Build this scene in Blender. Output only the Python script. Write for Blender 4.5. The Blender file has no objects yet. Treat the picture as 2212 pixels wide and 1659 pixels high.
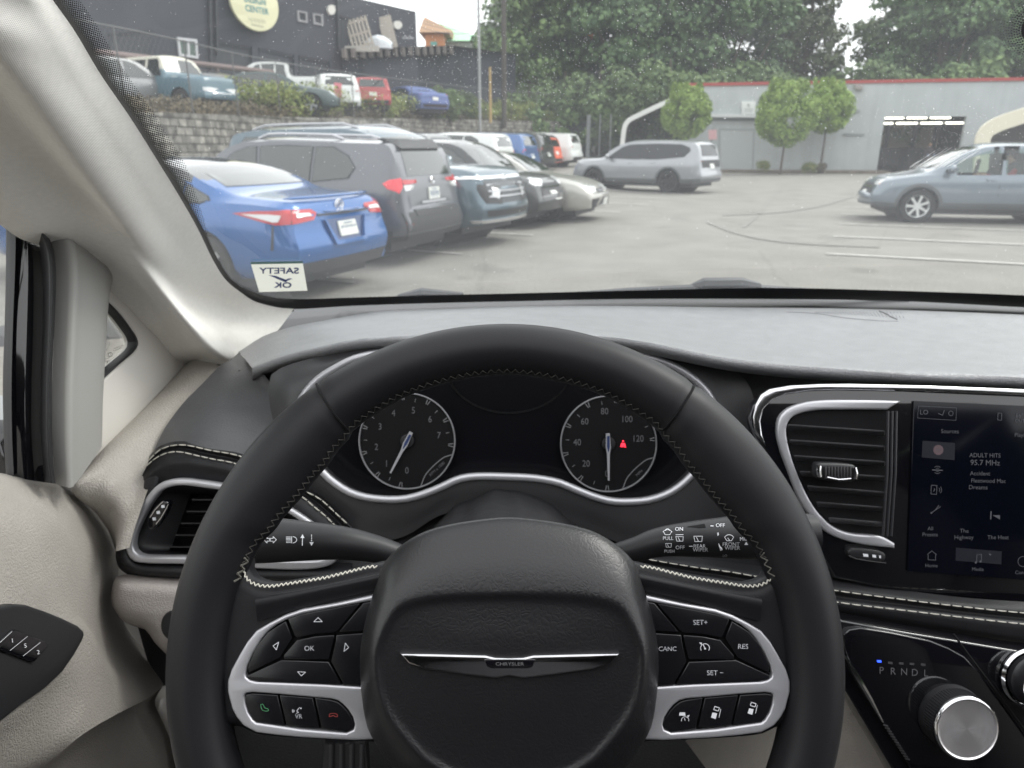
import bpy, bmesh, math, random
from mathutils import Vector, Matrix, geometry
from mathutils.bvhtree import BVHTree
random.seed(7)
rad = math.radians
S = bpy.context.scene
COL = S.collection
# ---------------------------------------------------------------- camera
FPX, CX, CY = 1536.0, 1106.0, 829.5
PITCH = rad(18.5)
CAM = Vector((0, 0, 1.55))
FW = Vector((0, math.cos(PITCH), -math.sin(PITCH)))
UP = Vector((0, math.sin(PITCH), math.cos(PITCH)))
RT = Vector((1, 0, 0))
cd = bpy.data.cameras.new("camera")
cam = bpy.data.objects.new("camera", cd)
COL.objects.link(cam)
cam.location = CAM
cam.rotation_euler = (math.pi / 2 - PITCH, 0, 0)
cd.sensor_width = 36.0
cd.lens = 36.0 * FPX / 2212.0
cd.clip_start = 0.02
cd.clip_end = 1500
cd.dof.use_dof = True
cd.dof.focus_distance = 0.47
cd.dof.aperture_fstop = 14.0
S.camera = cam
# ---------------------------------------------------------------- light
SUN_EL, SUN_AZ = rad(48), rad(68)
w = bpy.data.worlds.new("World"); S.world = w; w.use_nodes = True
nt = w.node_tree
bg = nt.nodes["Background"]
sky = nt.nodes.new("ShaderNodeTexSky"); sky.sky_type = 'NISHITA'; sky.sun_disc = False
sky.sun_elevation = SUN_EL; sky.sun_rotation = SUN_AZ
sky.dust_density = 4.0; sky.air_density = 1.0
hs = nt.nodes.new("ShaderNodeHueSaturation"); hs.inputs['Saturation'].default_value = 0.12
mxw = nt.nodes.new("ShaderNodeMix"); mxw.data_type = 'RGBA'; mxw.inputs[0].default_value = 0.75
mxw.inputs[7].default_value = (16.1, 16.2, 16.4, 1)      # even cloud layer
nt.links.new(sky.outputs[0], hs.inputs['Color'])
nt.links.new(hs.outputs[0], mxw.inputs[6])
nt.links.new(mxw.outputs[2], bg.inputs['Color'])
bg.inputs['Strength'].default_value = 0.12
ld = bpy.data.lights.new("sun", 'SUN'); ld.energy = 1.4; ld.angle = rad(22); ld.color = (1, .97, .92)
sun = bpy.data.objects.new("sun", ld); COL.objects.link(sun)
sd = Vector((math.sin(SUN_AZ) * math.cos(SUN_EL), math.cos(SUN_AZ) * math.cos(SUN_EL), math.sin(SUN_EL)))
sun.rotation_euler = sd.to_track_quat('Z', 'Y').to_euler()
S.view_settings.view_transform = 'Standard'
S.view_settings.look = 'None'
S.view_settings.gamma = 1.0
S.view_settings.exposure = 0.40
S.cycles.use_denoising = True
try:
    S.cycles.denoiser = 'OPENIMAGEDENOISE'
except Exception:
    pass
S.cycles.max_bounces = 10
S.cycles.diffuse_bounces = 4
S.cycles.glossy_bounces = 4
S.cycles.transparent_max_bounces = 16
S.cycles.sample_clamp_indirect = 6.0
# ---------------------------------------------------------------- helpers
def W(px, py, d):
    return CAM + d * (RT * ((px - CX) / FPX) + UP * ((CY - py) / FPX) + FW)
def ray(px, py):
    return (RT * ((px - CX) / FPX) + UP * ((CY - py) / FPX) + FW)
def hit(px, py, P, n):
    r = ray(px, py)
    return CAM + r * ((P - CAM).dot(n) / r.dot(n))
def XH(px, py, x):
    return hit(px, py, Vector((x, 0, 0)), RT)
def G(px, py, z=0.0):
    return hit(px, py, Vector((0, 0, z)), Vector((0, 0, 1)))
def cr(pts, n, closed=False):
    """even samples along a smooth curve through pts (any dimension)"""
    P = [tuple(p) for p in pts]
    if closed: P = P + [P[0]]
    m = len(P); dim = len(P[0])
    L = [0.0]
    for a, b in zip(P, P[1:]):
        L.append(L[-1] + max(1e-9, math.sqrt(sum((x - y) ** 2 for x, y in zip(a, b)))))
    T = []
    for i in range(m):
        if closed and i in (0, m - 1):
            a, b = P[m - 2], P[1]; dl = (L[m - 1] - L[m - 2]) + (L[1] - L[0])
        else:
            i0, i1 = max(0, i - 1), min(m - 1, i + 1)
            a, b = P[i0], P[i1]; dl = L[i1] - L[i0]
        T.append([(y - x) / dl for x, y in zip(a, b)])
    out = []
    cnt = n if closed else n - 1
    for k in range(n):
        s = L[-1] * k / cnt
        i = 0
        while i < m - 2 and L[i + 1] < s: i += 1
        h = L[i + 1] - L[i]; t = (s - L[i]) / h
        h00 = 2*t**3 - 3*t**2 + 1; h10 = t**3 - 2*t**2 + t; h01 = -2*t**3 + 3*t**2; h11 = t**3 - t**2
        out.append(tuple(h00*P[i][j] + h10*h*T[i][j] + h01*P[i+1][j] + h11*h*T[i+1][j] for j in range(dim)))
    return out
def mk(name, verts, faces, mat=None, parent=None, ang=35, mats=None, mi=None):
    me = bpy.data.meshes.new(name)
    me.from_pydata([tuple(v) for v in verts], [], faces)
    me.validate(); me.update()
    for m in (mats or [mat]):
        me.materials.append(m)
    if mi:
        for p, k in zip(me.polygons, mi): p.material_index = k
    me.polygons.foreach_set('use_smooth', [ang > 0] * len(me.polygons))
    if ang > 0 and ang < 180: me.set_sharp_from_angle(angle=rad(ang))
    o = bpy.data.objects.new(name, me); COL.objects.link(o)
    if parent is not None: o.parent = parent
    return o
def tag(o, label=None, cat=None, group=None, kind=None):
    if label: o['label'] = label
    if cat: o['category'] = cat
    if group: o['group'] = group
    if kind: o['kind'] = kind
    return o
def empty(name, loc=(0, 0, 0), rz=0, parent=None):
    o = bpy.data.objects.new(name, None); COL.objects.link(o)
    o.empty_display_size = .2
    o.location = loc; o.rotation_euler = (0, 0, rz)
    if parent is not None: o.parent = parent
    return o
def grid_faces(nu, nv, closed_u=False, flip=False, base=0):
    f = []
    for j in range(nv - 1):
        for i in range(nu if closed_u else nu - 1):
            a = base + j*nu + i; b = base + j*nu + (i+1) % nu
            c = base + (j+1)*nu + (i+1) % nu; d = base + (j+1)*nu + i
            f.append((a, d, c, b) if flip else (a, b, c, d))
    return f
def loft(name, rows, nu, nv, mat, parent=None, closed=False, ang=60, flip=False, conv=None):
    """rows of (px,py,d) or Vectors -> smooth sheet"""
    R = []
    for r in rows:
        pts = [W(*p) if not isinstance(p, Vector) else p for p in r]
        R.append(cr(pts, nu, closed))
    cols = []
    for i in range(nu):
        cols.append(cr([r[i] for r in R], nv))
    V = [cols[i][j] for j in range(nv) for i in range(nu)]
    return mk(name, V, grid_faces(nu, nv, closed, flip), mat, parent, ang)
def tube_data(pts, radii, n=10, caps=True, flat=1.0):
    P = [Vector(p) for p in pts]
    V = []; Fc = []
    prev = None
    for i, p in enumerate(P):
        t = (P[min(i+1, len(P)-1)] - P[max(i-1, 0)]).normalized()
        if prev is None:
            a = t.orthogonal().normalized()
        else:
            a = (prev - t * prev.dot(t)).normalized()
        prev = a
        b = t.cross(a)
        r = radii[i] if isinstance(radii, (list, tuple)) else radii
        for k in range(n):
            q = 2*math.pi*k/n
            V.append(p + a*math.cos(q)*r + b*math.sin(q)*r*flat)
    Fc = grid_faces(n, len(P), True)
    if caps:
        Fc.append(tuple(range(n))[::-1]); Fc.append(tuple(range((len(P)-1)*n, len(P)*n)))
    return V, Fc
def tube(name, pts, r, mat, parent=None, n=10, ang=50, flat=1.0):
    V, Fc = tube_data(pts, r, n, True, flat)
    return mk(name, V, Fc, mat, parent, ang)
class MB:
    def __init__(s): s.v = []; s.f = []; s.m = []
    def add(s, V, Fc, m=0):
        b = len(s.v); s.v += [Vector(v) for v in V]
        s.f += [tuple(b + i for i in f) for f in Fc]; s.m += [m]*len(Fc)
    def box(s, c, sz, M=None, m=0):
        c = Vector(c); x, y, z = [q/2 for q in sz]
        V = [Vector((a*x, b*y, e*z)) for a in (-1, 1) for b in (-1, 1) for e in (-1, 1)]
        V = [(M @ v if M else v) + c for v in V]
        s.add(V, [(0,1,3,2),(4,6,7,5),(0,4,5,1),(2,3,7,6),(0,2,6,4),(1,5,7,3)], m)
    def tube(s, pts, r, n=8, m=0): s.add(*tube_data(pts, r, n), m)
    def cyl(s, a, b, r, n=16, m=0, r2=None): s.add(*tube_data([a, b], [r, r if r2 is None else r2], n), m)
    def build(s, name, mat, parent=None, ang=35, bev=0):
        mats = mat if isinstance(mat, (list, tuple)) else [mat]
        o = mk(name, s.v, s.f, None, parent, ang, mats=mats, mi=s.m)
        if bev:
            mo = o.modifiers.new("bevel", 'BEVEL'); mo.width = bev; mo.segments = 2; mo.limit_method = 'ANGLE'
        return o
# ---------------------------------------------------------------- materials
MC = {}
def mat(name, col=(.5,.5,.5), rough=.5, metal=0, spec=.5, coat=0, bump=None, emis=None, es=1, var=None, mix2=None):
    if name in MC: return MC[name]
    m = bpy.data.materials.new(name); m.use_nodes = True
    t = m.node_tree; N = t.nodes; Lk = t.links
    p = N['Principled BSDF']
    p.inputs['Base Color'].default_value = (*col, 1)
    p.inputs['Roughness'].default_value = rough
    p.inputs['Metallic'].default_value = metal
    p.inputs['Specular IOR Level'].default_value = spec
    p.inputs['Coat Weight'].default_value = coat
    p.inputs['Coat Roughness'].default_value = .04
    if emis: 
        p.inputs['Emission Color'].default_value = (*emis, 1); p.inputs['Emission Strength'].default_value = es
    tc = N.new('ShaderNodeTexCoord')
    if var:   # (scale, amount, detail)
        nz = N.new('ShaderNodeTexNoise'); nz.inputs['Scale'].default_value = var[0]; nz.inputs['Detail'].default_value = var[2] if len(var) > 2 else 4
        Lk.new(tc.outputs['Object'], nz.inputs['Vector'])
        mr = N.new('ShaderNodeMapRange'); mr.inputs[1].default_value = .3; mr.inputs[2].default_value = .7
        mr.inputs[3].default_value = 1 - var[1]; mr.inputs[4].default_value = 1 + var[1]
        Lk.new(nz.outputs[0], mr.inputs[0])
        mx = N.new('ShaderNodeMix'); mx.data_type = 'RGBA'; mx.blend_type = 'MULTIPLY'; mx.inputs[0].default_value = 1
        mx.inputs[6].default_value = (*col, 1)
        Lk.new(mr.outputs[0], mx.inputs[7])
        Lk.new(mx.outputs[2], p.inputs['Base Color'])
    if bump:  # (kind, scale, strength, distance)
        kind, sc, st, dist = bump
        b = N.new('ShaderNodeBump'); b.inputs['Strength'].default_value = st; b.inputs['Distance'].default_value = dist
        if kind == 'leather':
            v = N.new('ShaderNodeTexVoronoi'); v.feature = 'DISTANCE_TO_EDGE'; v.inputs['Scale'].default_value = sc
            n2 = N.new('ShaderNodeTexNoise'); n2.inputs['Scale'].default_value = sc*.35
            ad = N.new('ShaderNodeMixRGB'); ad.inputs[0].default_value = .012
            Lk.new(tc.outputs['Object'], n2.inputs['Vector'])
            Lk.new(tc.outputs['Object'], ad.inputs[1]); Lk.new(n2.outputs['Color'], ad.inputs[2])
            Lk.new(ad.outputs[0], v.inputs['Vector'])
            cl = N.new('ShaderNodeMapRange'); cl.inputs[1].default_value = 0; cl.inputs[2].default_value = .25
            Lk.new(v.outputs['Distance'], cl.inputs[0])
            Lk.new(cl.outputs[0], b.inputs['Height'])
        elif kind == 'weave':
            wv = N.new('ShaderNodeTexWave'); wv.inputs['Scale'].default_value = sc; wv.bands_direction = 'Z'
            w2 = N.new('ShaderNodeTexWave'); w2.inputs['Scale'].default_value = sc; w2.bands_direction = 'DIAGONAL'
            Lk.new(tc.outputs['Object'], wv.inputs['Vector']); Lk.new(tc.outputs['Object'], w2.inputs['Vector'])
            a = N.new('ShaderNodeMath'); a.operation = 'ADD'
            Lk.new(wv.outputs['Fac'], a.inputs[0]); Lk.new(w2.outputs['Fac'], a.inputs[1])
            Lk.new(a.outputs[0], b.inputs['Height'])
        else:
            nz = N.new('ShaderNodeTexNoise'); nz.inputs['Scale'].default_value = sc; nz.inputs['Detail'].default_value = 3
            Lk.new(tc.outputs['Object'], nz.inputs['Vector']); Lk.new(nz.outputs[0], b.inputs['Height'])
        Lk.new(b.outputs[0], p.inputs['Normal'])
    MC[name] = m
    return m
def glass(name, tint=(.9,.95,.93), refl=1.0, film=0.0, filmcol=(.8,.8,.8), ior=1.5):
    if name in MC: return MC[name]
    m = bpy.data.materials.new(name); m.use_nodes = True
    t = m.node_tree; N = t.nodes; Lk = t.links
    for n in list(N): N.remove(n)
    out = N.new('ShaderNodeOutputMaterial')
    tr = N.new('ShaderNodeBsdfTransparent'); tr.inputs[0].default_value = (*tint, 1)
    gl = N.new('ShaderNodeBsdfGlossy'); gl.inputs['Roughness'].default_value = 0.02
    fr = N.new('ShaderNodeFresnel'); fr.inputs['IOR'].default_value = ior
    mu = N.new('ShaderNodeMath'); mu.operation = 'MULTIPLY'; mu.inputs[1].default_value = refl
    mx = N.new('ShaderNodeMixShader')
    Lk.new(fr.outputs[0], mu.inputs[0]); Lk.new(mu.outputs[0], mx.inputs[0])
    Lk.new(tr.outputs[0], mx.inputs[1]); Lk.new(gl.outputs[0], mx.inputs[2])
    last = mx
    if film > 0:
        di = N.new('ShaderNodeBsdfTranslucent'); di.inputs[0].default_value = (*filmcol, 1)
        tc = N.new('ShaderNodeTexCoord'); nz = N.new('ShaderNodeTexNoise'); nz.inputs['Scale'].default_value = 5; nz.inputs['Detail'].default_value = 6
        Lk.new(tc.outputs['Object'], nz.inputs['Vector'])
        mr = N.new('ShaderNodeMapRange'); mr.inputs[1].default_value = .3; mr.inputs[2].default_value = .7
        mr.inputs[3].default_value = film*.7; mr.inputs[4].default_value = film*1.3
        Lk.new(nz.outputs[0], mr.inputs[0])
        m2 = N.new('ShaderNodeMixShader'); Lk.new(mr.outputs[0], m2.inputs[0])
        Lk.new(mx.outputs[0], m2.inputs[1]); Lk.new(di.outputs[0], m2.inputs[2]); last = m2
    Lk.new(last.outputs[0], out.inputs[0])
    MC[name] = m
    return m
# ---------------------------------------------------------------- flat plates in a frame
class Frame:
    def __init__(s, O, u, v):
        s.O, s.u, s.v = Vector(O), Vector(u).normalized(), Vector(v).normalized()
        s.w = s.u.cross(s.v).normalized()
    def to3(s, p, h=0): return s.O + s.u*p[0] + s.v*p[1] + s.w*h
    def at(s, h): 
        return Frame(s.O + s.w*h, s.u, s.v)
    def px(s, px, py, h=0):
        P = hit(px, py, s.O + s.w*h, s.w); r = P - s.O
        return (r.dot(s.u), r.dot(s.v))
def camframe(d): return Frame(CAM + FW*d, RT, UP)
def sidef(x): return Frame((x, 0, 1.2), (0, 1, 0), (0, 0, 1))   # plane facing +x, seen from the cabin
def plate2(name, loops2, fr, thick, mat_, parent=None, bev=0.0, res=2, ang=40):
    """2-D loops (in frame units) -> solid plate; its front face lies in the frame plane"""
    cu = bpy.data.curves.new(name, 'CURVE'); cu.dimensions = '2D'; cu.fill_mode = 'BOTH'
    for lp in loops2:
        if sum(a[0]*b[1] - b[0]*a[1] for a, b in zip(lp, lp[1:] + lp[:1])) < 0: lp = lp[::-1]
        sp = cu.splines.new('POLY'); sp.points.add(len(lp) - 1)
        for q, p in zip(sp.points, lp): q.co = (p[0], p[1], 0, 1)
        sp.use_cyclic_u = True
    cu.extrude = max(1e-5, thick/2 - bev); cu.bevel_depth = bev; cu.bevel_resolution = res; cu.offset = -bev
    ob = bpy.data.objects.new(name, cu)
    me = bpy.data.meshes.new_from_object(ob)
    V = [fr.to3((v.co.x, v.co.y), v.co.z - thick/2) for v in me.vertices]
    Fc = [tuple(p.vertices) for p in me.polygons]
    bpy.data.objects.remove(ob); bpy.data.curves.remove(cu); bpy.data.meshes.remove(me)
    o = mk(name, V, Fc, mat_, parent, ang)
    bm = bmesh.new(); bm.from_mesh(o.data)
    bmesh.ops.remove_doubles(bm, verts=bm.verts, dist=1e-6)
    bm.to_mesh(o.data); bm.free(); o.data.set_sharp_from_angle(angle=rad(ang))
    return o
def plate(name, loops, fr, thick, mat_, parent=None, bev=0.0, sm=0, h=0.0, res=2, ang=40, inset=0):
    """loops in picture pixels, cast onto the frame plane raised by h"""
    f2 = fr.at(h); L2 = []
    for lp in loops:
        if sm: lp = cr(lp, sm, True)
        q = [f2.px(*p) for p in lp]
        L2.append(q)
    return plate2(name, L2, f2, thick, mat_, parent, bev, res, ang)
# ---------------------------------------------------------------- marks (lettering and symbols)
_txt = {}
def text2(s, bold=False):
    if s in _txt: return _txt[s]
    cu = bpy.data.curves.new('t', 'FONT'); cu.body = s; cu.align_x = 'CENTER'; cu.align_y = 'CENTER'; cu.size = 1.0
    cu.resolution_u = 3
    ob = bpy.data.objects.new('t', cu)
    me = bpy.data.meshes.new_from_object(ob)
    V = [(v.co.x, v.co.y) for v in me.vertices]; Fc = [tuple(p.vertices) for p in me.polygons]
    bpy.data.objects.remove(ob); bpy.data.curves.remove(cu); bpy.data.meshes.remove(me)
    _txt[s] = (V, Fc); return _txt[s]
class Marks:
    """collects 2-D shapes in picture pixels (y down) or in any flat units"""
    def __init__(s, yup=False): s.v = []; s.f = []; s.sy = 1 if yup else -1
    def text(s, t, x, y, h, rot=0, sx=1.0, mirror=False, bold=0):
        V, Fc = text2(t)
        c, n = math.cos(rad(rot)), math.sin(rad(rot)); k = h/0.7
        offs = [(0, 0)] if not bold else [(0, 0), (bold, 0), (0, bold), (bold, bold)]
        for ox, oy in offs:
            b = len(s.v)
            for (a, e) in V:
                a2 = a*k*sx*(-1 if mirror else 1); e2 = e*k
                s.v.append((x + ox + a2*c - e2*n, y + oy + s.sy*(a2*n + e2*c)))
            s.f += [tuple(b+i for i in f) for f in Fc]
    def poly(s, pts):
        b = len(s.v); s.v += list(pts); 
        tri = geometry.tessellate_polygon([[Vector((p[0], p[1], 0)) for p in pts]])
        s.f += [tuple(b+i for i in t) for t in tri]
    def line(s, pts, w, closed=False):
        P = [Vector((p[0], p[1])) for p in pts]
        if closed: P = P + [P[0]]
        for a, b_ in zip(P, P[1:]):
            d = b_ - a
            if d.length < 1e-9: continue
            n = Vector((-d.y, d.x)).normalized()*w/2; e = d.normalized()*w*.25
            b = len(s.v); s.v += [tuple(a-n-e), tuple(b_-n+e), tuple(b_+n+e), tuple(a+n-e)]; s.f.append((b, b+1, b+2, b+3))
    def arc(s, cx, cy, r, a0, a1, w, n=14, ry=None):
        s.line([(cx + r*math.cos(rad(a0+(a1-a0)*i/n)), cy + s.sy*(ry or r)*math.sin(rad(a0+(a1-a0)*i/n))) for i in range(n+1)], w)
    def disc(s, cx, cy, r, ry=None, n=14):
        s.poly([(cx + r*math.cos(2*math.pi*i/n), cy + (ry or r)*math.sin(2*math.pi*i/n)) for i in range(n)])
    def on_frame(s, name, fr, h, mat_, parent=None):
        f2 = fr.at(h)
        return mk(name, [f2.to3(f2.px(*p)) for p in s.v], s.f, mat_, parent, 0)
    def local(s, name, fr, h, mat_, parent=None):
        return mk(name, [fr.to3(p, h) for p in s.v], s.f, mat_, parent, 0)
    def on_mesh(s, name, target, mat_, parent=None, off=.0004):
        me = target.data
        bvh = BVHTree.FromPolygons([v.co for v in me.vertices], [tuple(p.vertices) for p in me.polygons])
        V = []; bad = set()
        for k, p in enumerate(s.v):
            r = ray(*p).normalized()
            loc, n, i, dd = bvh.ray_cast(CAM, r)
            if loc is None: loc = CAM + r*.5; bad.add(k)
            V.append(loc - r*off)
        F2 = [f for f in s.f if not any(q in bad for q in f) and max((V[f[0]]-V[q]).length for q in f) < .05]
        return mk(name, V, F2, mat_, parent, 0)
def bvh_of(o):
    me = o.data
    return BVHTree.FromPolygons([v.co for v in me.vertices], [tuple(p.vertices) for p in me.polygons])
def stitch(name, pts, mat_, parent, L=.0065, gap=.002, r=.0006, slant=0, closed=False):
    """a run of short thread stitches along 3-D points"""
    n = 400
    P = [Vector(p) for p in cr([tuple(p) for p in pts], n)]
    mb = MB(); acc = 0; start = P[0]; on = True; seg = [P[0]]
    for a, b in zip(P, P[1:]):
        acc += (b-a).length; 
        if on: seg.append(b)
        if on and acc >= L:
            mid = (seg[0] + seg[-1])/2
            mb.tube([seg[0], mid - FW*r*.8, seg[-1]], [r*.7, r, r*.7], 5)
            on = False; acc = 0
        elif not on and acc >= gap:
            on = True; acc = 0; seg = [b]
    return mb.build(name, mat_, parent)
# ================================================================ THE MINIVAN WE SIT IN
LE = mat('black_leather', (.014,.014,.016), .5, spec=.32, bump=('leather', 420, .2, .0004), var=(60,.12))
LEs = mat('smooth_black_leather', (.012,.012,.014), .46, spec=.28, bump=('noise', 900, .10, .0003))
LEB = mat('beige_leather', (.37,.345,.315), .5, spec=.35, bump=('leather', 300, .4, .0009), var=(25,.05))
FAB = mat('pillar_fabric', (.86,.84,.80), .85, spec=.15, bump=('weave', 330, .22, .0004), var=(200,.03))
PLP = mat('post_plastic_shaded', (.335,.33,.315), .55, spec=.3)  # darker than the other beige trim, to carry the post's shade
PLB = mat('beige_plastic', (.63,.605,.565), .5, spec=.35, bump=('noise', 700, .1, .0003))
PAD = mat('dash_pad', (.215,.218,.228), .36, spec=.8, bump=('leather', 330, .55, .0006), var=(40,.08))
PLG = mat('grey_plastic', (.035,.034,.037), .5, spec=.5, bump=('noise', 900, .08, .0003))
PLD = mat('dark_plastic', (.016,.016,.018), .45, spec=.4)
BLK = mat('black_void', (.006,.006,.007), .8, spec=.2)
GLB = mat('gloss_black', (.006,.006,.008), .06, spec=.6, coat=.5, bump=('noise', 30, .02, .0005))
SAT = mat('satin_silver', (.52,.52,.55), .36, metal=.6)
CHR = mat('chrome', (.75,.75,.77), .08, metal=1)
RUB = mat('rubber', (.022,.022,.024), .5, spec=.4, bump=('noise', 400, .1, .0003))
THR = mat('cream_thread', (.55,.53,.47), .8)
THD = mat('grey_thread', (.05,.048,.044), .8)
WHT = mat('white_print', (.75,.76,.80), .6)
DIM = mat('dim_display_print', (.02,.02,.022), .6, emis=(.105,.11,.13), es=.35)
BTN = mat('button_black', (.008,.008,.010), .22, spec=.5)
van = tag(empty('minivan'), 'minivan interior we look out of, black and beige trim with a steering wheel', 'minivan')

# ---- windshield (curved, raked 30 degrees)
WSK = .15
def ws_pt(x, s):
    y = 1.135 - WSK*(x - .37)**2 - s*math.cos(rad(30)); z = 1.306 + s*math.sin(rad(30))
    return Vector((x, y, z))
def ws_d(px, py):
    r = ray(px, py); d = .8
    for _ in range(40):
        P = CAM + r*d
        n = Vector((0, math.sin(rad(30)), math.cos(rad(30))))
        f = (P - ws_pt(P.x, 0)).dot(n)
        d -= f / max(.2, r.dot(n))
    return d
def WS(px, py, k=1.0): return CAM + ray(px, py)*(ws_d(px, py)*k)
GLW = glass('windshield_glass', (.93,.955,.945), .5, film=.046, filmcol=(.80,.84,.88))
nx, ns = 30, 14
V = [ws_pt(-.72 + 2.18*i/(nx-1), -.06 + .84*j/(ns-1)) for j in range(ns) for i in range(nx)]
wsh = mk('windshield', V, grid_faces(nx, ns), GLW, van, 180)
# frit band and dots (black ceramic print on the glass)
FRT = mat('frit', (.012,.012,.014), .5)
EDGE = [(60,-80),(114,0),(160,65),(217,160),(282,255),(345,355),(382,415),(425,490),(462,565),(490,607),(525,635),(553,652),(590,660),(635,665)]
ed = cr(EDGE, 220)
mb = MB()
for i, (x, y) in enumerate(ed[:-1]):
    tx, ty = ed[i+1][0]-x, ed[i+1][1]-y; l = math.hypot(tx, ty); nxn, nyn = -ty/l*-1, tx/l*-1
    nxn, nyn = ty/l, -tx/l
    wdt = 46 if y < 380 else max(7, 46 - (y-380)*.27)
    # solid strip under the trim, then shrinking dots
    base = 10
    a, b = (x-8*nxn, y-8*nyn), (x+base*nxn, y+base*nyn)
    x2, y2 = ed[i+1]; a2, b2 = (x2-8*nxn, y2-8*nyn), (x2+base*nxn, y2+base*nyn)
    mb.add([WS(*a, .997), WS(*b, .997), WS(*b2, .997), WS(*a2, .997)], [(0,1,2,3)])
dots = cr(EDGE, 300)
for i, (x, y) in enumerate(dots[:-1]):
    tx, ty = dots[i+1][0]-x, dots[i+1][1]-y; l = math.hypot(tx, ty); nxn, nyn = ty/l, -tx/l
    tx /= l; ty /= l
    wdt = 48 if y < 380 else max(8, 48 - (y-380)*.25)
    k = 0; off = 10 + (3 if i % 2 else 0)
    while off < wdt:
        r = 2.7*(1 - .62*off/wdt)
        cx, cy = x + nxn*off, y + nyn*off
        P = [WS(cx + tx*r*1.1*c + nxn*r*1.25*s_, cy + ty*r*1.1*c + nyn*r*1.25*s_, .997) for c, s_ in ((1,0),(.5,.87),(-.5,.87),(-1,0),(-.5,-.87),(.5,-.87))]
        mb.add(P, [(0,1,2,3,4,5)])
        off += 6.0
mb.build('frit_band', FRT, wsh, ang=0)
# lower black band and cowl line
LOW = [(553,646),(590,660),(635,665),(753,658),(928,652),(1106,648),(1356,643),(1659,643),(1934,647),(2212,661),(2420,672),(2900,712)]
UPB = [(480,600),(575,640),(640,646),(753,643),(928,638),(1106,634),(1356,628),(1659,622),(1934,628),(2212,638),(2420,650),(2900,688)]
loft('lower_frit', [[WS(x, y, .996) for x, y in UPB], [WS(x, y+3, .996) for x, y in LOW]], 80, 3, FRT, wsh)
mb = MB()
for i in range(240):                      # fine dotted edge above the band
    u = i/240; p = cr(UPB, 241)[i] if i == 0 else None
upb = cr(UPB, 260)
for i, (x, y) in enumerate(upb):
    if x < 560: continue
    for r_, dy in ((.9, -1.2),):
        P = [WS(x + (2 if dy < -4 else 0) + r_*c, y + dy + r_*s_, .997) for c, s_ in ((1,0),(0,1),(-1,0),(0,-1))]
        mb.add(P, [(0,1,2,3)])
mb.build('frit_dots', FRT, wsh, ang=0)
# mirror-mount frit and camera housing at the upper right
mb = MB()
cxm, cym = 2248, 66
for ring in range(11):
    r = 44 + ring*6.2; n = int(2*math.pi*r/7.2); dr = 2.7*(1 - ring/12.5)
    for k in range(n):
        q = 2*math.pi*(k + .5*(ring % 2))/n
        x, y = cxm + r*math.cos(q)*.92, cym + r*math.sin(q)*.82
        if x > 2330 or y < -60: continue
        mb.add([WS(x + dr*c, y + dr*s_*.8, .997) for c, s_ in ((1,0),(.5,.87),(-.5,.87),(-1,0),(-.5,-.87),(.5,-.87))], [(0,1,2,3,4,5)])
mb.add([WS(cxm + 42*math.cos(2*math.pi*k/30), cym + 36*math.sin(2*math.pi*k/30), .996) for k in range(30)], [tuple(range(30))])
mb.build('mirror_frit', FRT, wsh, ang=0)
mb = MB()
hp = [WS(cxm + 8 + 36*math.cos(2*math.pi*k/20), cym + 2 + 34*math.sin(2*math.pi*k/20), .99) for k in range(20)]
hq = [p - FW*.03 + Vector((0, 0, -.004)) for p in hp]
cen = sum(hq, Vector())/20
hq = [cen + (p-cen)*.8 for p in hq]
mb.add(hp + hq, [(i, (i+1) % 20, 20 + (i+1) % 20, 20 + i) for i in range(20)] + [tuple(range(20, 40))])
mb.build('mirror_mount', PLD, van)
# dust specks on the glass
DST = mat('dust', (.85,.86,.86), .9)
def translucent(m_, col_):
    t = m_.node_tree; tr_ = t.nodes.new('ShaderNodeBsdfTranslucent'); tr_.inputs[0].default_value = (*col_, 1); ad = t.nodes.new('ShaderNodeAddShader')
    t.links.new(t.nodes['Principled BSDF'].outputs[0], ad.inputs[0]); t.links.new(tr_.outputs[0], ad.inputs[1]); t.links.new(ad.outputs[0], t.nodes['Material Output'].inputs[0])
translucent(DST, (.36,.36,.36))
mb = MB(); rnd = random.Random(5)
for k in range(3600):
    x = rnd.uniform(150, 2230); y = rnd.uniform(-5, 640)
    if rnd.random() < .6:
        gx_, gy_, gs_ = rnd.choice(((1300,110,130),(1500,60,150),(980,130,90),(1900,120,160),(1150,160,80),(1700,90,200),(800,90,120),(2060,290,70)))
        x = rnd.gauss(gx_, gs_); y = abs(rnd.gauss(gy_, gs_*.55))
    if x < 130 + y*.72: continue
    if y > 400 and rnd.random() < .75: continue
    s_ = rnd.uniform(.20, .52) if rnd.random() < .965 else rnd.uniform(.5, 1.0)
    a = rnd.uniform(0, 3.14); e = rnd.uniform(1, 2.1)
    c, n = math.cos(a), math.sin(a)
    mb.add([WS(x + (c*u*e - n*v)*s_, y + (n*u*e + c*v)*s_, .998) for u, v in ((-1,-.6),(0,-1),(1,-.5),(.8,.6),(0,1),(-.9,.5))], [(0,1,2,3,4,5)])
tag(mb.build('dust', DST, wsh, ang=0), kind='stuff')
mb = MB()                                 # wiper smears above the crossover
for k in range(60):
    x0 = rnd.uniform(1960, 2080); y0 = 365 - (x0-1960)*.1 + rnd.uniform(-8, 6)
    l = rnd.uniform(15, 60); 
    x1, y1 = x0 + l, y0 - l*rnd.uniform(.55, .72); w_ = rnd.uniform(.08, .2)
    mb.add([WS(x0, y0-w_, .998), WS(x1, y1-w_, .998), WS(x1, y1+w_, .998), WS(x0, y0+w_, .998)], [(0,1,2,3)])
mb.build('smear', DST, wsh, ang=0)
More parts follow.
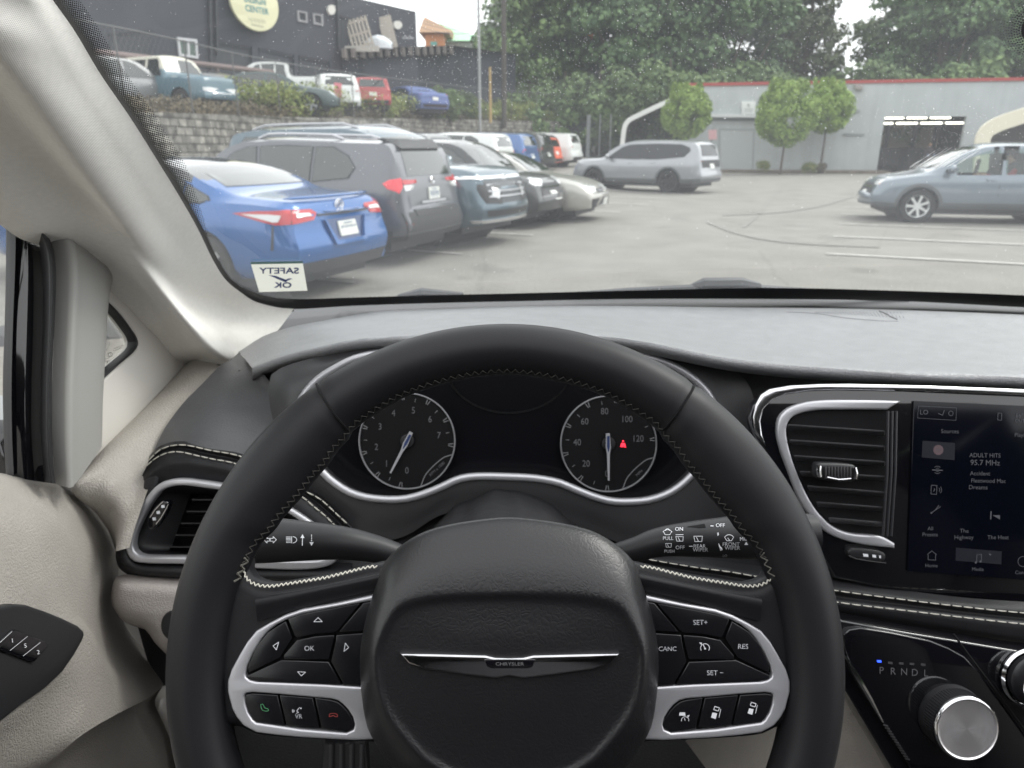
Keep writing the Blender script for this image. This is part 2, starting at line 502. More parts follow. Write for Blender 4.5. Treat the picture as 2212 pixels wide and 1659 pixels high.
# inspection sticker
STK = mat('sticker_paper', (.42,.42,.375), .6)
_t = STK.node_tree; _tr = _t.nodes.new('ShaderNodeBsdfTranslucent'); _tr.inputs[0].default_value = (.27,.27,.245,1); _ad = _t.nodes.new('ShaderNodeAddShader')
_t.links.new(_t.nodes['Principled BSDF'].outputs[0], _ad.inputs[0]); _t.links.new(_tr.outputs[0], _ad.inputs[1]); _t.links.new(_ad.outputs[0], _t.nodes['Material Output'].inputs[0])
STB = mat('sticker_ink', (.05,.075,.23), .6)
st = mk('sticker', [WS(x, y, .994) for x, y in ((542,570),(654,568),(664,628),(560,631))], [(0,1,2,3)], STK, wsh, 0)
mm = Marks(); mm.text('SAFETY', 603, 585, 12.5, rot=0, sx=1.45, mirror=True, bold=.9)
mm.text('OK', 611, 616, 11.5, sx=1.55, mirror=True, bold=1.0)
mm.poly([(579,594),(596,596),(617,604),(625,601),(632,602),(622,606),(617,610),(600,603)])
mk('sticker_print', [WS(p[0], p[1], .9925) for p in mm.v], mm.f, STB, wsh, 0)
mk('sticker_edge', [WS(x, y, .9935) for x, y in ((541,566),(654,564),(654,569),(542,571))], [(0,1,2,3)], mat('sticker_teal', (.12,.25,.24), .6), wsh, 0)
# ---- cowl and wiper outside the glass
CWL = mat('cowl_plastic', (.035,.036,.038), .6, bump=('noise', 200, .3, .001))
loft('cowl', [[Vector((x, 1.20 - WSK*(x-.37)**2 + .30, 1.25)) for x in (-.8,-.4,0,.4,.8,1.2,1.6)],
              [Vector((x, 1.20 - WSK*(x-.37)**2 + .10, 1.283)) for x in (-.8,-.4,0,.4,.8,1.2,1.6)],
              [Vector((x, 1.20 - WSK*(x-.37)**2, 1.27)) for x in (-.8,-.4,0,.4,.8,1.2,1.6)]], 50, 8, CWL, van)
def wp(px, py, k): return WS(px, py, k)
wm = MB()
wm.tube([WS(1240,636,1.03), WS(1356,631,1.03), WS(1500,626,1.035), WS(1640,627,1.04), WS(1800,636,1.04), WS(1960,650,1.04)], [.004,.007,.009,.009,.007,.004], 8)
wm.tube([WS(1490,620,1.05), WS(1520,615,1.05), WS(1600,614,1.05), WS(1640,618,1.05)], [.004,.011,.011,.006], 8)
wm.build('wiper', mat('wiper_black', (.05,.05,.053), .4), van)
wm = MB(); wm.tube([WS(860,640,1.03), WS(910,633,1.03), WS(1000,637,1.03)], [.003,.008,.004], 8)
wm.build('wiper', MC['wiper_black'], van)

# ---- dashboard top pad
NEAR = [(545,795,.80),(628,765,.78),(703,747,.765),(778,732,.757),(828,729,.752),(890,725,.75),(1106,718,.745),(1306,726,.742),(1356,732,.74),(1431,745,.735),(1531,767,.725),(1659,785,.718),(1809,797,.71),(1959,805,.705),(2212,815,.70),(2420,823,.70),(3000,842,.71),(3600,870,.72)]
FAR = [(515,760,.93),(553,735,.95),(603,712,.98),(678,697,1.0),(728,687,1.02),(803,675,1.04),(853,668,1.05),(903,669,1.05),(1106,662,1.06),(1356,661,1.06),(1581,664,1.06),(1740,665,1.055),(1894,668,1.05),(2040,673,1.04),(2212,680,1.03),(2420,690,1.01),(2700,705,.99),(3050,728,.96)]
def shift(r, dy, dd): return [(x, y+dy, d+dd) for x, y, d in r]
fa = cr(FAR, 40); ne = cr(NEAR, 40)
def mixrow(t, dy=0): return [tuple(a*(1-t) + b*t + (dy if k == 1 else 0) for k, (a, b) in enumerate(zip(p, q))) for p, q in zip(fa, ne)]
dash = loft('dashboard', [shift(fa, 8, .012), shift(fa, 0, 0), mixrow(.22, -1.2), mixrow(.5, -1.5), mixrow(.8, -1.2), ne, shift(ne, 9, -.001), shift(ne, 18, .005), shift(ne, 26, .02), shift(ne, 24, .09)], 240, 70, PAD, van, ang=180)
LIP = mat('pad_lip_leather', (.022,.022,.025), .5, bump=('leather', 380, .5, .0008))
# dark hard-plastic deck in front of the glass and side area
deck = loft('dash_deck', [[(420,700,1.14),(553,668,1.14),(635,668,1.15),(928,654,1.17),(1106,650,1.175),(1356,645,1.175),(1659,645,1.175),(1934,649,1.17),(2212,663,1.16),(2420,675,1.15),(2900,712,1.12)],
                   [(440,830,.985),(540,775,.995),(640,735,1.01),(800,684,1.05),(1106,672,1.075),(1356,670,1.075),(1659,672,1.075),(1934,677,1.065),(2212,690,1.045),(2420,700,1.03),(2950,740,.99)]], 90, 8, PLG, dash)
# left defroster / speaker grille
GR = mat('grille_dark', (.012,.012,.013), .6)
mm = Marks()
for j in range(6):
    for i in range(22):
        v0 = (j + .1)/6; u0 = i/22
        a = Vector((740 + u0*120, 671 + u0*2)); e = Vector((706 + u0*62, 693 - u0*9)); q = a*(1-v0) + e*v0
        mm.poly([(q.x, q.y), (q.x + 3.6, q.y), (q.x + 3.0, q.y + 2.4), (q.x - .6, q.y + 2.4)])
mm.line([(704,694),(738,669.5),(800,669),(862,672)], 1.4)
mm.on_mesh('speaker_grille', deck, GR, dash, .0006)
# right speaker: shallow crescent recess on the pad
mm = Marks()
for i in range(26):
    x = 1760 + i*7.4; t = i/25
    mm.line([(x, 673 + 1*t), (x + 8, 673 + (9 + 6*t)*(.4 + .6*t))], .9)
mm.line(cr([(1700,674),(1760,677),(1830,687),(1900,693),(1940,694)],20), .9)
mm.on_mesh('speaker_slots', dash, mat('pad_dark', (.05,.05,.055), .6), dash, .0008)
mm = Marks(); mm.line(cr([(1899,672),(1912,677),(1926,685),(1938,690)],14), 2.2)
mm.on_mesh('pad_seam', dash, mat('pad_groove', (.015,.015,.017), .7), dash, .0009)

loft('passenger_fascia', [[(2425,845,.725),(3000,862,.735),(3620,890,.745)], [(2425,1000,.71),(3000,1020,.72),(3620,1060,.73)], [(2425,1300,.66),(3000,1340,.67),(3620,1400,.68)], [(2425,1450,.67),(3000,1500,.68),(3620,1560,.69)], [(2425,1800,.85),(3000,1850,.85),(3620,1900,.85)]], 30, 24, PLG, dash, ang=180)
# ---- leather flank left of the binnacle
A_ = [(516,762,.93),(497,777,.92),(475,790,.91),(437,829,.87),(400,866,.84),(370,904,.82),(350,936,.80),(325,991,.78)]
B_ = [(546,797,.80),(572,812,.80),(590,840,.80),(596,880,.79),(596,915,.785),(594,945,.78),(590,970,.775),(585,1002,.77)]
M_ = [(532,779,.865),(530,795,.855),(512,822,.84),(490,850,.825),(470,880,.805),(452,910,.785),(438,938,.77),(420,965,.76)]
loft('dash_backing', [[(515,800,.86),(760,775,.84),(1106,750,.83),(1450,775,.82),(1700,800,.80),(2100,828,.78),(2440,835,.77)], [(515,1000,.84),(760,1000,.85),(1106,1000,.85),(1450,1000,.84),(1700,1000,.80),(2100,1000,.78),(2440,1000,.77)], [(300,1240,.84),(760,1250,.86),(1106,1250,.86),(1450,1250,.84),(1700,1300,.80),(2100,1350,.78),(2440,1350,.77)], [(330,1480,.92),(760,1500,.92),(1106,1500,.9),(1450,1500,.88),(1700,1550,.82),(2100,1600,.78),(2440,1600,.77)]], 40, 20, mat('binnacle_plastic', (.05,.05,.053), .38, spec=.5, bump=('noise', 900, .08, .0003)), dash, ang=180)
flank = loft('dash_flank', [A_, M_, B_], 50, 40, mat('flank_leather_shaded', (.075,.076,.082), .42, spec=.6, bump=('leather', 420, .3, .0005)), dash, ang=180)  # same leather as the pad, toned darker for its shaded side
# left fascia: strip between stitches and vent
ST1 = [(322,994),(345,972),(375,962),(405,962),(450,972),(517,985),(600,1022),(660,1061),(693,1079),(728,1111),(760,1140)]
ST2 = [(317,1006),(337,989),(362,978),(388,976),(425,984),(462,992),(507,1001),(590,1037),(653,1073),(678,1094),(708,1119),(735,1148)]
cf = camframe(.755)
fasL = loft('dash_fascia', [[(322,985,.79)] + [(x, y-8, .768) for x, y in ST1[1:]], [(x, y, .757) for x, y in ST1],
            [(x*.5 + x2*.5, y*.5 + y2*.5, .762) for (x, y), (x2, y2) in zip(cr(ST1, 12), cr(ST2, 12))],
            [(x, y, .755) for x, y in ST2], [(300,1045,.775),(318,1030,.757),(345,1012,.752),(388,1002,.75),(440,1008,.75),(500,1020,.75),(580,1055,.75),(640,1095,.75),(690,1135,.75),(730,1165,.75)],
            [(300,1060,.78),(330,1050,.76),(355,1040,.757),(388,1036,.756),(437,1040,.756),(500,1050,.756),(560,1075,.756),(620,1105,.756),(660,1140,.756),(700,1180,.756)]], 80, 36, LE, dash, ang=180)
loft('dash_side_roll', [[(325,985,.80),(300,1041,.795),(280,1100,.79),(262,1150,.785),(250,1190,.78),(256,1225,.78),(290,1246,.78),(400,1254,.78),(560,1262,.78),(760,1262,.78)],
                        [(330,1000,.762),(312,1045,.757),(290,1105,.752),(272,1150,.748),(262,1190,.745),(268,1216,.745),(300,1236,.745),(400,1244,.745),(560,1250,.745),(760,1250,.745)],
                        [(345,1020,.757),(335,1055,.752),(312,1085,.75),(292,1125,.748),(274,1185,.747),(284,1212,.747),(305,1222,.747),(400,1226,.747),(560,1234,.747),(760,1234,.747)],
                        [(360,1045,.775),(350,1060,.77),(325,1095,.77),(300,1135,.77),(285,1180,.77),(290,1195,.77),(310,1205,.77),(400,1210,.77),(560,1215,.77),(760,1215,.77)]], 90, 20, LE, dash, ang=180)
stitch('stitching', [W(x, y, .7555) for x, y in ST1], THR, dash, .007, .0016, .00075)
stitch('stitching', [W(x, y, .7535) for x, y in ST2], THR, dash, .007, .0016, .00075)
# left vent
VO = [(270,1184),(275,1154),(295,1111),(315,1074),(335,1051),(355,1039),(388,1034),(437,1039),(500,1050),(560,1068),(620,1094),(665,1122),(700,1150),(730,1190),(720,1218),(665,1231),(553,1229),(400,1220),(295,1216),(277,1204)]
VI = [(286,1180),(290,1156),(308,1116),(328,1082),(346,1062),(364,1053),(390,1049),(437,1054),(500,1064),(556,1080),(612,1104),(650,1128),(680,1152),(706,1188),(700,1206),(660,1211),(553,1209),(400,1203),(305,1201),(290,1192)]
vent = plate('air_vent', [VO, VI], camframe(.745), .012, SAT, van, bev=.0025, sm=90, ang=50)
plate('vent_well', [cr(VO, 60, True)], camframe(.80), .002, BLK, vent)
# bowl of the vent: satin dark panel with sloping edge
loft('vent_bowl', [[(x, y, .748) for x, y in cr(VI, 60, True)], [(x*.94 + 500*.06, y*.9 + 1130*.1, .765) for x, y in cr(VI, 60, True)],
                   [(max(372 + (1190-y)*.28, x*.86 + 520*.14), y*.80 + 1135*.20, .785) for x, y in cr(VI, 60, True)]], 60, 10, PLD, vent, closed=True)
mb = MB()
for k in range(5):
    y = 1078 + k*25.5; x0 = 415 - k*12
    a, b, c, d_ = W(x0, y, .762), W(700, y + 2, .762), W(700, y + 8, .79), W(x0, y + 7, .79)
    dn = UP*-.0012
    mb.add([a, b, c, d_, a+dn, b+dn, c+dn, d_+dn], [(0,1,2,3),(4,7,6,5),(0,4,5,1),(1,5,6,2),(2,6,7,3),(3,7,4,0)])
mb.build('slat', mat('slat_plastic', (.03,.03,.033), .35), vent)
# thumb wheel
tw = plate('thumb_wheel', [[(318,1126),(328,1104),(340,1090),(352,1082),(363,1086),(358,1104),(345,1128),(332,1143),(320,1142)]], camframe(.742), .012, GLB, vent, bev=.002, sm=40)
mm = Marks()
for x, y in ((352,1094),(342,1107),(333,1121)): mm.poly([(x-4,y-2.5),(x+3,y-3.5),(x+4,y+2.5),(x-3,y+3.5)])
mm.on_frame('thumb_wheel_mark', camframe(.742), .0008, WHT, vent)
mm = Marks(); mm.line([(324,1118),(334,1102),(346,1089),(352,1084)], 1.6); mm.line([(337,1132),(348,1118),(358,1100),(363,1090)], 1.6)
mm.on_frame('thumb_wheel_edge', camframe(.742), .001, CHR, vent)

# ---- binnacle
OUT = [(588,900),(580,850),(590,805),(678,772),(760,750),(840,736),(960,726),(1106,722),(1250,726),(1393,748),(1481,768),(1560,790),(1612,822),(1632,880),(1640,960),(1660,1050),(1640,1150),(1560,1215),(1440,1215),(1330,1170),(1230,1130),(1106,1100),(960,1110),(870,1160),(780,1170),(715,1125),(655,1065),(610,980)]
INN = [(640,930),(648,870),(680,826),(725,795),(775,772),(860,758),(960,752),(1106,750),(1250,752),(1350,760),(1440,785),(1490,812),(1530,850),(1548,900),(1540,960),(1501,1019),(1456,1059),(1406,1079),(1356,1084),(1318,1082),(1281,1072),(1243,1057),(1206,1042),(1156,1033),(1106,1030),(1028,1029),(990,1035),(953,1052),(915,1067),(878,1077),(840,1079),(790,1074),(753,1062),(715,1037),(690,1012),(660,975)]
N = 120
def loop_at(lp, n, ang0=math.pi):
    c = (1106, 920); q = cr(lp, n*4, True)
    ang = sorted(((math.atan2(y-c[1], x-c[0]) % (2*math.pi)), x, y) for x, y in q)
    return [(x, y) for a, x, y in ang][::4][:n]
o_ = cr(OUT, N, True); i_ = cr(INN, N, True)
clu = loft('instrument_cluster', [[(x, y, .775) for x, y in o_], [(x*.75+x2*.25, y*.75+y2*.25, .772) for (x, y), (x2, y2) in zip(o_, i_)],
          [(x*.3+x2*.7, y*.3+y2*.7, .764) for (x, y), (x2, y2) in zip(o_, i_)], [(x, y, .763) for x, y in i_],
          [(1106+(x-1106)*.985, 930+(y-930)*.985, .775) for x, y in i_], [(1106+(x-1106)*.96, 930+(y-930)*.95, .805) for x, y in i_]], N, 40, mat('binnacle_plastic', (.045,.044,.047), .38, spec=.5, bump=('noise', 900, .08, .0003)), dash and van, closed=True, ang=180)
plate('cluster_lens', [i_], camframe(.805), .003, mat('lens_black', (.005,.005,.007), .2, spec=.25), clu)
ii = [W(x, y, .760) for x, y in i_]
tube('cluster_trim', ii + [ii[0]], .0042, SAT, clu, n=10)
for x, hood in ((1106, 0),):
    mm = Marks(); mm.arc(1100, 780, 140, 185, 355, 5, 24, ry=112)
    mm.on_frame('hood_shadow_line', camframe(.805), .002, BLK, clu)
def gauge(gx, gy, mj, a0, a1, nums, ticks, needle, unit, ux, uy):
    r = 105
    fr = camframe(.797)
    ring = [(gx + r*math.cos(2*math.pi*k/72), gy - r*math.sin(2*math.pi*k/72)) for k in range(72)]
    rin = [(gx + (r-3.2)*math.cos(2*math.pi*k/72), gy - (r-3.2)*math.sin(2*math.pi*k/72)) for k in range(72)]
    plate('gauge_face', [ring], fr, .004, mat('gauge_face', (.007,.007,.008), .5, spec=.15), clu)
    plate('gauge_ring', [ring, rin], fr, .004, mat('gauge_ring', (.36,.36,.38), .35, metal=.8), clu, h=.003, bev=.0004)
    mm = Marks()
    for k in range(ticks + 1):
        a = rad(a0 + (a1 - a0)*k/ticks)
        if k % 2 == 0:
            for s_ in (-1, 1):
                aa = a + s_*.035
                mm.line([(gx + 101*math.cos(aa), gy - 101*math.sin(aa)), (gx + 90*math.cos(aa*.5+a*.5), gy - 90*math.sin(aa*.5+a*.5))], 1.8)
        else:
            mm.line([(gx + 93*math.cos(a), gy - 93*math.sin(a)), (gx + 86*math.cos(a), gy - 86*math.sin(a))], 1.2)
    # lower-right unit pocket
    mm.line(cr([(gx + 101*math.cos(rad(-17)), gy + 101*math.sin(rad(17))), (gx + 78, gy + 36), (gx + 42, gy + 70), (gx + 30, gy + 97)], 14), 2.2)
    mm.on_frame('gauge_ticks', fr, .0012, mat('tick_grey', (.25,.25,.26), .4, metal=.4), clu)
    NG = mat('number_grey', (.085,.085,.09), .5, emis=(.05,.05,.055), es=.4)
    for t, x, y in nums:
        mm = Marks(); mm.text(t, x, y, 14, sx=.85); mm.on_frame('gauge_number', fr, .0013, NG, clu)
    mm = Marks(); mm.text(unit, ux, uy, 6, rot=42); mm.on_frame('gauge_unit', fr, .0013, NG, clu)
    x0, y0, x1, y1 = needle
    dx, dy = x1-x0, y1-y0; l = math.hypot(dx, dy); dx /= l; dy /= l
    def np_(t, s_): return (x0 + dx*t - dy*s_, y0 + dy*t + dx*s_)
    plate('gauge_hub', [[(gx + 15*math.cos(2*math.pi*k/24), gy + 15*math.sin(2*math.pi*k/24)) for k in range(24)]], fr, .004, PLD, clu, h=.005, bev=.001)
    out = [np_(0,-3), np_(0,5), np_(30,5.5), np_(45,3), np_(l,1.8), np_(l,-1.8), np_(45,-3), np_(30,-5.5)]
    nd = plate('gauge_needle', [out], fr, .0015, mat('needle', (.45,.45,.48), .4, metal=.4), clu, h=.008)
    mm = Marks(); mm.poly([np_(6,-2.6), np_(6,2.6), np_(28,3), np_(40,.8), np_(40,-.8), np_(28,-3)])
    mm.on_frame('needle_stripe', fr, .0085, mat('needle_blue', (.02,.04,.13), .4), clu)
gauge(879, 953, 8, 262, -5, [('0',879,1017),('1',835,1002),('2',813,966),('3',821,922),('4',850,893),('5',893,887),('6',929,906),('7',948,941)], 16, (889,934,843,1022), 'RPM x 1000', 944, 1013)
gauge(1315, 959, 8, 268, 6, [('0',1311,1024),('20',1266,1002),('40',1247,956),('60',1263,911),('80',1306,889),('100',1354,906),('120',1378,948)], 14, (1314,936,1315,1038), 'MPH', 1381, 1022)
RED = mat('warning_red', (.5,.01,.02), .5, emis=(1,.03,.06), es=1.6)
mm = Marks(); mm.disc(1346, 953, 2.1); mm.poly([(1342,957),(1350,957),(1352,965),(1349,966),(1347,962),(1345,966),(1343,966),(1340,965)]); mm.line([(1340,964),(1352,966)], 1.2)
mm.on_frame('belt_warning_light', camframe(.797), .0015, RED, clu)
# dark backing behind stalks and column
loft('lower_dash', [[(540,1150,.80),(800,1130,.80),(1106,1080,.80),(1400,1150,.80),(1700,1180,.78)], [(540,1260,.76),(800,1270,.76),(1106,1280,.76),(1400,1270,.76),(1700,1260,.74)],
                    [(560,1420,.85),(800,1480,.85),(1106,1500,.85),(1400,1480,.85),(1700,1460,.80)], [(600,1520,1.0),(800,1560,1.0),(1106,1580,1.0),(1400,1560,1.0),(1700,1560,.9)]], 40, 30, LE, dash, ang=180)
# steering column gaiter
rows = []
for j, (y, d_, w_) in enumerate([(1052,.775,150),(1075,.74,165),(1110,.68,185),(1160,.62,205),(1230,.56,225)]):
    r_ = []
    for i in range(13):
        u = -1 + 2*i/12
        r_.append((1092 + u*w_, y + 70*u*u*(1 if abs(u) > .3 else .6) + 4*math.sin(i*2.3 + j), d_ + .035*u*u + .006*math.sin(i*1.9 + j*.8)))
    rows.append(r_)
loft('column_gaiter', rows, 70, 30, mat('gaiter_cloth', (.018,.018,.02), .55, bump=('noise', 60, .3, .003)), van, ang=180)

# ---- leather band with stitching to the right of the wheel
TB = [(1380,1195,.72),(1500,1205,.71),(1659,1225,.70),(1801,1246,.69),(1884,1264,.685),(1984,1279,.68),(2084,1291,.675),(2212,1300,.67),(2420,1315,.67)]
S1 = [(1380,1205,.71),(1506,1226,.70),(1581,1236,.69),(1659,1250,.685),(1809,1276,.675),(1959,1296,.668),(2084,1311,.663),(2212,1324,.66),(2420,1340,.66)]
S2 = [(1380,1228,.705),(1506,1246,.695),(1581,1258,.685),(1659,1272,.68),(1811,1301,.67),(1959,1319,.663),(2084,1334,.658),(2212,1348,.655),(2420,1366,.655)]
BB = [(1380,1245,.71),(1506,1268,.70),(1581,1282,.69),(1659,1296,.685),(1819,1326,.675),(1959,1349,.668),(2084,1366,.663),(2212,1386,.66),(2420,1408,.66)]
band = loft('dash_band', [TB, S1, [((a[0]+b[0])/2, (a[1]+b[1])/2, (a[2]+b[2])/2 + .007) for a, b in zip(S1, S2)], S2, [(x, y, d_) for x, y, d_ in BB], shift(BB, 12, .05)], 100, 30, LE, dash, ang=180)
stitch('stitching', [W(x, y, d_-.001) for x, y, d_ in S1], THR, dash, .0068, .0016, .00065)
stitch('stitching', [W(x, y, d_-.001) for x, y, d_ in S2], THR, dash, .0068, .0016, .00065)

# ---- centre stack
cs = camframe(.68)
stack = plate('centre_stack', [[(1632,905),(1640,872),(1659,855),(1700,841),(1834,834),(2009,839),(2212,848),(2440,860),(2440,1320),(2212,1306),(1984,1283),(1884,1268),(1801,1250),(1770,1190),(1740,1120),(1700,1060),(1665,1000),(1640,950)]], cs, .03, GLB, van, bev=.003)
plate('stack_trim', [[(1630,930),(1627,900),(1632,876),(1645,853),(1664,841),(1709,833),(1770,830),(1834,829),(2009,833),(2212,841),(2440,852),(2440,870),(2212,856),(1959,845),(1809,842),(1750,844),(1700,851),(1668,865),(1650,885),(1644,910),(1648,940),(1656,965)]], cs, .01, mat('bright_trim', (.7,.7,.73), .16, metal=1), stack, bev=.002, h=.004)
CO = [(1948,866),(1859,864),(1759,866),(1709,879),(1686,899),(1680,929),(1686,966),(1704,1016),(1729,1079),(1759,1124),(1796,1156),(1859,1176),(1934,1185)]
CI = [(1934,1174),(1904,1159),(1834,1151),(1796,1134),(1759,1094),(1726,1029),(1706,969),(1700,924),(1714,900),(1759,887),(1830,885),(1919,885)]
vr = plate('air_vent', [cr(CO, 70) + cr(CI, 70)], cs, .014, SAT, van, bev=.0022, h=.006, ang=50)
plate('vent_well', [[(1919,884),(1759,884),(1714,899),(1700,924),(1706,969),(1726,1029),(1759,1094),(1796,1134),(1834,1151),(1910,1160),(1922,1160)]], cs, .001, BLK, vr, h=.0006)
ys = [(918,932),(951,965),(985,998),(1019,1030),(1050,1064),(1085,1097),(1119,1130)]
xl = [1702,1706,1716,1728,1744,1764,1790]
for (ya, yb), x0 in zip(ys, xl):
    mb = MB(); a, b, c, d_ = W(x0, ya-2, .668), W(1912, yb-2, .668), W(1912, yb+6, .678), W(x0+4, ya+7, .678)
    dn = (UP*-1 + FW*.6)*.0016
    mb.add([a, b, c, d_, a+dn, b+dn, c+dn, d_+dn], [(0,1,2,3),(4,7,6,5),(0,4,5,1),(1,5,6,2),(2,6,7,3),(3,7,4,0)])
    mb.build('slat', mat('slat_satin', (.085,.085,.092), .35, spec=.5), vr, bev=.0004)
mb = MB()
for x in (1918, 1927, 1936):
    mb.tube([W(x, 888, .667), W(x-2, 1020, .667), W(x-11, 1158, .667)], .0012, 8)
mb.build('vent_bar', mat('bar_plastic', (.03,.03,.035), .25), vr)
kn = plate('vent_knob', [[(1766,1003),(1775,1000),(1845,1004),(1851,1012),(1852,1034),(1843,1041),(1778,1037),(1766,1030)]], cs, .014, PLD, vr, bev=.003, h=.030, sm=50)
mb = MB()
for k in range(9):
    x = 1784 + k*6.6
    mb.tube([W(x, 1008, .6485), W(x, 1020, .6475), W(x, 1034, .6485)], .0011, 6)
mb.build('knob_ribs', PLG, vr)
mb = MB(); mb.tube([W(1769,1006,.6475), W(1768,1018,.647), W(1770,1030,.6475)], .0022, 8); mb.tube([W(1846,1010,.648), W(1849,1022,.6475), W(1847,1034,.648)], .0018, 8)
mb.tube([W(1787,1031,.6475), W(1812,1036,.647), W(1838,1034,.6475)], .0008, 6)
mb.build('knob_trim', CHR, vr)
# small wheel under the vent
plate('thumb_wheel', [[(1832,1196),(1840,1184),(1900,1190),(1914,1198),(1912,1212),(1900,1214),(1845,1207)]], cs, .012, PLD, stack, bev=.0025, h=.008, sm=50)
mm = Marks(); mm.line([(1838,1184),(1870,1187),(1905,1193)], 1.6); mm.line([(1834,1200),(1850,1207),(1880,1212),(1914,1216)], 2)
mm.on_frame('thumb_wheel_edge', cs, .0095, CHR, stack)
mm = Marks(); mm.poly([(1864,1196),(1875,1197),(1876,1203),(1865,1202)]); mm.poly([(1884,1198),(1892,1199),(1893,1205),(1885,1204)]); mm.poly([(1899,1200),(1903,1200),(1903,1206),(1899,1205)])
mm.on_frame('thumb_wheel_mark', cs, .0092, WHT, stack)
# touch screen
scr = plate('touch_screen', [[(1974,866),(2440,887),(2440,1270),(1961,1234)]], cs, .002, mat('screen_glass', (.0025,.003,.006), .1, spec=.3, emis=(.004,.006,.014), es=.06), van, h=.0025, bev=.0006)
mm = Marks(); R_ = 1.2
mm.line([(1984,877),(2066,881),(2065,908),(1982,903)], .8, closed=True)
mm.text('LO', 1996, 891, 10); mm.line([(2027,893),(2036,897),(2040,886)], 1.4); mm.arc(2054, 893, 5, 0, 360, 1.2)
mm.text('Sources', 2052, 932, 8.5, rot=-1)
mm.text('FM', 2027, 972, 6)
for r_ in (4, 8): mm.arc(2025, 1015, r_, 45, 135, 1.2); mm.arc(2025, 1015, r_, 225, 315, 1.2)
mm.line([(2014,1015),(2036,1016)], 2)
mm.line([(2012,1048),(2024,1049),(2023,1068),(2011,1067)], 1.2, closed=True); mm.text('♪', 2018, 1058, 8)
for r_ in (6, 10): mm.arc(2024, 1058, r_, -40, 40, 1.2)
mm.line([(2012,1108),(2020,1102),(2028,1092)], 1.4); mm.line([(2018,1104),(2032,1094)], 1.2); mm.disc(2012, 1108, 2)
mm.text('ADULT HITS', 2128, 984, 9, rot=-1, sx=.95); mm.text('95.7 MHz', 2128, 1000, 11.5, rot=-1)
mm.text('Accident', 2117, 1023, 8.5, rot=-1); mm.text('Fleetwood Mac', 2135, 1039, 8.5, rot=-1); mm.text('Dreams', 2113, 1053, 9, rot=-1)
mm.text('Playing', 2208, 940, 8.5, rot=-1); mm.text('66°', 2202, 898, 8.5); mm.text('OUT', 2203, 909, 7)
mm.line([(2156,892),(2164,893),(2163,908),(2155,907)], 1.1, closed=True)
mm.poly([(2160,1113),(2144,1105+8),(2160,1122)][::-1]); mm.line([(2141,1105),(2140,1121)], 2.6)
mm.text('All', 2010, 1142, 8); mm.text('Presets', 2009, 1155, 8); mm.text('The', 2083, 1147, 8.5); mm.text('Highway', 2082, 1161, 8.5); mm.text('The Heat', 2156, 1161, 8.5)
mm.line([(2003,1198),(2013,1190),(2023,1198)], 1.2); mm.line([(2005,1198),(2005,1209),(2021,1210),(2021,1198)], 1.2)
mm.text('Home', 2012, 1222, 7.5); mm.text('Media', 2112, 1230, 7.5, rot=-1)
mm.line([(2110,1214),(2110,1199),(2120,1197),(2120,1212)], 1.3); mm.disc(2108, 1215, 2.4); mm.disc(2118, 1213, 2.4)
mm.poly([(2135,1196),(2143,1197),(2139,1200)]); mm.arc(2210, 1213, 11, 0, 360, 1.2, 20); mm.text('Con', 2202, 1237, 7.5)
mm.on_frame('screen_print', cs, .0031, DIM, scr)
TILE = mat('screen_tile', (.008,.009,.013), .3, emis=(.02,.021,.03), es=.25)
mm = Marks(); mm.poly([(1993,952),(2063,957),(2062,994),(1991,988)]); mm.on_frame('screen_tile', cs, .0028, TILE, scr)
mm = Marks(); mm.poly([(2065,1183),(2164,1191),(2163,1219),(2064,1211)])
mm.on_frame('screen_tile', cs, .0028, mat('screen_tile', (.008,.009,.013), .3, emis=(.02,.021,.03), es=.25), scr)
mm = Marks(); mm.disc(2027, 972, 11, n=24)
mm.on_frame('screen_badge', cs, .00295, mat('screen_badge', (.02,.015,.02), .3, emis=(.11,.075,.08), es=.6), scr)

# ---- shifter console
co = camframe(.63)
cons = plate('shift_console', [[(1800,1318),(1819,1340),(1959,1366),(2212,1408),(2440,1432),(2440,1740),(1970,1740),(1926,1659),(1823,1486),(1795,1440)]], co, .03, GLB, van, bev=.002)
plate('shift_panel', [[(1822,1372),(1835,1360),(1859,1356),(1921,1366),(2009,1384),(2050,1400),(2084,1419),(2112,1448),(2134,1481),(2212,1594),(2290,1720),(2000,1720),(1956,1641),(1890,1530),(1836,1436),(1824,1400)]], co, .006, GLB, cons, bev=.0012, h=.005)
mb = MB(); mb.tube([W(1822,1412,.624), W(1846,1452,.623), W(1880,1510,.623), W(1907,1560,.624)], [.0008,.0028,.0022,.0008], 8)
mb.build('console_trim', CHR, cons)
mb = MB()
for k in range(13):
    x = 1908 + k*3.9; y = 1566 + k*6.0
    mb.tube([W(x, y, .624), W(x+10, y+3, .623)], .0008, 5)
mb.build('scroll_wheel', PLG, cons)
mb = MB(); mb.tube([W(2060,1370,.627), W(2090,1412,.6245), W(2134,1470,.6245), W(2212,1575,.6245), W(2300,1700,.6245)], .0009, 6)
mb.build('panel_seam', BLK, cons)
mm = Marks()
for t, x in (('P',1904),('R',1929),('N',1953),('D',1976),('L',2000)): mm.text(t, x, 1449 + (x-1904)*.06, 15, sx=.95)
mm.on_frame('shift_letters', co, .0055, mat('letter_grey', (.07,.07,.075), .5, emis=(.04,.04,.045), es=.5), cons)
mm = Marks()
for x in (1923,1947,1970,1994): mm.poly([(x-5,1428+(x-1904)*.05),(x+5,1429+(x-1904)*.05),(x+5,1434+(x-1904)*.05),(x-5,1433+(x-1904)*.05)])
mm.on_frame('shift_marker', co, .0055, mat('marker_grey', (.06,.06,.065), .5), cons)
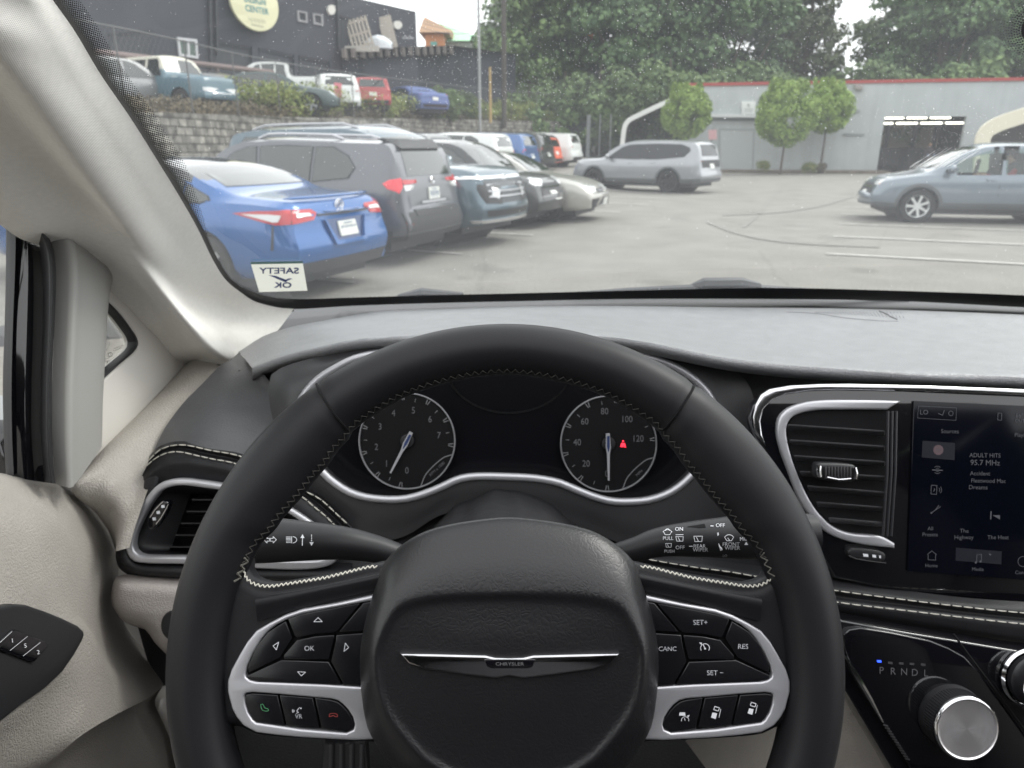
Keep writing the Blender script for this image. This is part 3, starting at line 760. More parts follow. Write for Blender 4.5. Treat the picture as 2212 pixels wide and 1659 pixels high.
mm = Marks(); mm.poly([(1894.5,1426),(1903.5,1426.5),(1904,1431),(1895,1430.5)])
mm.on_frame('gear_light', co, .0056, mat('gear_blue', (.02,.05,.6), .5, emis=(.03,.09,1), es=2.2), cons)
# knob lathe
def knob(name, px, py, fr, prof, mats_, ribs=0, n=96, parent=None):
    c2 = fr.px(px, py, 0)
    V = []; 
    for (r, h) in prof:
        for k in range(n):
            q = 2*math.pi*k/n; rr = r
            V.append(fr.to3((c2[0] + rr*math.cos(q), c2[1] + rr*math.sin(q)), h))
    Fc = grid_faces(n, len(prof), True)
    Fc.append(tuple(range((len(prof)-1)*n, len(prof)*n)))
    return V, Fc
sx_, sy_ = 2045, 1541
R1 = .0275
body = knob('shift_knob', sx_, sy_, co, [(R1*1.02,.004),(R1*1.03,.008),(R1*.98,.012),(R1*.97,.026)], None)
kb = mk('shift_knob', body[0], body[1], mat('knob_black', (.02,.02,.023), .3), cons, 40)
mb = MB(); c2 = co.px(sx_, sy_, 0)
for k in range(72):
    q = 2*math.pi*k/72
    a = co.to3((c2[0] + R1*.985*math.cos(q), c2[1] + R1*.985*math.sin(q)), .011); b = co.to3((c2[0] + R1*.97*math.cos(q), c2[1] + R1*.97*math.sin(q)), .024)
    mb.tube([a, b], .0006, 5)
mb.build('knob_grip', PLD, cons)
V, Fc = knob('x', sx_, sy_, co, [(R1*.97,.0245),(R1*1.0,.026),(R1*.99,.0285),(R1*.93,.0295)], None)
mk('knob_ring', V, Fc[:-1], CHR, cons, 60)
BR = mat('brushed_metal', (.95,.93,.95), .24, metal=.86)
if True:
    t = BR.node_tree; tcn = [n for n in t.nodes if n.type == 'TEX_COORD'][0]
    p = t.nodes['Principled BSDF']; p.inputs['Anisotropic'].default_value = .9
    tg = t.nodes.new('ShaderNodeTangent'); tg.direction_type = 'UV_MAP'
V, Fc = knob('x', sx_, sy_, co, [(R1*.93,.0295),(R1*.90,.0285),(R1*.86,.0283),(R1*.5,.0283),(R1*.2,.0283),(.0005,.0283)], None)
cap = mk('knob_cap', V, Fc, BR, cons, 60)
uvl = cap.data.uv_layers.new(name='UVMap')
cc = co.to3((c2[0], c2[1]), .0283)
for li, l in enumerate(cap.data.loops):
    r = cap.data.vertices[l.vertex_index].co - cc
    uvl.data[li].uv = (math.atan2(r.dot(UP), r.dot(RT))/(2*math.pi) % 1.0, r.length*30)
# tangent around the centre for the turned-metal look
geo = t.nodes.new('ShaderNodeTexCoord')
vs = t.nodes.new('ShaderNodeVectorMath'); vs.operation = 'SUBTRACT'; vs.inputs[1].default_value = tuple(cc)
cx_ = t.nodes.new('ShaderNodeVectorMath'); cx_.operation = 'CROSS_PRODUCT'; cx_.inputs[1].default_value = tuple(-FW)
nz_ = t.nodes.new('ShaderNodeVectorMath'); nz_.operation = 'NORMALIZE'
t.links.new(geo.outputs['Object'], vs.inputs[0]); t.links.new(vs.outputs[0], cx_.inputs[0]); t.links.new(cx_.outputs[0], nz_.inputs[0]); t.links.new(nz_.outputs[0], p.inputs['Tangent'])
V, Fc = knob('x', 2222, 1462, co, [(.022,.004),(.0225,.010),(.021,.012),(.0205,.022)], None)
mk('volume_knob', V, Fc, mat('knob_black'), cons, 40)
V, Fc = knob('x', 2222, 1462, co, [(.0205,.022),(.0215,.0235),(.020,.026),(.017,.0265)], None)
mk('volume_ring', V, Fc, CHR, cons, 60)
V, Fc = knob('x', 2222, 1462, co, [(.026,.001),(.027,.004),(.025,.006),(.0235,.004)], None)
mk('volume_collar', V, Fc[:-1], CHR, cons, 60)
loft('console_side', [[(1700,1470,.72),(1790,1462,.66),(1823,1484,.655),(1926,1657,.655),(1980,1740,.655)], [(1640,1500,.78),(1740,1560,.69),(1780,1620,.68),(1820,1700,.68),(1850,1780,.68)],
                     [(1480,1600,.95),(1560,1700,.80),(1620,1740,.75),(1700,1780,.72),(1760,1840,.70)]], 40, 24, LEB, van, ang=180)

# ---- knee bolster (beige), ignition knob, footwell
KB = [(250,1246),(241,1272),(240,1302),(250,1322),(267,1342),(295,1354),(315,1361),(335,1389),(366,1419),(420,1460),(520,1475),(640,1470),(700,1400),(720,1250),(560,1250),(400,1246),(300,1240)]
kb2 = cr(KB, 80, True)
def shr(lp, k, c=None):
    cx0 = sum(p[0] for p in lp)/len(lp) if c is None else c[0]; cy0 = sum(p[1] for p in lp)/len(lp) if c is None else c[1]
    return [(cx0 + (x-cx0)*k, cy0 + (y-cy0)*k) for x, y in lp]
def off_in(lp, px_):
    n = len(lp); out = []
    ar = sum(lp[i][0]*lp[(i+1) % n][1] - lp[(i+1) % n][0]*lp[i][1] for i in range(n))
    sg = 1 if ar > 0 else -1
    for i in range(n):
        x0, y0 = lp[i-1]; x1, y1 = lp[(i+1) % n]; dx, dy = x1-x0, y1-y0; l = math.hypot(dx, dy) or 1
        out.append((lp[i][0] - sg*dy/l*px_, lp[i][1] + sg*dx/l*px_))
    return out
rows = [[(x, y, .80) for x, y in kb2], [(x, y, .765) for x, y in off_in(kb2, 2)], [(x, y, .75) for x, y in off_in(kb2, 12)], [(x, y, .742) for x, y in off_in(kb2, 28)], [(x, y, .74) for x, y in shr(off_in(kb2, 30), .5)], [(x, y, .74) for x, y in shr(kb2, .02)]]
knee = loft('knee_bolster', rows, 80, 30, mat('rose_beige_leather', (.42,.385,.365), .5, spec=.35, bump=('leather', 300, .4, .0009), var=(25,.05)), van, closed=True, ang=180)
plate('headlight_knob', [[(372 + 26*math.cos(2*math.pi*k/30), 1352 + 32*math.sin(2*math.pi*k/30)) for k in range(30)]], camframe(.738), .01, PLD, van, bev=.002)
FW_ = MB()
FW_.add([Vector(v) for v in ((-.6,.2,.72),(.6,.2,.72),(.6,1.6,.72),(-.6,1.3,.72),(-.6,1.25,1.12),(.6,1.25,1.12))], [(0,1,2,3),(3,2,5,4)])
FW_.build('footwell', mat('carpet', (.02,.02,.021), .95, bump=('noise', 300, .6, .003)), van)
mb = MB()
pd = camframe(.92)
plate('brake_pedal', [[(700,1608),(790,1600),(800,1740),(690,1740)]], pd, .02, mat('pedal_rubber', (.03,.03,.033), .6), van, bev=.004)
for x in (716, 738, 760, 782): mb.tube([W(x, 1606, .918), W(x-2, 1735, .918)], .003, 6)
mb.build('pedal_ribs', mat('pedal_rib', (.055,.055,.06), .5), van)
loft('column_cover', [[(930,1230,.58),(1106,1200,.56),(1280,1230,.58)], [(900,1400,.56),(1106,1400,.52),(1310,1400,.56)], [(930,1600,.62),(1106,1640,.60),(1280,1600,.62)], [(1000,1700,.8),(1106,1740,.8),(1200,1700,.8)]], 20, 20, PLD, van, ang=180)

# ---- left side: A-pillar, post, quarter glass, door
def wsr(pts, k, k2=None):
    n_ = len(pts)
    return [CAM + ray(x, y)*(ws_d(x, min(y, 662))*(k + ((k2 if k2 else k) - k)*sstep0(i/(n_-1), .45, 1))) for i, (x, y) in enumerate(pts)]
def sstep0(x, a_, b_):
    t_ = max(0, min(1, (x-a_)/(b_-a_))); return t_*t_*(3-2*t_)
R0 = wsr([(60,-80),(114,0),(160,65),(217,160),(282,255),(345,355),(382,415),(425,490),(462,565),(490,607),(525,635),(553,652),(600,664),(635,667)], .985)
R1_ = wsr([(10,-60),(64,18),(114,92),(172,190),(238,290),(300,388),(342,455),(388,530),(430,600),(465,648),(505,682),(548,704),(598,716)], .93, .975)
R2_ = wsr([(-80,20),(0,112),(58,188),(120,278),(190,376),(250,458),(302,525),(352,590),(402,650),(442,694),(480,730),(514,752),(548,762)], .865, .962)
x3 = [(-200,0),(-60,150),(0,220),(60,290),(120,355),(175,415),(215,465),(262,525),(315,590),(370,655),(420,712),(460,754),(500,785)]
R3_ = [XH(x, y, -.325 - .06*min(1, (x+200)/560)) for x, y in x3]
x4 = [(-200,260),(-60,380),(0,422),(50,460),(92,492),(130,508),(160,522),(215,555),(250,585),(312,647),(350,690),(380,722),(412,762),(474,792)]
R4_ = [XH(x, y, -.405 - .02*min(1, (x+200)/500)) for x, y in x4]
R4b = [v + Vector((-.03, .01, -.01)) for v in R4_]
tops = [Vector((-.27,.40,1.735)), Vector((-.30,.36,1.74)), Vector((-.335,.30,1.735)), Vector((-.385,.24,1.70)), Vector((-.42,.20,1.66)), Vector((-.45,.21,1.65))]
pil = loft('windshield_pillar', [[v_] + r_ for v_, r_ in zip(tops, [R0, R1_, R2_, R3_, R4_, R4b])], 150, 60, FAB, van, ang=180)
sp = [(92,490),(112,527),(120,565),(121,615),(118,700),(112,829),(111,900),(114,980),(120,1045)]
pl = [(150,515),(158,545),(161,580),(160,640),(156,720),(151,829),(150,900),(150,980),(152,1054)]
pl2 = [(162,520),(170,545),(173,580),(172,640),(168,720),(163,829),(162,900),(161,980),(162,1046)]
pr = [(243,586),(240,600),(236,620),(231,660),(226,740),(221,829),(219,880),(218,930),(217,970)]
post = loft('quarter_post', [[XH(x, y, -.435) for x, y in sp], [XH(x, y, -.418) for x, y in pl], [XH(x, y, -.420) for x, y in pl2], [XH(x, y, -.432) for x, y in pr], [XH(x-3, y, -.47) for x, y in pr]], 60, 30, PLP, van, ang=180)
QG = [(190,600),(230,645),(260,676),(284,708),(297,728),(300,745),(292,760),(262,786),(222,822),(190,850)]
sf = sidef(-.452)
sf = Frame((-.452, 0, 1.2), (0, -1, 0), (0, 0, 1))
sf.w = Vector((1, 0, 0)); sf.u = Vector((0, 1, 0)); sf.v = Vector((0, 0, 1))
qt = plate('quarter_trim', [[(150,540),(200,545),(250,580),(312,640),(375,705),(425,765),(372,840),(290,922),(225,986),(150,1050)], cr(QG, 60, True)], sf, .02, PLB, van, bev=.004)
plate('quarter_seal', [cr(QG, 60, True), cr(off_in(QG, 5), 60, True)], sf, .012, RUB, qt, h=.003, bev=.002)
qg = mk('quarter_glass', [XH(x, y, -.472) for x, y in QG], [tuple(range(len(QG)))], glass('side_glass', (.97,.98,.96), .4), van, 0)
mb = MB(); q1 = cr(off_in(QG, 9), 90, True)
for i, (x, y) in enumerate(q1):
    if x < 205: continue
    for k in range(3):
        t_ = off_in(q1, -2 + k*3.0)[i]; r_ = 1.2*(1-k*.18)
        mb.add([XH(t_[0] + r_*c, t_[1] + r_*s_, -.4715) for c, s_ in ((1,0),(0,1),(-1,0),(0,-1))], [(0,1,2,3)])
mb.build('quarter_frit', FRT, qg, ang=0)
mm = Marks()
for (x, y, l) in ((262,748,28),(258,754,22),(268,757,16),(232,775,14),(230,781,12)):
    for k in range(int(l/2.6)): mm.line([(x - l/2 + k*2.6, y + k*-1.05 + l*.2), (x - l/2 + k*2.6 + 1.4, y + k*-1.05 + l*.2 - 1.6)], .8)
mm.arc(238, 766, 4.5, 0, 360, 1); mm.arc(236, 784, 4.5, 0, 360, 1)
mk('glass_marking', [XH(p[0], p[1], -.4712) for p in mm.v], mm.f, FRT, qg, 0)
# light strip at the dash end
SL = [(412,772),(362,829),(300,892),(225,966),(185,1010),(156,1044),(168,1068),(205,1102),(236,1150),(250,1190)]
SR = [(476,790),(438,829),(402,866),(352,936),(327,991),(302,1041),(290,1075),(281,1100),(264,1150),(253,1190)]
strip = loft('dash_end_panel', [[XH(x, y, -.462) for x, y in SL], [XH(x+4, y+4, -.440) for x, y in SL], [XH(x*.5+a*.5, y*.5+b*.5, -.418) for (x, y), (a, b) in zip(SL, SR)], [XH(x, y, -.398) for x, y in SR], [XH(x+3, y+3, -.385) + FW*.02 for x, y in SR]], 60, 24, LEB, van, ang=180)
# door panel
D0 = [(-300,990),(-60,1015),(0,1022),(62,1029),(120,1041),(155,1054),(180,1074),(225,1129),(252,1187),(257,1230),(248,1290),(290,1380),(378,1461)]
D1 = [(-300,1003),(-66,1027),(-8,1034),(54,1043),(108,1057),(140,1074),(162,1095),(200,1145),(226,1195),(234,1240),(226,1310),(262,1400),(352,1480)]
D2 = [(-300,1090),(-80,1108),(-20,1116),(38,1128),(88,1146),(115,1165),(132,1185),(162,1225),(180,1260),(190,1300),(200,1360),(232,1430),(322,1506)]
D3 = [(-300,1320),(-20,1300),(10,1300),(30,1302),(62,1306),(95,1317),(120,1328),(150,1342),(178,1356),(192,1376),(205,1430),(215,1490),(250,1544)]
D4 = [(-300,1540),(-20,1580),(0,1566),(25,1548),(55,1524),(80,1505),(100,1490),(125,1470),(142,1460),(160,1470),(172,1510),(165,1560),(175,1589)]
D5 = [(-300,1760),(-20,1700),(0,1690),(20,1680),(40,1672),(55,1668),(65,1665),(75,1662),(82,1660),(88,1660),(95,1658),(98,1656),(100,1654)]
door = loft('door_panel', [(lambda q: [Vector((q[0].x, -.35, q[0].z))] + q)(r_) for r_ in ([XH(x, y, -.47) for x, y in D0], [XH(x, y, -.448) for x, y in D1], [XH(x, y, -.418) for x, y in D2], [XH(x, y, -.405) for x, y in D3], [XH(x, y, -.402) for x, y in D4], [XH(x, y, -.425) for x, y in D5], [XH(x+6, y+6, -.46) for x, y in D5])], 110, 70, LEB, van, ang=180)
DL = [(378,1461),(322,1506),(250,1544),(175,1589),(100,1654),(40,1720)]
loft('door_lower', [[XH(x, y, -.458) for x, y in DL], [XH(x+4, y+6, -.466) for x, y in DL], [XH(x+40, y+90, -.47) for x, y in DL], [XH(x+120, y+300, -.48) for x, y in DL]], 30, 16, LEB, van, ang=180)
loft('side_backing', [[XH(x, y, -.475) for x, y in ((240,1200),(300,1260),(380,1300))], [XH(x, y, -.475) for x, y in ((230,1400),(330,1420),(420,1440))], [XH(x, y, -.475) for x, y in ((200,1640),(340,1660),(460,1680))]], 8, 8, PLB, van)
loft('kick_panel', [[XH(x, y, -.456) for x, y in ((370,1460),(335,1512),(352,1560),(372,1610),(390,1700))], [XH(x, y, -.44) for x, y in ((420,1470),(350,1512),(372,1560),(395,1610),(420,1700))], [XH(x, y, -.43) for x, y in ((560,1500),(560,1560),(560,1600),(560,1650),(560,1700))]], 20, 16, PLB, van, ang=180)
SPN = [(-160,1330),(0,1310),(30,1304),(62,1306),(100,1319),(137,1334),(172,1351),(184,1362),(185,1372),(180,1386),(162,1418),(137,1454),(100,1489),(50,1524),(0,1564),(-60,1620),(-200,1700)]
sd2 = Frame((-.398, 0, 1.2), (0, 1, 0), (0, 0, 1)); sd2.w = Vector((1, 0, 0))
def plateX(name, lp, x, th, m_, parent, bev, sm=0):
    f = Frame((x, 0, 1.2), (0, 1, 0), (0, 0, 1)); f.w = Vector((1, 0, 0))
    return plate(name, [lp], f, th, m_, parent, bev, sm=sm)
swp = plateX('switch_panel', SPN, -.397, .03, mat('switch_plastic', (.02,.02,.022), .45), door, .004)
plateX('memory_switch', [(-20,1402),(0,1386),(26,1362),(34,1359),(100,1386),(106,1394),(80,1425),(70,1431),(0,1404)], -.395, .004, GLB, door, .001)
f_ = Frame((-.3945, 0, 1.2), (0, 1, 0), (0, 0, 1)); f_.w = Vector((1, 0, 0))
mm = Marks(); mm.text('1', 27, 1384, 9, rot=10); mm.text('S', 55, 1395, 9, rot=10); mm.text('2', 83, 1409, 9, rot=10)
mm.line([(59,1375),(22,1405)], 1); mm.line([(87,1388),(50,1417)], 1); mm.line([(0,1388),(26,1364)], 1)
mm.on_frame('switch_marks', f_, .0004, WHT, door)
# door window seals
Q0 = [(-120,330),(0,422),(50,460),(92,492),(112,527),(120,565),(121,615),(118,700),(112,829),(114,980),(120,1045)]
Q1 = [(-120,345),(0,434),(32,457),(60,480),(78,508),(88,545),(92,600),(92,700),(88,829),(88,940),(96,1042)]
Q2 = [(-120,360),(0,448),(15,462),(28,478),(33,500),(33,560),(31,620),(28,700),(25,829),(26,940),(30,1032)]
Q3 = [(-120,366),(0,453),(8,462),(13,475),(14,500),(14,560),(13,620),(11,700),(7,829),(9,940),(14,1030)]
loft('door_seal', [[XH(x, y, -.43) for x, y in Q0], [XH(x*.6+a*.4, y*.6+b*.4, -.424) for (x, y), (a, b) in zip(Q0, Q1)], [XH(x, y, -.445) for x, y in Q1]], 60, 10, RUB, van, ang=180)
loft('door_frame', [[XH(x, y, -.45) for x, y in Q1], [XH(x*.5+a*.5, y*.5+b*.5, -.452) for (x, y), (a, b) in zip(Q1, Q2)], [XH(x, y, -.462) for x, y in Q2]], 60, 10, GLB, van, ang=180)
loft('glass_channel', [[XH(x, y, -.458) for x, y in Q2], [XH(x, y, -.470) for x, y in Q3], [XH(x+3, y, -.49) for x, y in Q3]], 60, 10, RUB, van, ang=180)
mk('door_glass', [Vector((-.492, y, z)) for y, z in ((-.8,1.25),(.55,1.2),(.55,1.75),(-.8,1.85))], [(0,1,2,3)], glass('side_glass'), van, 0)
mb = MB(); mb.box(XH(2, 1000, -.60), (.14,.12,.14)); mb.build('side_mirror', GLB, van, bev=.02)
# shell of the cabin (roof lining, far side), front roof left open to let in light
HL = mat('headliner', (.62,.60,.56), .9)
mb = MB()
mb.add([Vector(v) for v in ((1.2,-.35,1.82),(-.45,-.35,1.82),(1.15,-1.6,1.82),(-.42,-1.6,1.82))], [(1,0,2,3)])
mb.build('headliner', HL, van)
mb = MB()
mb.add([Vector(v) for v in ((-.50,.1,.4),(-.50,-1.6,.4),(-.50,-1.6,1.2),(-.50,.1,1.2))], [(0,1,2,3)])
mb.build('cabin_trim', LEB, van); mb = MB()
mb.add([Vector(v) for v in ((1.28,1.4,.4),(1.28,-1.6,.4),(1.28,-1.6,1.2),(1.28,1.4,1.2))], [(0,1,2,3)])
mb.build('cabin_trim', LEB, van)
mb = MB()
mb.add([Vector(v) for v in ((-.50,-.35,1.2),(-.50,-1.6,1.2),(-.46,-1.6,1.82),(-.46,-.35,1.82))], [(0,1,2,3)])
mb.build('rear_light_blocker', mat('rear_light_blocker', (.01,.012,.012), .1), van); mb = MB()  # opaque dark panels, added out of view to cut light from the rear sides
mb.add([Vector(v) for v in ((1.28,-.35,1.2),(1.28,-1.6,1.2),(1.2,-1.6,1.82),(1.2,-.35,1.82))], [(0,1,2,3)])
mb.build('rear_light_blocker', mat('rear_light_blocker', (.01,.012,.012), .1), van)
mb = MB()
mb.add([Vector(v) for v in ((-.6,-1.6,.55),(1.3,-1.6,.55),(1.3,.6,.55),(-.6,.6,.55))], [(0,1,2,3)])
mb.build('cabin_floor', mat('carpet', (.02,.02,.021), .95), van)
mb = MB(); mb.box((.4,-1.35,1.18), (1.9,.3,1.3)); mb.build('added_rear_seats', mat('seat_black', (.02,.02,.022), .8), van, bev=.05)  # unseen black block of seats, added so glossy panels reflect something dark
for sx0 in (0.0, .78):
    mb = MB()
    mb.tube([Vector((sx0, -.55, .75)), Vector((sx0, -.62, 1.0)), Vector((sx0, -.68, 1.25)), Vector((sx0, -.70, 1.45))], [.20,.27,.26,.16], 16)
    mb.tube([Vector((sx0, -.71, 1.52)), Vector((sx0, -.72, 1.68))], [.13,.11], 12)
    mb.build('seat', MC['seat_black'], van)

# ---- stalks
def stalk(pts, name='stalk'):
    P = cr([(x, y, d_) for x, y, d_, r in pts], 30); R_ = cr([(i, r) for i, (x, y, d_, r) in enumerate(pts)], 30)
    return tube(name, [W(*p) for p in P], [r[1]/FPX*.5 for r in R_], PLD, van, n=28, ang=60)
sl = stalk([(455,1163,.50,42),(500,1165,.50,46),(610,1167,.50,48),(730,1172,.50,50),(800,1183,.505,40),(860,1200,.51,26),(900,1215,.52,22)], 'turn_signal_stalk')
sr = stalk([(1760,1150,.50,40),(1700,1154,.50,46),(1586,1160,.50,48),(1481,1165,.50,50),(1420,1172,.502,44),(1376,1186,.505,33),(1335,1196,.51,24),(1300,1205,.52,20)], 'wiper_stalk')
mm = Marks()
def arrow(mm, x, y, l, w_, th=1.6, dirn=1):
    mm.line([(x, y), (x + dirn*w_, y - 8)], th); 
# turn arrows (outlined)
mm.line([(570,1166),(577,1159),(577,1163),(582,1163),(582,1169),(577,1169),(577,1173)], 1.3, closed=True)
mm.line([(597,1166),(590,1159),(590,1163),(584,1163),(584,1169),(590,1169),(590,1173)], 1.3, closed=True)
for k in range(5): mm.line([(618,1160+k*3),(628,1160+k*3)], 1.3)
mm.line([(630,1159),(630,1173)], 1.6); mm.arc(631, 1166, 10, -80, 80, 1.6, ry=7); 
mm.line([(653,1178),(653.5,1162)], 2); mm.poly([(649,1162),(653.5,1154),(658,1162)])
for k in range(5): mm.disc(673, 1156+k*4, 1.2, n=8)
mm.poly([(668,1171),(678,1171),(673,1179)])
mm.on_mesh('stalk_marks', sl, WHT, sl, .0005)
mm = Marks()
mm.text('ON', 1467, 1143, 8, bold=.12); mm.text('OFF', 1469, 1183, 8, bold=.12); mm.text('PULL', 1443, 1163, 7.4, bold=.1); mm.text('PUSH', 1446, 1191, 6.6, bold=.2)
mm.text('REAR', 1511, 1180, 8, bold=.12); mm.text('WIPER', 1513, 1188, 8, bold=.12)
mm.text('OFF', 1556, 1135, 8, bold=.12); mm.text('FRONT', 1579, 1176, 8, bold=.12); mm.text('WIPER', 1582, 1184, 8, bold=.12); mm.text('MIST', 1609, 1164, 7.6, rot=4, bold=.3); mm.text('LO', 1566, 1201, 5.5)
mm.line([(1535,1136),(1541,1136)], 1.6); mm.line([(1489,1180),(1496,1180)], 1.6); mm.poly([(1608,1177),(1616,1177),(1612,1170)])
mm.poly([(1549,1151),(1552,1150),(1561,1188),(1556,1190),(1553,1180)])
for (cx0, cy0, k) in ((1442,1148,1),):
    mm.arc(cx0, cy0+8, 12, 35, 145, 1.1, 8); mm.line([(cx0-9,cy0),(cx0-5,cy0+7),(cx0+5,cy0+7),(cx0+9,cy0)], 1.1); mm.arc(cx0, cy0-2, 4, 0, 180, 1.1, 6)
mm.arc(1575, 1166, 11, 35, 145, 1.3, 8); mm.line([(1565,1160),(1570,1168),(1580,1168),(1585,1160)], 1.3); mm.line([(1572,1162),(1576,1167)], 1.6)
for cx0, cy0, s_ in ((1468,1164,1.0),(1508,1164,1.15),(1444,1178,.8)):
    mm.line([(cx0-8*s_,cy0-5*s_),(cx0+8*s_,cy0-5*s_),(cx0+7*s_,cy0+5*s_),(cx0-6*s_,cy0+5*s_)], 1.2, closed=True); mm.line([(cx0-3*s_,cy0-3*s_),(cx0+1*s_,cy0+5*s_)], 1.4)
mm.line([(1460,1155),(1476,1155)], 1.2)
mm.on_mesh('stalk_marks', sr, WHT, sr, .0005)
mm = Marks(); mm.line([(1481,1115),(1479,1165),(1482,1214)], 1.2); mm.line([(1528,1115),(1526,1165),(1530,1212)], 1.2); mm.line([(1546,1116),(1543,1165),(1548,1211)], 1.5)
mm.on_mesh('stalk_seams', sr, BLK, sr, .0004)
mm = Marks(); mm.poly([(1485,1138),(1488,1127),(1494,1123),(1515,1124),(1522,1132),(1525,1139),(1510,1140)])
mm.on_mesh('stalk_thumb_recess', sr, BLK, sr, .0004)

# ---- steering wheel
A8 = rad(8)
WU = RT; WV = UP*math.cos(A8) + FW*math.sin(A8)
WC = CAM + FW*.40 - UP*.152 - RT*.0037
wf = Frame(WC, WU, WV)
INR = [(0,.1594),(20,.158),(33,.1558),(39,.1518),(46,.1482),(53,.1474),(62,.150),(68,.1545),(80,.1565),(110,.158),(180,.159)]
def rin_(a):
    a = abs((a - 90 + 180) % 360 - 180)
    for (a0, r0), (a1, r1) in zip(INR, INR[1:]):
        if a <= a1:
            t_ = (a-a0)/(a1-a0); t_ = t_*t_*(3-2*t_); return r0 + (r1-r0)*t_
    return .159
n, m_ = 220, 30; V = []
for k in range(n):
    th = 360*k/n; ri = rin_(th); ro = .190; rc = (ri+ro)/2; ra = (ro-ri)/2
    c, s_ = math.cos(rad(th)), math.sin(rad(th))
    for j in range(m_):
        q = 2*math.pi*j/m_
        seam = .0009*math.exp(-(((th - 54) % 360 if th > 20 else 99)/.55)**2) if 50 < th < 58 else (.0009*math.exp(-((th-126)/.55)**2) if 122 < th < 130 else 0)
        r = rc + (ra - seam)*math.cos(q); h = (.0165 - seam)*math.sin(q)
        V.append(wf.to3((r*c, r*s_), h - .002))
rim = mk('steering_wheel', V, grid_faces(m_, n, True) + [((n-1)*m_ + j, (n-1)*m_ + (j+1) % m_, (j+1) % m_, j) for j in range(m_)], LEs, van, 180)
def rimpt(th, q, off=0.0):
    ri = rin_(th); rc = (ri+.190)/2; ra = (.190-ri)/2 + off
    r = rc + ra*math.cos(q); return wf.to3((r*math.cos(rad(th)), r*math.sin(rad(th))), (.0165+off)*math.sin(q) - .002)
def zig(name, a0, a1, step, mt, r=.00045, q0=2.62, q1=2.86):
    mb = MB(); a = a0
    while a < a1:
        mb.tube([rimpt(a, q0, .0003), rimpt(a + step*.5, q1, .0003)], r, 4)
        mb.tube([rimpt(a + step*.5, q1, .0003), rimpt(a + step, q0, .0003)], r, 4)
        a += step
    return mb.build(name, mt, rim)
zig('rim_stitching', 20, 160, 1.7, THD, .0003)
zig('rim_stitching', 16, 20, 1.7, mat('thread_mid', (.13,.125,.11), .8), .0004)
zig('rim_stitching', 160, 164, 1.7, MC['thread_mid'], .0006)
zig('rim_stitching', -62, -40, 1.9, MC['thread_mid'], .0005)
for th in (54, 126):                       # seams across the rim
    mb = MB(); mb.tube([rimpt(th + 1.2*math.sin(i*.5)*.0, .3 + i*.24, .0002) for i in range(11)], .0007, 5)
    mb.build('rim_seam', BLK, rim)
MIR = 2198
def mirp(lp): return [(MIR - x, y) for x, y in lp]
SPK = [(452,1165),(500,1180),(528,1205),(531,1236),(545,1254),(585,1263),(628,1257),(703,1245),(760,1232),(803,1221),(880,1215),(900,1400),(880,1605),(765,1608),(553,1596),(500,1575),(455,1585),(425,1500),(425,1300)]
TRO = [(856,1275),(818,1283),(728,1303),(653,1316),(615,1329),(580,1347),(553,1363),(533,1387),(517,1414),(499,1447),(491,1472),(491,1495),(500,1531),(510,1550),(525,1568),(553,1583),(600,1589),(653,1594),(765,1600),(856,1596)]
TW1 = [(830,1293),(803,1298),(700,1317),(650,1327),(618,1339),(595,1351),(578,1364),(563,1382),(545,1412),(533,1438),(529,1456),(531,1464),(540,1470),(553,1473),(700,1479),(776,1484),(830,1485)]
TW2 = [(527,1502),(532,1498),(545,1496),(600,1500),(678,1507),(715,1510),(730,1514),(742,1523),(752,1534),(762,1550),(766,1566),(763,1577),(748,1584),(650,1576),(553,1562),(545,1556),(535,1540),(529,1522)]
BUT = [[(621,1337),(650,1326),(700,1316),(779,1303),(730,1363),(722,1368),(680,1371),(641,1379),(636,1375)],
       [(534,1438),(553,1396),(578,1365),(617,1341),(632,1379),(612,1410),(606,1421),(537,1455)],
       [(641,1382),(680,1374),(722,1371),(721,1385),(712,1423),(708,1426),(612,1426),(612,1415)],
       [(784,1302),(830,1294),(830,1361),(731,1366)],
       [(726,1371),(830,1364),(830,1484),(742,1481),(714,1429),(724,1385)],
       [(535,1458),(608,1425),(710,1429),(738,1480),(560,1474),(535,1468)]]
BU2 = [[(528,1503),(533,1499),(545,1497),(600,1501),(615,1568),(553,1561),(546,1555),(536,1539),(530,1521)],
       [(603,1501),(676,1507),(690,1573),(618,1568)],
       [(679,1507),(715,1511),(729,1515),(741,1524),(751,1535),(761,1551),(765,1566),(762,1576),(748,1583),(694,1575)]]
for mir in (False, True):
    f = mirp if mir else (lambda z: z)
    plate('spoke', [cr(f(SPK), 90, True)], wf, .022, LEs, rim, bev=.008, h=.001, res=5, ang=60)
    t1 = cr(f(TW1), 70, True) if False else f(TW1)
    plate('spoke_trim', [f(TRO), f(TW1), f(TW2)], wf, .006, SAT if not mir else SAT, rim, bev=.0012, h=.0055, res=3, ang=60)
    plate('button_bezel', [f(TRO)], wf, .004, BLK, rim, h=.0015)
    for b in BUT: plate('button', [off_in(f(b), 1.0)], wf, .004, BTN, rim, bev=.0005, h=.0052)
    for b in BU2: plate('button', [off_in(f(b), 1.0)], wf, .004, BTN, rim, bev=.0005, h=.0048)
    loft('spoke_roll', [[wf.to3(wf.px(*p), -.012) for p in f([(560,1300),(700,1270),(830,1240)])], [wf.to3(wf.px(*p), .006) for p in f([(560,1290),(700,1265),(830,1238)])], [wf.to3(wf.px(*p), .003) for p in f([(560,1340),(700,1300),(830,1270)])]], 12, 10, LEs, rim, ang=180)
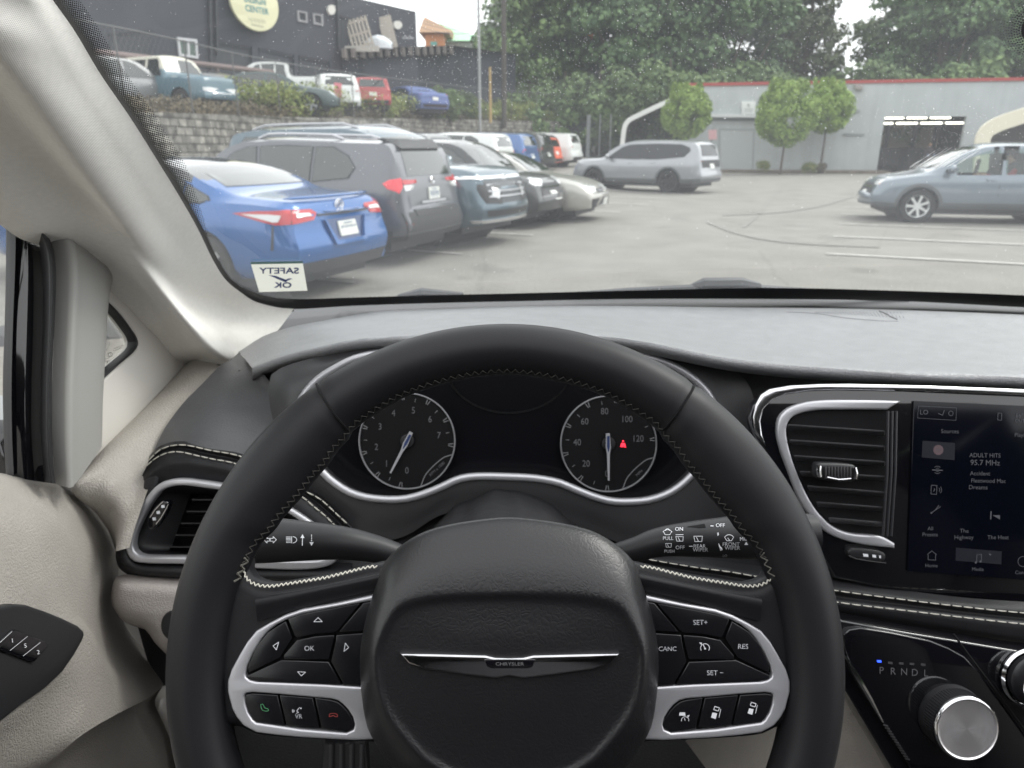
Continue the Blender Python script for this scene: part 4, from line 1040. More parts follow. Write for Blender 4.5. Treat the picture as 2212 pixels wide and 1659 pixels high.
for lp in ([(534,1196),(529,1222),(534,1245),(553,1259),(585,1263),(628,1257),(703,1245),(728,1239),(803,1221),(820,1223)],):
    for f in (lambda z: z, mirp):
        mb = MB()
        P = [wf.to3(wf.px(*p), .0005) for p in cr(f(lp), 70)]
        Q = [wf.to3(wf.px(p[0], p[1] + 5), .0022) for p in cr(f(lp), 70)]
        for i in range(0, 68, 2):
            mb.tube([P[i], Q[i+1]], .0004, 4); mb.tube([Q[i+1], P[i+2]], .0004, 4)
        mb.build('spoke_stitching', THR, rim)
mm = Marks()
mm.line([(687,1334),(678,1343),(696,1343)], 1.3, closed=True); mm.line([(590,1395),(602,1387),(597,1404)], 1.3, closed=True)
mm.line([(746,1389),(743,1407),(753,1399)], 1.3, closed=True); mm.line([(643,1451),(660,1452),(651,1460)], 1.3, closed=True)
mm.text('OK', 668, 1401, 10.5, bold=.1)
mm.text('SET+', 1513, 1345, 10.5, bold=.1); mm.text('SET −', 1545, 1454, 10.5, bold=.1); mm.text('RES', 1605, 1397, 10.5, bold=.1); mm.text('CANC', 1442, 1402, 9.6, bold=.1)
mm.text('VR', 645, 1548, 9, bold=.1); mm.line([(647,1528),(641,1536),(645,1539),(640,1541)], 1.2); mm.disc(650, 1530, 1.6)
for k in range(3): mm.arc(639, 1536, 3 + k*2.2, 150, 210, 1, 4)
mm.arc(1523, 1400, 9.5, -30, 210, 1.5, 18); mm.line([(1519,1393),(1523,1400)], 1.6); mm.disc(1523, 1401, 2); mm.poly([(1510,1388),(1516,1388),(1516,1394)])
mm.arc(1480, 1556, 8, -10, 190, 1.3, 12); mm.poly([(1468,1539),(1480,1539),(1481,1546),(1467,1546)]); mm.line([(1478,1551),(1480,1556)], 1.2); mm.poly([(1484,1546),(1490,1544),(1487,1550)])
for cx0, cy0 in ((1546,1538),(1625,1529)):
    mm.line([(cx0-2,cy0-12),(cx0+8,cy0-9),(cx0+6,cy0-2),(cx0-4,cy0-5)], 1.6, closed=True)
    mm.poly([(cx0-7,cy0+1),(cx0+3,cy0+3),(cx0,cy0+15),(cx0-10,cy0+12)]); mm.line([(cx0+11,cy0-6),(cx0+7,cy0+12)], 1.2)
mm.on_frame('button_marks', wf, .0056, WHT, rim)
mm = Marks(); mm.line(cr([(563,1522),(566,1533),(573,1536),(580,1535),(579,1531),(573,1530),(570,1525),(568,1521)], 16), 1.2, closed=True)
mm.on_frame('call_mark', wf, .0056, mat('mark_green', (.08,.32,.14), .6), rim)
mm = Marks(); mm.line(cr([(711,1548),(712,1543),(719,1541),(728,1543),(729,1548),(724,1548),(720,1545),(716,1547)], 16), 1.2, closed=True)
mm.on_frame('hang_up_mark', wf, .0056, mat('mark_red', (.40,.06,.05), .6), rim)
# airbag cover
HR = [(1100,1120),(1170,1126),(1231,1136),(1280,1150),(1318,1170),(1352,1197),(1372,1222),(1381,1248),(1401,1306),(1416,1369),(1422,1419),(1419,1494),(1406,1569),(1385,1610),(1355,1655),(1310,1700),(1230,1745),(1100,1760)]
HF = [(1100,1282),(1165,1283),(1222,1285),(1265,1289),(1300,1295),(1326,1303),(1344,1314),(1355,1328),(1366,1348),(1382,1384),(1390,1419),(1386,1475),(1374,1520),(1352,1560),(1318,1602),(1275,1645),(1205,1680),(1100,1692)]
hub_o = HR + [(2200-x, y) for x, y in HR[-2:0:-1]]; hub_f = HF + [(2200-x, y) for x, y in HF[-2:0:-1]]
NH = 110
a1, a2 = cr(hub_o, NH, True), cr(hub_f, NH, True)
def hl(lp, h): return [wf.to3(wf.px(x, y, h), h) for x, y in lp]
mid = [(x*.5+a*.5, y*.5+b*.5) for (x, y), (a, b) in zip(a1, a2)]
hub = loft('airbag_cover', [hl(off_in(a1, 6), -.01), hl(a1, .006), hl(off_in(a1, 1), .016), hl(mid, .0275), hl(a2, .0318), hl(off_in(a2, 12), .0303), hl(shr(a2, .7, (1100,1430)), .0303), hl(shr(a2, .35, (1100,1430)), .031), hl(shr(a2, .02, (1100,1430)), .031)], NH, 60, mat('airbag_leather', (.008,.008,.0095), .38, spec=.55, bump=('leather', 330, .16, .0003)), rim, closed=True, ang=180)
em = [(863,1412),(928,1413),(1048,1416),(1070,1421),(1100,1422),(1130,1421),(1152,1416),(1272,1413),(1339,1412),(1334,1421),(1318,1436),(1281,1447),(1200,1458),(1135,1466),(1126,1466),(1100,1461),(1074,1466),(1065,1466),(1000,1458),(919,1447),(882,1434)]
plate('emblem', [em], wf, .006, mat('emblem_chrome', (.6,.6,.62), .12, metal=1), rim, bev=.0012, h=.0335, res=3)
plate('emblem_badge', [[(1046,1425),(1156,1425),(1150,1441),(1140,1444),(1062,1444),(1052,1440)]], wf, .002, GLB, rim, bev=.0003, h=.0342)
mm = Marks(); mm.text('CHRYSLER', 1101, 1434.5, 7.2, sx=1.28)
mm.on_frame('emblem_letters', wf, .0346, mat('letter_silver', (.3,.3,.31), .35, metal=.6), rim)
# ================================================================ CARS
TYR = mat('tyre', (.016,.016,.017), .75, bump=('noise', 60, .2, .003))
ALO = mat('alloy', (.45,.46,.47), .3, metal=.85)
ALD = mat('dark_alloy', (.03,.03,.033), .35, metal=.3)
CGL = mat('car_glass', (.015,.02,.019), .04, spec=.8, coat=.55)
CGT = glass('car_clear_glass', (.62,.72,.68), 1.6)
TRM = mat('black_trim', (.02,.02,.022), .5)
LRED = mat('lamp_red', (.42,.012,.02), .15, spec=.6, coat=.4)
LBR = mat('lamp_bright_red', (.75,.03,.05), .2, spec=.6, coat=.4)
LWH = mat('lamp_clear', (.62,.63,.64), .12, spec=.7, coat=.5)
LOR = mat('lamp_orange', (.75,.22,.03), .2, spec=.6)
PLT = mat('plate_white', (.62,.63,.60), .5)
PLI = mat('plate_ink', (.10,.16,.28), .6)
def paint(name, c, metal=.35, rough=.28):
    return mat('paint_' + name, c, rough, metal=metal, spec=.6, coat=.8)
def pchip(pts):
    P = sorted(pts); n = len(P)
    h = [P[i+1][0]-P[i][0] for i in range(n-1)]; d = [(P[i+1][1]-P[i][1])/h[i] for i in range(n-1)]
    m = [0.0]*n; m[0] = d[0]; m[-1] = d[-1]
    for i in range(1, n-1):
        if d[i-1]*d[i] > 0:
            w1 = 2*h[i]+h[i-1]; w2 = h[i]+2*h[i-1]; m[i] = (w1+w2)/(w1/d[i-1]+w2/d[i])
    def f(x):
        if x <= P[0][0]: return P[0][1]
        if x >= P[-1][0]: return P[-1][1]
        i = 0
        while P[i+1][0] < x: i += 1
        t = (x-P[i][0])/h[i]
        return (2*t**3-3*t**2+1)*P[i][1] + (t**3-2*t**2+t)*h[i]*m[i] + (-2*t**3+3*t**2)*P[i+1][1] + (t**3-t**2)*h[i]*m[i+1]
    return f
def sstep(x, a, b):
    t = max(0, min(1, (x-a)/(b-a))); return t*t*(3-2*t)
def clip_in(p, poly):
    x, y = p; c = False
    for (x0, y0), (x1, y1) in zip(poly, poly[1:] + poly[:1]):
        if (y0 > y) != (y1 > y) and x < (x1-x0)*(y-y0)/(y1-y0) + x0: c = not c
    return c
KEY = {'sedan': dict(tum=.40, L=4.88, W=1.84, zs=.24, wb=(1.50,-1.33), r=.335,
    top=[(-2.44,.90),(-2.40,.99),(-2.33,1.03),(-2.0,1.065),(-1.72,1.09),(-1.3,1.23),(-.85,1.38),(-.4,1.435),(.05,1.445),(.4,1.40),(.8,1.22),(1.18,1.01),(1.3,.985),(1.9,.90),(2.25,.79),(2.40,.68),(2.44,.60)],
    belt=[(-2.44,.86),(-2.3,.97),(-1.7,1.0),(-1.0,.965),(.3,.93),(1.1,.90),(1.9,.82),(2.3,.70),(2.44,.52)],
    side=[[(.88,.985),(.50,1.20),(.28,1.30),(.04,1.335),(-.02,.965)], [(-.08,.965),(-.04,1.338),(-.40,1.325),(-.75,1.28),(-1.05,1.19),(-1.0,.985)], [(-1.05,.99),(-1.10,1.17),(-1.38,1.06),(-1.42,1.02),(-1.30,.995)]],
    ws=[(-.66,1.03),(.66,1.03),(.52,1.385),(-.52,1.385)], rw=[(-.62,1.145),(.62,1.145),(.50,1.385),(-.50,1.385)]),
 'suv': dict(L=4.60, W=1.86, zs=.30, wb=(1.42,-1.27), r=.36,
    top=[(-2.30,.80),(-2.285,1.05),(-2.25,1.16),(-2.14,1.42),(-2.07,1.56),(-1.99,1.625),(-1.5,1.65),(-.9,1.67),(-.2,1.69),(.35,1.67),(.6,1.60),(1.0,1.32),(1.28,1.12),(1.4,1.085),(1.9,1.02),(2.2,.92),(2.28,.80),(2.30,.66)],
    belt=[(-2.30,.72),(-2.26,1.06),(-2.0,1.12),(-1.3,1.08),(.3,1.03),(1.2,1.02),(1.9,.93),(2.24,.80),(2.30,.55)],
    side=[[(1.02,1.085),(.78,1.26),(.50,1.45),(.28,1.53),(.10,1.545),(.04,1.06)], [(-.02,1.065),(.03,1.548),(-.45,1.55),(-.86,1.54),(-.84,1.09)], [(-.90,1.095),(-.92,1.538),(-1.20,1.53),(-1.44,1.42),(-1.56,1.28),(-1.46,1.15)]],
    ws=[(-.68,1.16),(.68,1.16),(.55,1.60),(-.55,1.60)], rw=[(-.62,1.17),(.62,1.17),(.54,1.52),(-.54,1.52)]),
}
def big(k, **o):
    d = dict(KEY[k]); d.update(o); return d
def scale_key(k, fx, fz, W_=None, r=None, **o):
    d = dict(KEY[k]); d['L'] = d['L']*fx; d['W'] = W_ or d['W']; d['zs'] = d['zs']*fz
    d['wb'] = tuple(x*fx for x in d['wb']); d['r'] = r or d['r']
    for q in ('top', 'belt'): d[q] = [(x*fx, z*fz) for x, z in d[q]]
    d['side'] = [[(x*fx, z*fz) for x, z in p] for p in d['side']]
    fy = d['W']/KEY[k]['W']
    for q in ('ws', 'rw'): d[q] = [(y*fy, z*fz) for y, z in d[q]]
    d['fz'] = fz; d.update(o); return d
KEY['fullsize'] = scale_key('suv', 5.35/4.6, 1.90/1.69, 2.03, .40)
KEY['fullsize']['top'] = [(-2.68,.9),(-2.66,1.15),(-2.62,1.3),(-2.5,1.65),(-2.42,1.78),(-2.3,1.83),(-1.8,1.88),(-.8,1.90),(-.1,1.90),(.35,1.86),(.6,1.78),(1.0,1.48),(1.22,1.32),(1.4,1.285),(2.1,1.26),(2.5,1.20),(2.62,1.10),(2.67,.95)]
KEY['fullsize']['belt'] = [(-2.67,.8),(-2.6,1.2),(-2,1.2),(0,1.18),(1.2,1.18),(2.1,1.14),(2.58,1.02),(2.67,.7)]
KEY['fullsize']['side'] = [[(1.02,1.23),(.80,1.42),(.52,1.62),(.3,1.70),(.1,1.71),(.04,1.23)], [(-.02,1.23),(.02,1.71),(-.9,1.71),(-.9,1.23)], [(-.97,1.23),(-.97,1.71),(-2.1,1.69),(-2.25,1.5),(-2.3,1.24)]]
KEY['fullsize']['ws'] = [(-.78,1.36),(.78,1.36),(.66,1.78),(-.66,1.78)]
KEY['fullsize']['rw'] = [(-.7,1.34),(.7,1.34),(.64,1.74),(-.64,1.74)]
KEY['threerow'] = scale_key('suv', 5.10/4.6, 1.77/1.69, 1.98, .385)
KEY['threerow']['top'] = [(-2.55,.85),(-2.53,1.08),(-2.49,1.20),(-2.38,1.50),(-2.32,1.62),(-2.22,1.69),(-1.7,1.735),(-.9,1.765),(-.1,1.77),(.30,1.74),(.55,1.67),(.97,1.44),(1.26,1.21),(1.40,1.16),(2.1,1.13),(2.42,1.06),(2.52,.94),(2.55,.72)]
KEY['threerow']['belt'] = [(-2.55,.75),(-2.5,1.1),(-2.1,1.15),(-1.2,1.12),(.3,1.08),(1.3,1.07),(2.1,.99),(2.48,.85),(2.55,.6)]
KEY['threerow']['side'] = [[(1.05,1.14),(.8,1.32),(.5,1.50),(.25,1.585),(-.06,1.61),(-.08,1.11)], [(-.10,1.11),(-.08,1.61),(-.9,1.62),(-1.75,1.60),(-2.06,1.50),(-2.12,1.40),(-1.92,1.20),(-.95,1.12)]]
KEY['crossover'] = scale_key('suv', 4.46/4.6, 1.62/1.69, 1.83, .345)
KEY['crossover']['top'] = [(-2.23,.75),(-2.21,1.0),(-2.17,1.10),(-2.0,1.36),(-1.9,1.46),(-1.8,1.51),(-1.4,1.57),(-.7,1.62),(-.2,1.625),(.2,1.60),(.5,1.51),(.95,1.24),(1.25,1.06),(1.4,1.02),(1.9,.94),(2.12,.84),(2.21,.72),(2.23,.6)]
KEY['crossover']['side'] = [[(.98,1.04),(.72,1.22),(.42,1.38),(.20,1.46),(-.02,1.49),(-.06,1.0)], [(-.14,1.0),(-.10,1.49),(-.5,1.485),(-.98,1.45),(-1.02,1.03)], [(-1.08,1.05),(-1.05,1.44),(-1.35,1.36),(-1.6,1.22),(-1.45,1.1)]]
KEY['hatch'] = scale_key('suv', 4.05/4.6, 1.50/1.69, 1.76, .32)
KEY['pickup'] = dict(L=5.6, W=2.0, zs=.38, wb=(1.75,-1.75), r=.40,
    top=[(-2.8,1.25),(-2.78,1.30),(-.92,1.30),(-.86,1.34),(-.80,1.75),(-.70,1.86),(.1,1.90),(.55,1.86),(.75,1.76),(1.2,1.35),(1.35,1.28),(2.2,1.22),(2.7,1.12),(2.78,.95),(2.8,.8)],
    belt=[(-2.8,1.2),(-2.7,1.24),(-.9,1.24),(1.2,1.2),(2.2,1.1),(2.75,.9),(2.8,.6)],
    side=[[(1.0,1.24),(.72,1.5),(.5,1.68),(.35,1.72),(.25,1.24)], [(.18,1.24),(.28,1.73),(-.25,1.75),(-.25,1.24)], [(-.34,1.24),(-.34,1.74),(-.66,1.72),(-.72,1.24)]],
    ws=[(-.74,1.4),(.74,1.4),(.62,1.78),(-.62,1.78)], rw=[(-.6,1.42),(.6,1.42),(.55,1.74),(-.55,1.74)])
KEY['oldtruck'] = dict(L=4.7, W=1.85, zs=.40, wb=(1.45,-1.3), r=.38,
    top=[(-2.35,1.0),(-2.33,1.15),(-2.30,1.2),(-2.27,1.74),(-2.2,1.82),(-1.0,1.86),(.2,1.86),(.45,1.84),(.55,1.78),(.78,1.3),(.86,1.24),(2.0,1.18),(2.28,1.12),(2.33,1.0),(2.35,.7)],
    belt=[(-2.35,.95),(-2.3,1.12),(.8,1.12),(2.0,1.06),(2.3,.95),(2.35,.6)],
    side=[[(.66,1.2),(.48,1.62),(.42,1.70),(.0,1.70),(.0,1.2)], [(-.12,1.2),(-.12,1.70),(-1.0,1.70),(-1.0,1.2)], [(-1.1,1.2),(-1.1,1.7),(-2.1,1.68),(-2.15,1.2)]],
    ws=[(-.72,1.32),(.72,1.32),(.66,1.72),(-.66,1.72)], rw=[(-.6,1.3),(.6,1.3),(.6,1.7),(-.6,1.7)])
KEY['van'] = scale_key('suv', 5.1/4.6, 1.78/1.69, 1.98, .36)
def carbody(k, seeth=False):
    top, belt = pchip(k['top']), pchip(k['belt']); L, Wd, zs, r = k['L'], k['W'], k['zs'], k['r']
    x0, x1 = k['top'][0][0], k['top'][-1][0]; ra = r + .055
    xs = set([x0, x1] + [p[0] for p in k['top']])
    x = x0
    while x < x1: xs.add(round(x, 4)); x += .09
    for xw in k['wb']:
        for i in range(13): xs.add(xw + ra*math.cos(math.pi*i/12)*.999)
        xs.add(xw - ra*1.012); xs.add(xw + ra*1.012)
    for d_ in (.01,.03,.06,.1,.16,.24): xs.add(x0 + d_); xs.add(x1 - d_)
    xs = sorted(xs); xs = [a for i, a in enumerate(xs) if i == 0 or a - xs[i-1] > .004]
    prof = pchip([(0,.90),(.06,.955),(.18,.99),(.42,1.0),(.62,.995),(.78,.985),(.9,.962),(1.0,.935)])
    nl, nuu = 10, 12
    zb0 = .20
    def wid(x):
        d = min(x - x0, x1 - x); e = .34 if x < 0 else .55
        p = 1 if d >= e else 1 - (.13 if x < 0 else .20)*(1 - d/e)**2.2
        return Wd/2*p
    V = []; rings = []
    for x in xs:
        T, B = top(x), belt(x); T = max(T, B + .012); w_ = wid(x); z0 = zs
        de = min(x-x0, x1-x); z0 += .06*(1 - min(1, de/.35))
        zb = z0
        for xw in k['wb']:
            if abs(x - xw) < ra: zb = max(zb, r + math.sqrt(ra*ra - (x-xw)**2))
        B = max(B, zb + .03); T = max(T, B + .012)
        ring = []
        for j in range(nl+1):
            z = zb + (B-zb)*j/nl; tt = (z - zs)/(B - zs)
            ring.append((w_*prof(max(0, tt)), z))
        hg = T - B; q = sstep(hg, .10, .34)
        yr = (.80*w_)*(1-q) + (.935*w_ - k.get('tum', .27)*hg)*q; ze = B + hg*((1-q)*.72 + q*.89)
        yb = ring[-1][0]
        for j in range(1, 5):
            t = j/4; ring.append((yb + (yr-yb)*t + .012*q*math.sin(math.pi*t), B + (ze-B)*t))
        for u in (.07,.16,.30,.50,.75,1.0):
            ring.append((yr*(1-u), ze + (T-ze)*(1 - (1-u)**(2.6))))
        rings.append(ring)
    nr = len(rings[0])
    full = lambda ring: [(y, z) for y, z in ring] + [(-y, z) for y, z in ring[-2::-1]]
    def warp(x, z):
        dr = 1 - sstep(x - x0, 0, .30); df = 1 - sstep(x1 - x, 0, .35); f = k.get('fz', 1)
        bz = k.get('bump_z', .55*f)
        bump = math.exp(-((z - bz)/.14)**2)*.06
        return x - dr*(bump - .015) + df*(bump*.7)
    n2 = 2*nr - 1
    for x, ring in zip(xs, rings):
        for y, z in full(ring): V.append((warp(x, z), y, z))
    F_ = grid_faces(n2, len(xs))
    # end caps
    for e, xe, ring in ((0, x0, rings[0]), (1, x1, rings[-1])):
        m = 12; base = len(V)
        for (y, z) in ring:
            for i in range(m+1):
                u = 1 - 2*i/m; bul = (.05 if e == 0 else .12)*(1 - u*u)*min(1, y/.3)
                V.append((warp(xe, z) + (-bul if e == 0 else bul), y*u, z))
        for j in range(nr-1):
            for i in range(m):
                a = base + j*(m+1) + i; q_ = (a, a+1, a+m+2, a+m+1)
                F_.append(q_ if e == 0 else q_[::-1])
    return V, F_, xs
def patch(bv, poly, d, u, off, step=.06, org=None, back=.012, mx=False):
    """polygon in a view (u axis, z) cast along d onto the body -> raised panel"""
    d = Vector(d).normalized(); u = Vector(u).normalized()
    pts = []; n = len(poly)
    P = list(poly)
    if sum(a[0]*b[1]-b[0]*a[1] for a, b in zip(P, P[1:]+P[:1])) < 0: P = P[::-1]
    for a, b in zip(P, P[1:] + P[:1]):
        l = math.hypot(b[0]-a[0], b[1]-a[1]); k = max(1, int(l/step))
        for i in range(k): pts.append((a[0] + (b[0]-a[0])*i/k, a[1] + (b[1]-a[1])*i/k))
    nb = len(pts); edges = [(i, (i+1) % nb) for i in range(nb)]
    xs = [p[0] for p in P]; ys = [p[1] for p in P]
    x = min(xs) + step
    while x < max(xs):
        y = min(ys) + step
        while y < max(ys):
            if clip_in((x, y), P) and min(math.hypot(x-a, y-b) for a, b in pts[:nb]) > step*.5: pts.append((x, y))
            y += step
        x += step
    vs, es, fs, *_ = geometry.delaunay_2d_cdt([Vector(p) for p in pts], edges, [], 1, 1e-6)
    V = []
    for p in vs:
        o = u*p[0] + Vector((0, 0, p[1])) - d*5
        h, nn, i, dist = bv.ray_cast(o, d)
        if h is None or dist > 5.6 + 2.6:
            h, nn, i, dist = bv.find_nearest(u*p[0] + Vector((0, 0, p[1])) - d*1.0)
        if nn.dot(d) > 0: nn = -nn
        V.append(h + nn*off)
    F_ = [tuple(f) for f in fs]
    # skirt
    m = len(V); cnt = {}
    for f in F_:
        for a, b in zip(f, f[1:] + f[:1]): cnt[(a, b)] = 1
    bd = [(a, b) for (a, b) in cnt if (b, a) not in cnt]
    mp = {}
    for a, b in bd:
        for q in (a, b):
            if q not in mp:
                mp[q] = len(V); V.append(V[q] + d*(back+off))
        F_.append((a, mp[a], mp[b], b))
    return V, F_
AX = {'L': ((0,-1,0), (1,0,0)), 'R': ((0,1,0), (1,0,0)), 'rear': ((1,0,0), (0,1,0)), 'front': ((-1,0,0), (0,1,0)),
      'rL': ((1,-1,0), (1,1,0)), 'rR': ((1,1,0), (-1,1,0)), 'fL': ((-1,-1,0), (-1,1,0)), 'fR': ((-1,1,0), (1,1,0))}
_wheel = {}
def wheel_mesh(style, r):
    key = (style, round(r, 3))
    if key in _wheel: return _wheel[key]
    w_ = .22; n = 40
    prof = [(.64*r, -w_*.38), (.68*r, -w_*.48), (.90*r, -w_*.5), (.97*r, -w_*.44), (r, -w_*.3), (r, w_*.3), (.97*r, w_*.44), (.90*r, w_*.5), (.68*r, w_*.48), (.64*r, w_*.38)]
    V = [(rr*math.cos(2*math.pi*k/n), y, rr*math.sin(2*math.pi*k/n)) for rr, y in prof for k in range(n)]
    me1 = bpy.data.meshes.new('tyre'); me1.from_pydata(V, [], grid_faces(n, len(prof), True)); me1.materials.append(TYR)
    me1.polygons.foreach_set('use_smooth', [True]*len(me1.polygons)); me1.set_sharp_from_angle(angle=rad(50))
    mb = MB(); ro = .66*r
    pr = [(ro, .10), (ro*1.0, .095), (ro*.95, .085), (ro*.93, .02), (ro*.93, -.08)]
    mb.add([(rr*math.cos(2*math.pi*k/n), y, rr*math.sin(2*math.pi*k/n)) for rr, y in pr for k in range(n)], grid_faces(n, len(pr), True))
    sp, tw_ = {'five': (5, .5), 'ten': (10, .22), 'seven': (7, .36), 'cover': (9, .5), 'six': (6, .42)}[style]
    for k in range(sp):
        a = 2*math.pi*k/sp
        c, s_ = math.cos(a), math.sin(a)
        wi = ro*tw_*.34; wo = ro*tw_*(.62 if style != 'cover' else .75)*.5
        for y0, y1 in ((.055, .085),):
            pts = []
            for (rr, hw, yy) in ((ro*.12, wi, .085), (ro*.6, wi*.8, .088), (ro*.96, wo, .09)):
                pts += [(rr, -hw, yy), (rr, hw, yy), (rr, hw, yy-.035), (rr, -hw, yy-.035)]
            Vv = [(p*c - q*s_, y, p*s_ + q*c) for p, q, y in pts]
            mb.add(Vv, [(0,1,5,4),(4,5,9,8),(1,2,6,5),(5,6,10,9),(3,0,4,7),(7,4,8,11),(2,3,7,6),(6,7,11,10)])
    mb.cyl((0,.04,0), (0,.095,0), ro*.2, 20)
    me2 = bpy.data.meshes.new('rim'); me2.from_pydata([tuple(v) for v in mb.v], [], mb.f)
    me2.polygons.foreach_set('use_smooth', [True]*len(me2.polygons)); me2.set_sharp_from_angle(angle=rad(30))
    _wheel[key] = (me1, me2); return _wheel[key]
def car(kind, label, cat, color, loc, heading, group=None, name='car', wheel='five', rimm=None, roofc=None, lower=None,
        rear=None, front=None, seeth=False, rails=False, arches=False, lod=0, tall=None, clad=None, plate_z=None, z=0, glassm=None, lampm=None, zscale=1):
    k = KEY[kind]
    root = empty(name); tag(root, label, cat, group)
    V, F_, xs = carbody(k)
    P = color
    mats = [P]; mi = [0]*len(F_)
    if roofc or lower:
        mats = [P, roofc or P, lower or P]
        for i, f in enumerate(F_):
            c = sum((Vector(V[q]) for q in f), Vector())/len(f)
            if roofc and c.z > roofc_line(k, c.x): mi[i] = 1
            elif lower and c.z < .42*k.get('fz', 1)*(k['r']/.34): mi[i] = 2
    gone = set()
    if seeth:
        sides = k['side']; keep = []
        for i, f in enumerate(F_):
            c = sum((Vector(V[q]) for q in f), Vector())/len(f)
            kill = abs(c.y) > .45 and c.z > 1.0*k.get('fz', 1)*.95 and any(clip_in((c.x, c.z), p) for p in sides)
            if not kill:
                # glass openings seen from the front / rear
                nx_ = (Vector(V[f[1]])-Vector(V[f[0]])).cross(Vector(V[f[2]])-Vector(V[f[0]])).normalized()
                if c.x > .3 and abs(nx_.x) > .3 and clip_in((c.y, c.z), k['ws']): kill = True
            if kill: gone.add(i)
        F_all = F_; mi_all = mi
        F2 = [f for i, f in enumerate(F_) if i not in gone]; mi = [m for i, m in enumerate(mi) if i not in gone]
    else: F_all = F_; F2 = F_
    body = mk('body', V, F2, None, root, 38, mats=mats, mi=mi)
    bv = BVHTree.FromPolygons([Vector(v) for v in V], F_all)
    def add(nm, poly, ax, m_, off=.004, step=.08, par=None, back=.012):
        d, u = AX[ax]
        try:
            v, f = patch(bv, poly, d, u, off, step, back=back)
        except Exception as e:
            print('patch fail', nm, e); return None
        return mk(nm, v, f, m_, par or root, 60)
    def mir(poly): return [(-a, b) for a, b in poly][::-1]
    gm = glassm or (CGT if seeth else CGL)
    # underbody dropped low to deepen the shade beneath, wheel wells
    mb = MB(); mb.box((0, 0, k['zs'] + .03), (k['L']*.88, k['W']*.84, .26))
    for xw in k['wb']: mb.cyl((xw, -k['W']*.40, k['r']), (xw, k['W']*.40, k['r']), k['r'] + .05, 24)
    mb.build('underbody', TRM, root)
    st = .10 if lod == 0 else .3
    for p in k['side']:
        fr_ = [(a, b) for a, b in p]
        cx0 = sum(a for a, b in p)/len(p); cy0 = sum(b for a, b in p)/len(p)
        g = []
        for a, b in p:
            l = math.hypot(a-cx0, b-cy0); g.append((a + (a-cx0)/l*.018, b + (b-cy0)/l*.018))
        for ax in ('L', 'R'):
            if not seeth: add('window_trim', g, ax, TRM, .003, st)
            add('window', p, ax, gm, .008 if not seeth else .006, st, back=.001 if seeth else .012)
    ro = []
    if k.get('ws'):
        if not seeth: add('windscreen', k['ws'], 'front', gm, .006, st)
        else: add('windscreen', k['ws'], 'front', gm, .004, st, back=.001)
    if k.get('rw'): add('rear_window', k['rw'], 'rear', CGL if seeth else gm, .006, st)
    # wheels
    me1, me2 = wheel_mesh(wheel, k['r'])
    if rimm is None: rimm = ALO
    me2 = me2.copy(); me2.materials.clear(); me2.materials.append(rimm)
    for xw in k['wb']:
        for sgn in (1, -1):
            o = bpy.data.objects.new('wheel', me1); COL.objects.link(o); o.parent = root
            o.location = (xw, sgn*(k['W']/2 - .125), k['r']); o.rotation_euler = (0, random.random()*6, 0 if sgn > 0 else math.pi)
            q = bpy.data.objects.new('rim', me2); COL.objects.link(q); q.parent = o
    if arches:
        ra = k['r'] + .055
        for xw in k['wb']:
            pts = [(xw + (ra+.0)*math.cos(rad(a)), k['r'] + (ra+.0)*math.sin(rad(a))) for a in range(-8, 189, 14)]
            pto = [(xw + (ra+.065)*math.cos(rad(a)), k['r'] + (ra+.065)*math.sin(rad(a))) for a in range(188, -9, -14)]
            for ax in ('L', 'R'): add('arch_trim', pts + pto, ax, clad or TRM, .012, .2)
    zf = k['top'][0][1]
    # door seams
    if lod == 0:
        B = pchip(k['belt'])
        for ax in ('L', 'R'):
            for p in k['side'][:2]:
                xa = p[-1][0]
                add('door_seam', [(xa-.004, k['zs']+.1), (xa+.004, k['zs']+.1), (xa+.004, B(xa)), (xa-.004, B(xa))], ax, TRM, .0015, .2)
            for i, p in enumerate(k['side'][:2]):
                xh = p[-1][0] + .16; zh = B(xh) - .10
                o = add('door_handle', [(xh-.09, zh-.012), (xh+.09, zh-.012), (xh+.09, zh+.018), (xh-.09, zh+.018)], ax, P, .03, .2)
        for sgn in (1, -1):
            mb = MB(); xm = k['side'][0][0][0] - .12; zm = B(xm) + .08; ym = k['W']/2
            mb.tube([Vector((xm+.02, sgn*(ym-.06), zm-.02)), Vector((xm, sgn*(ym+.02), zm))], [.02,.03], 8)
            mb.tube([Vector((xm+.03, sgn*(ym+.0), zm+.03)), Vector((xm+.02, sgn*(ym+.10), zm+.04)), Vector((xm-.01, sgn*(ym+.21), zm+.03))], [.06,.09,.05], 12)
            mb.build('mirror', P if lod == 0 else TRM, root)
    if rails:
        T = pchip(k['top'])
        for sgn in (1, -1):
            hgt = lambda x: T(x)
            pts = []
            xa, xb = k['side'][0][3][0] - .05, k['side'][-1][2][0] + .0
            for i in range(9):
                x = xa + (xb-xa)*i/8
                h, nn, ii, dd = bv.ray_cast(Vector((x, sgn*(.5 if k['W'] < 1.9 else .6), 4)), Vector((0, 0, -1)))
                pts.append(Vector((x, h.y, h.z + (.055 if 0 < i < 8 else .005))))
            tube('roof_rail', pts, .018, rails, root, 8)
    # lamps
    zt = k['belt'][0][1]; xr = k['top'][0][0]; xf = k['top'][-1][0]
    if rear: rear(k, add, mir, root, bv)
    if front: front(k, add, mir, root, bv)
    root.location = loc if len(loc) == 3 else (*loc, z); root.rotation_euler = (0, 0, heading); root.scale = (1, 1, zscale)
    return root
def roofc_line(k, x):
    return pchip(k['belt'])(x) + (.235 if x < -.2 else .30) if x > -.85 else 1.21 + (x + .85)*-.02
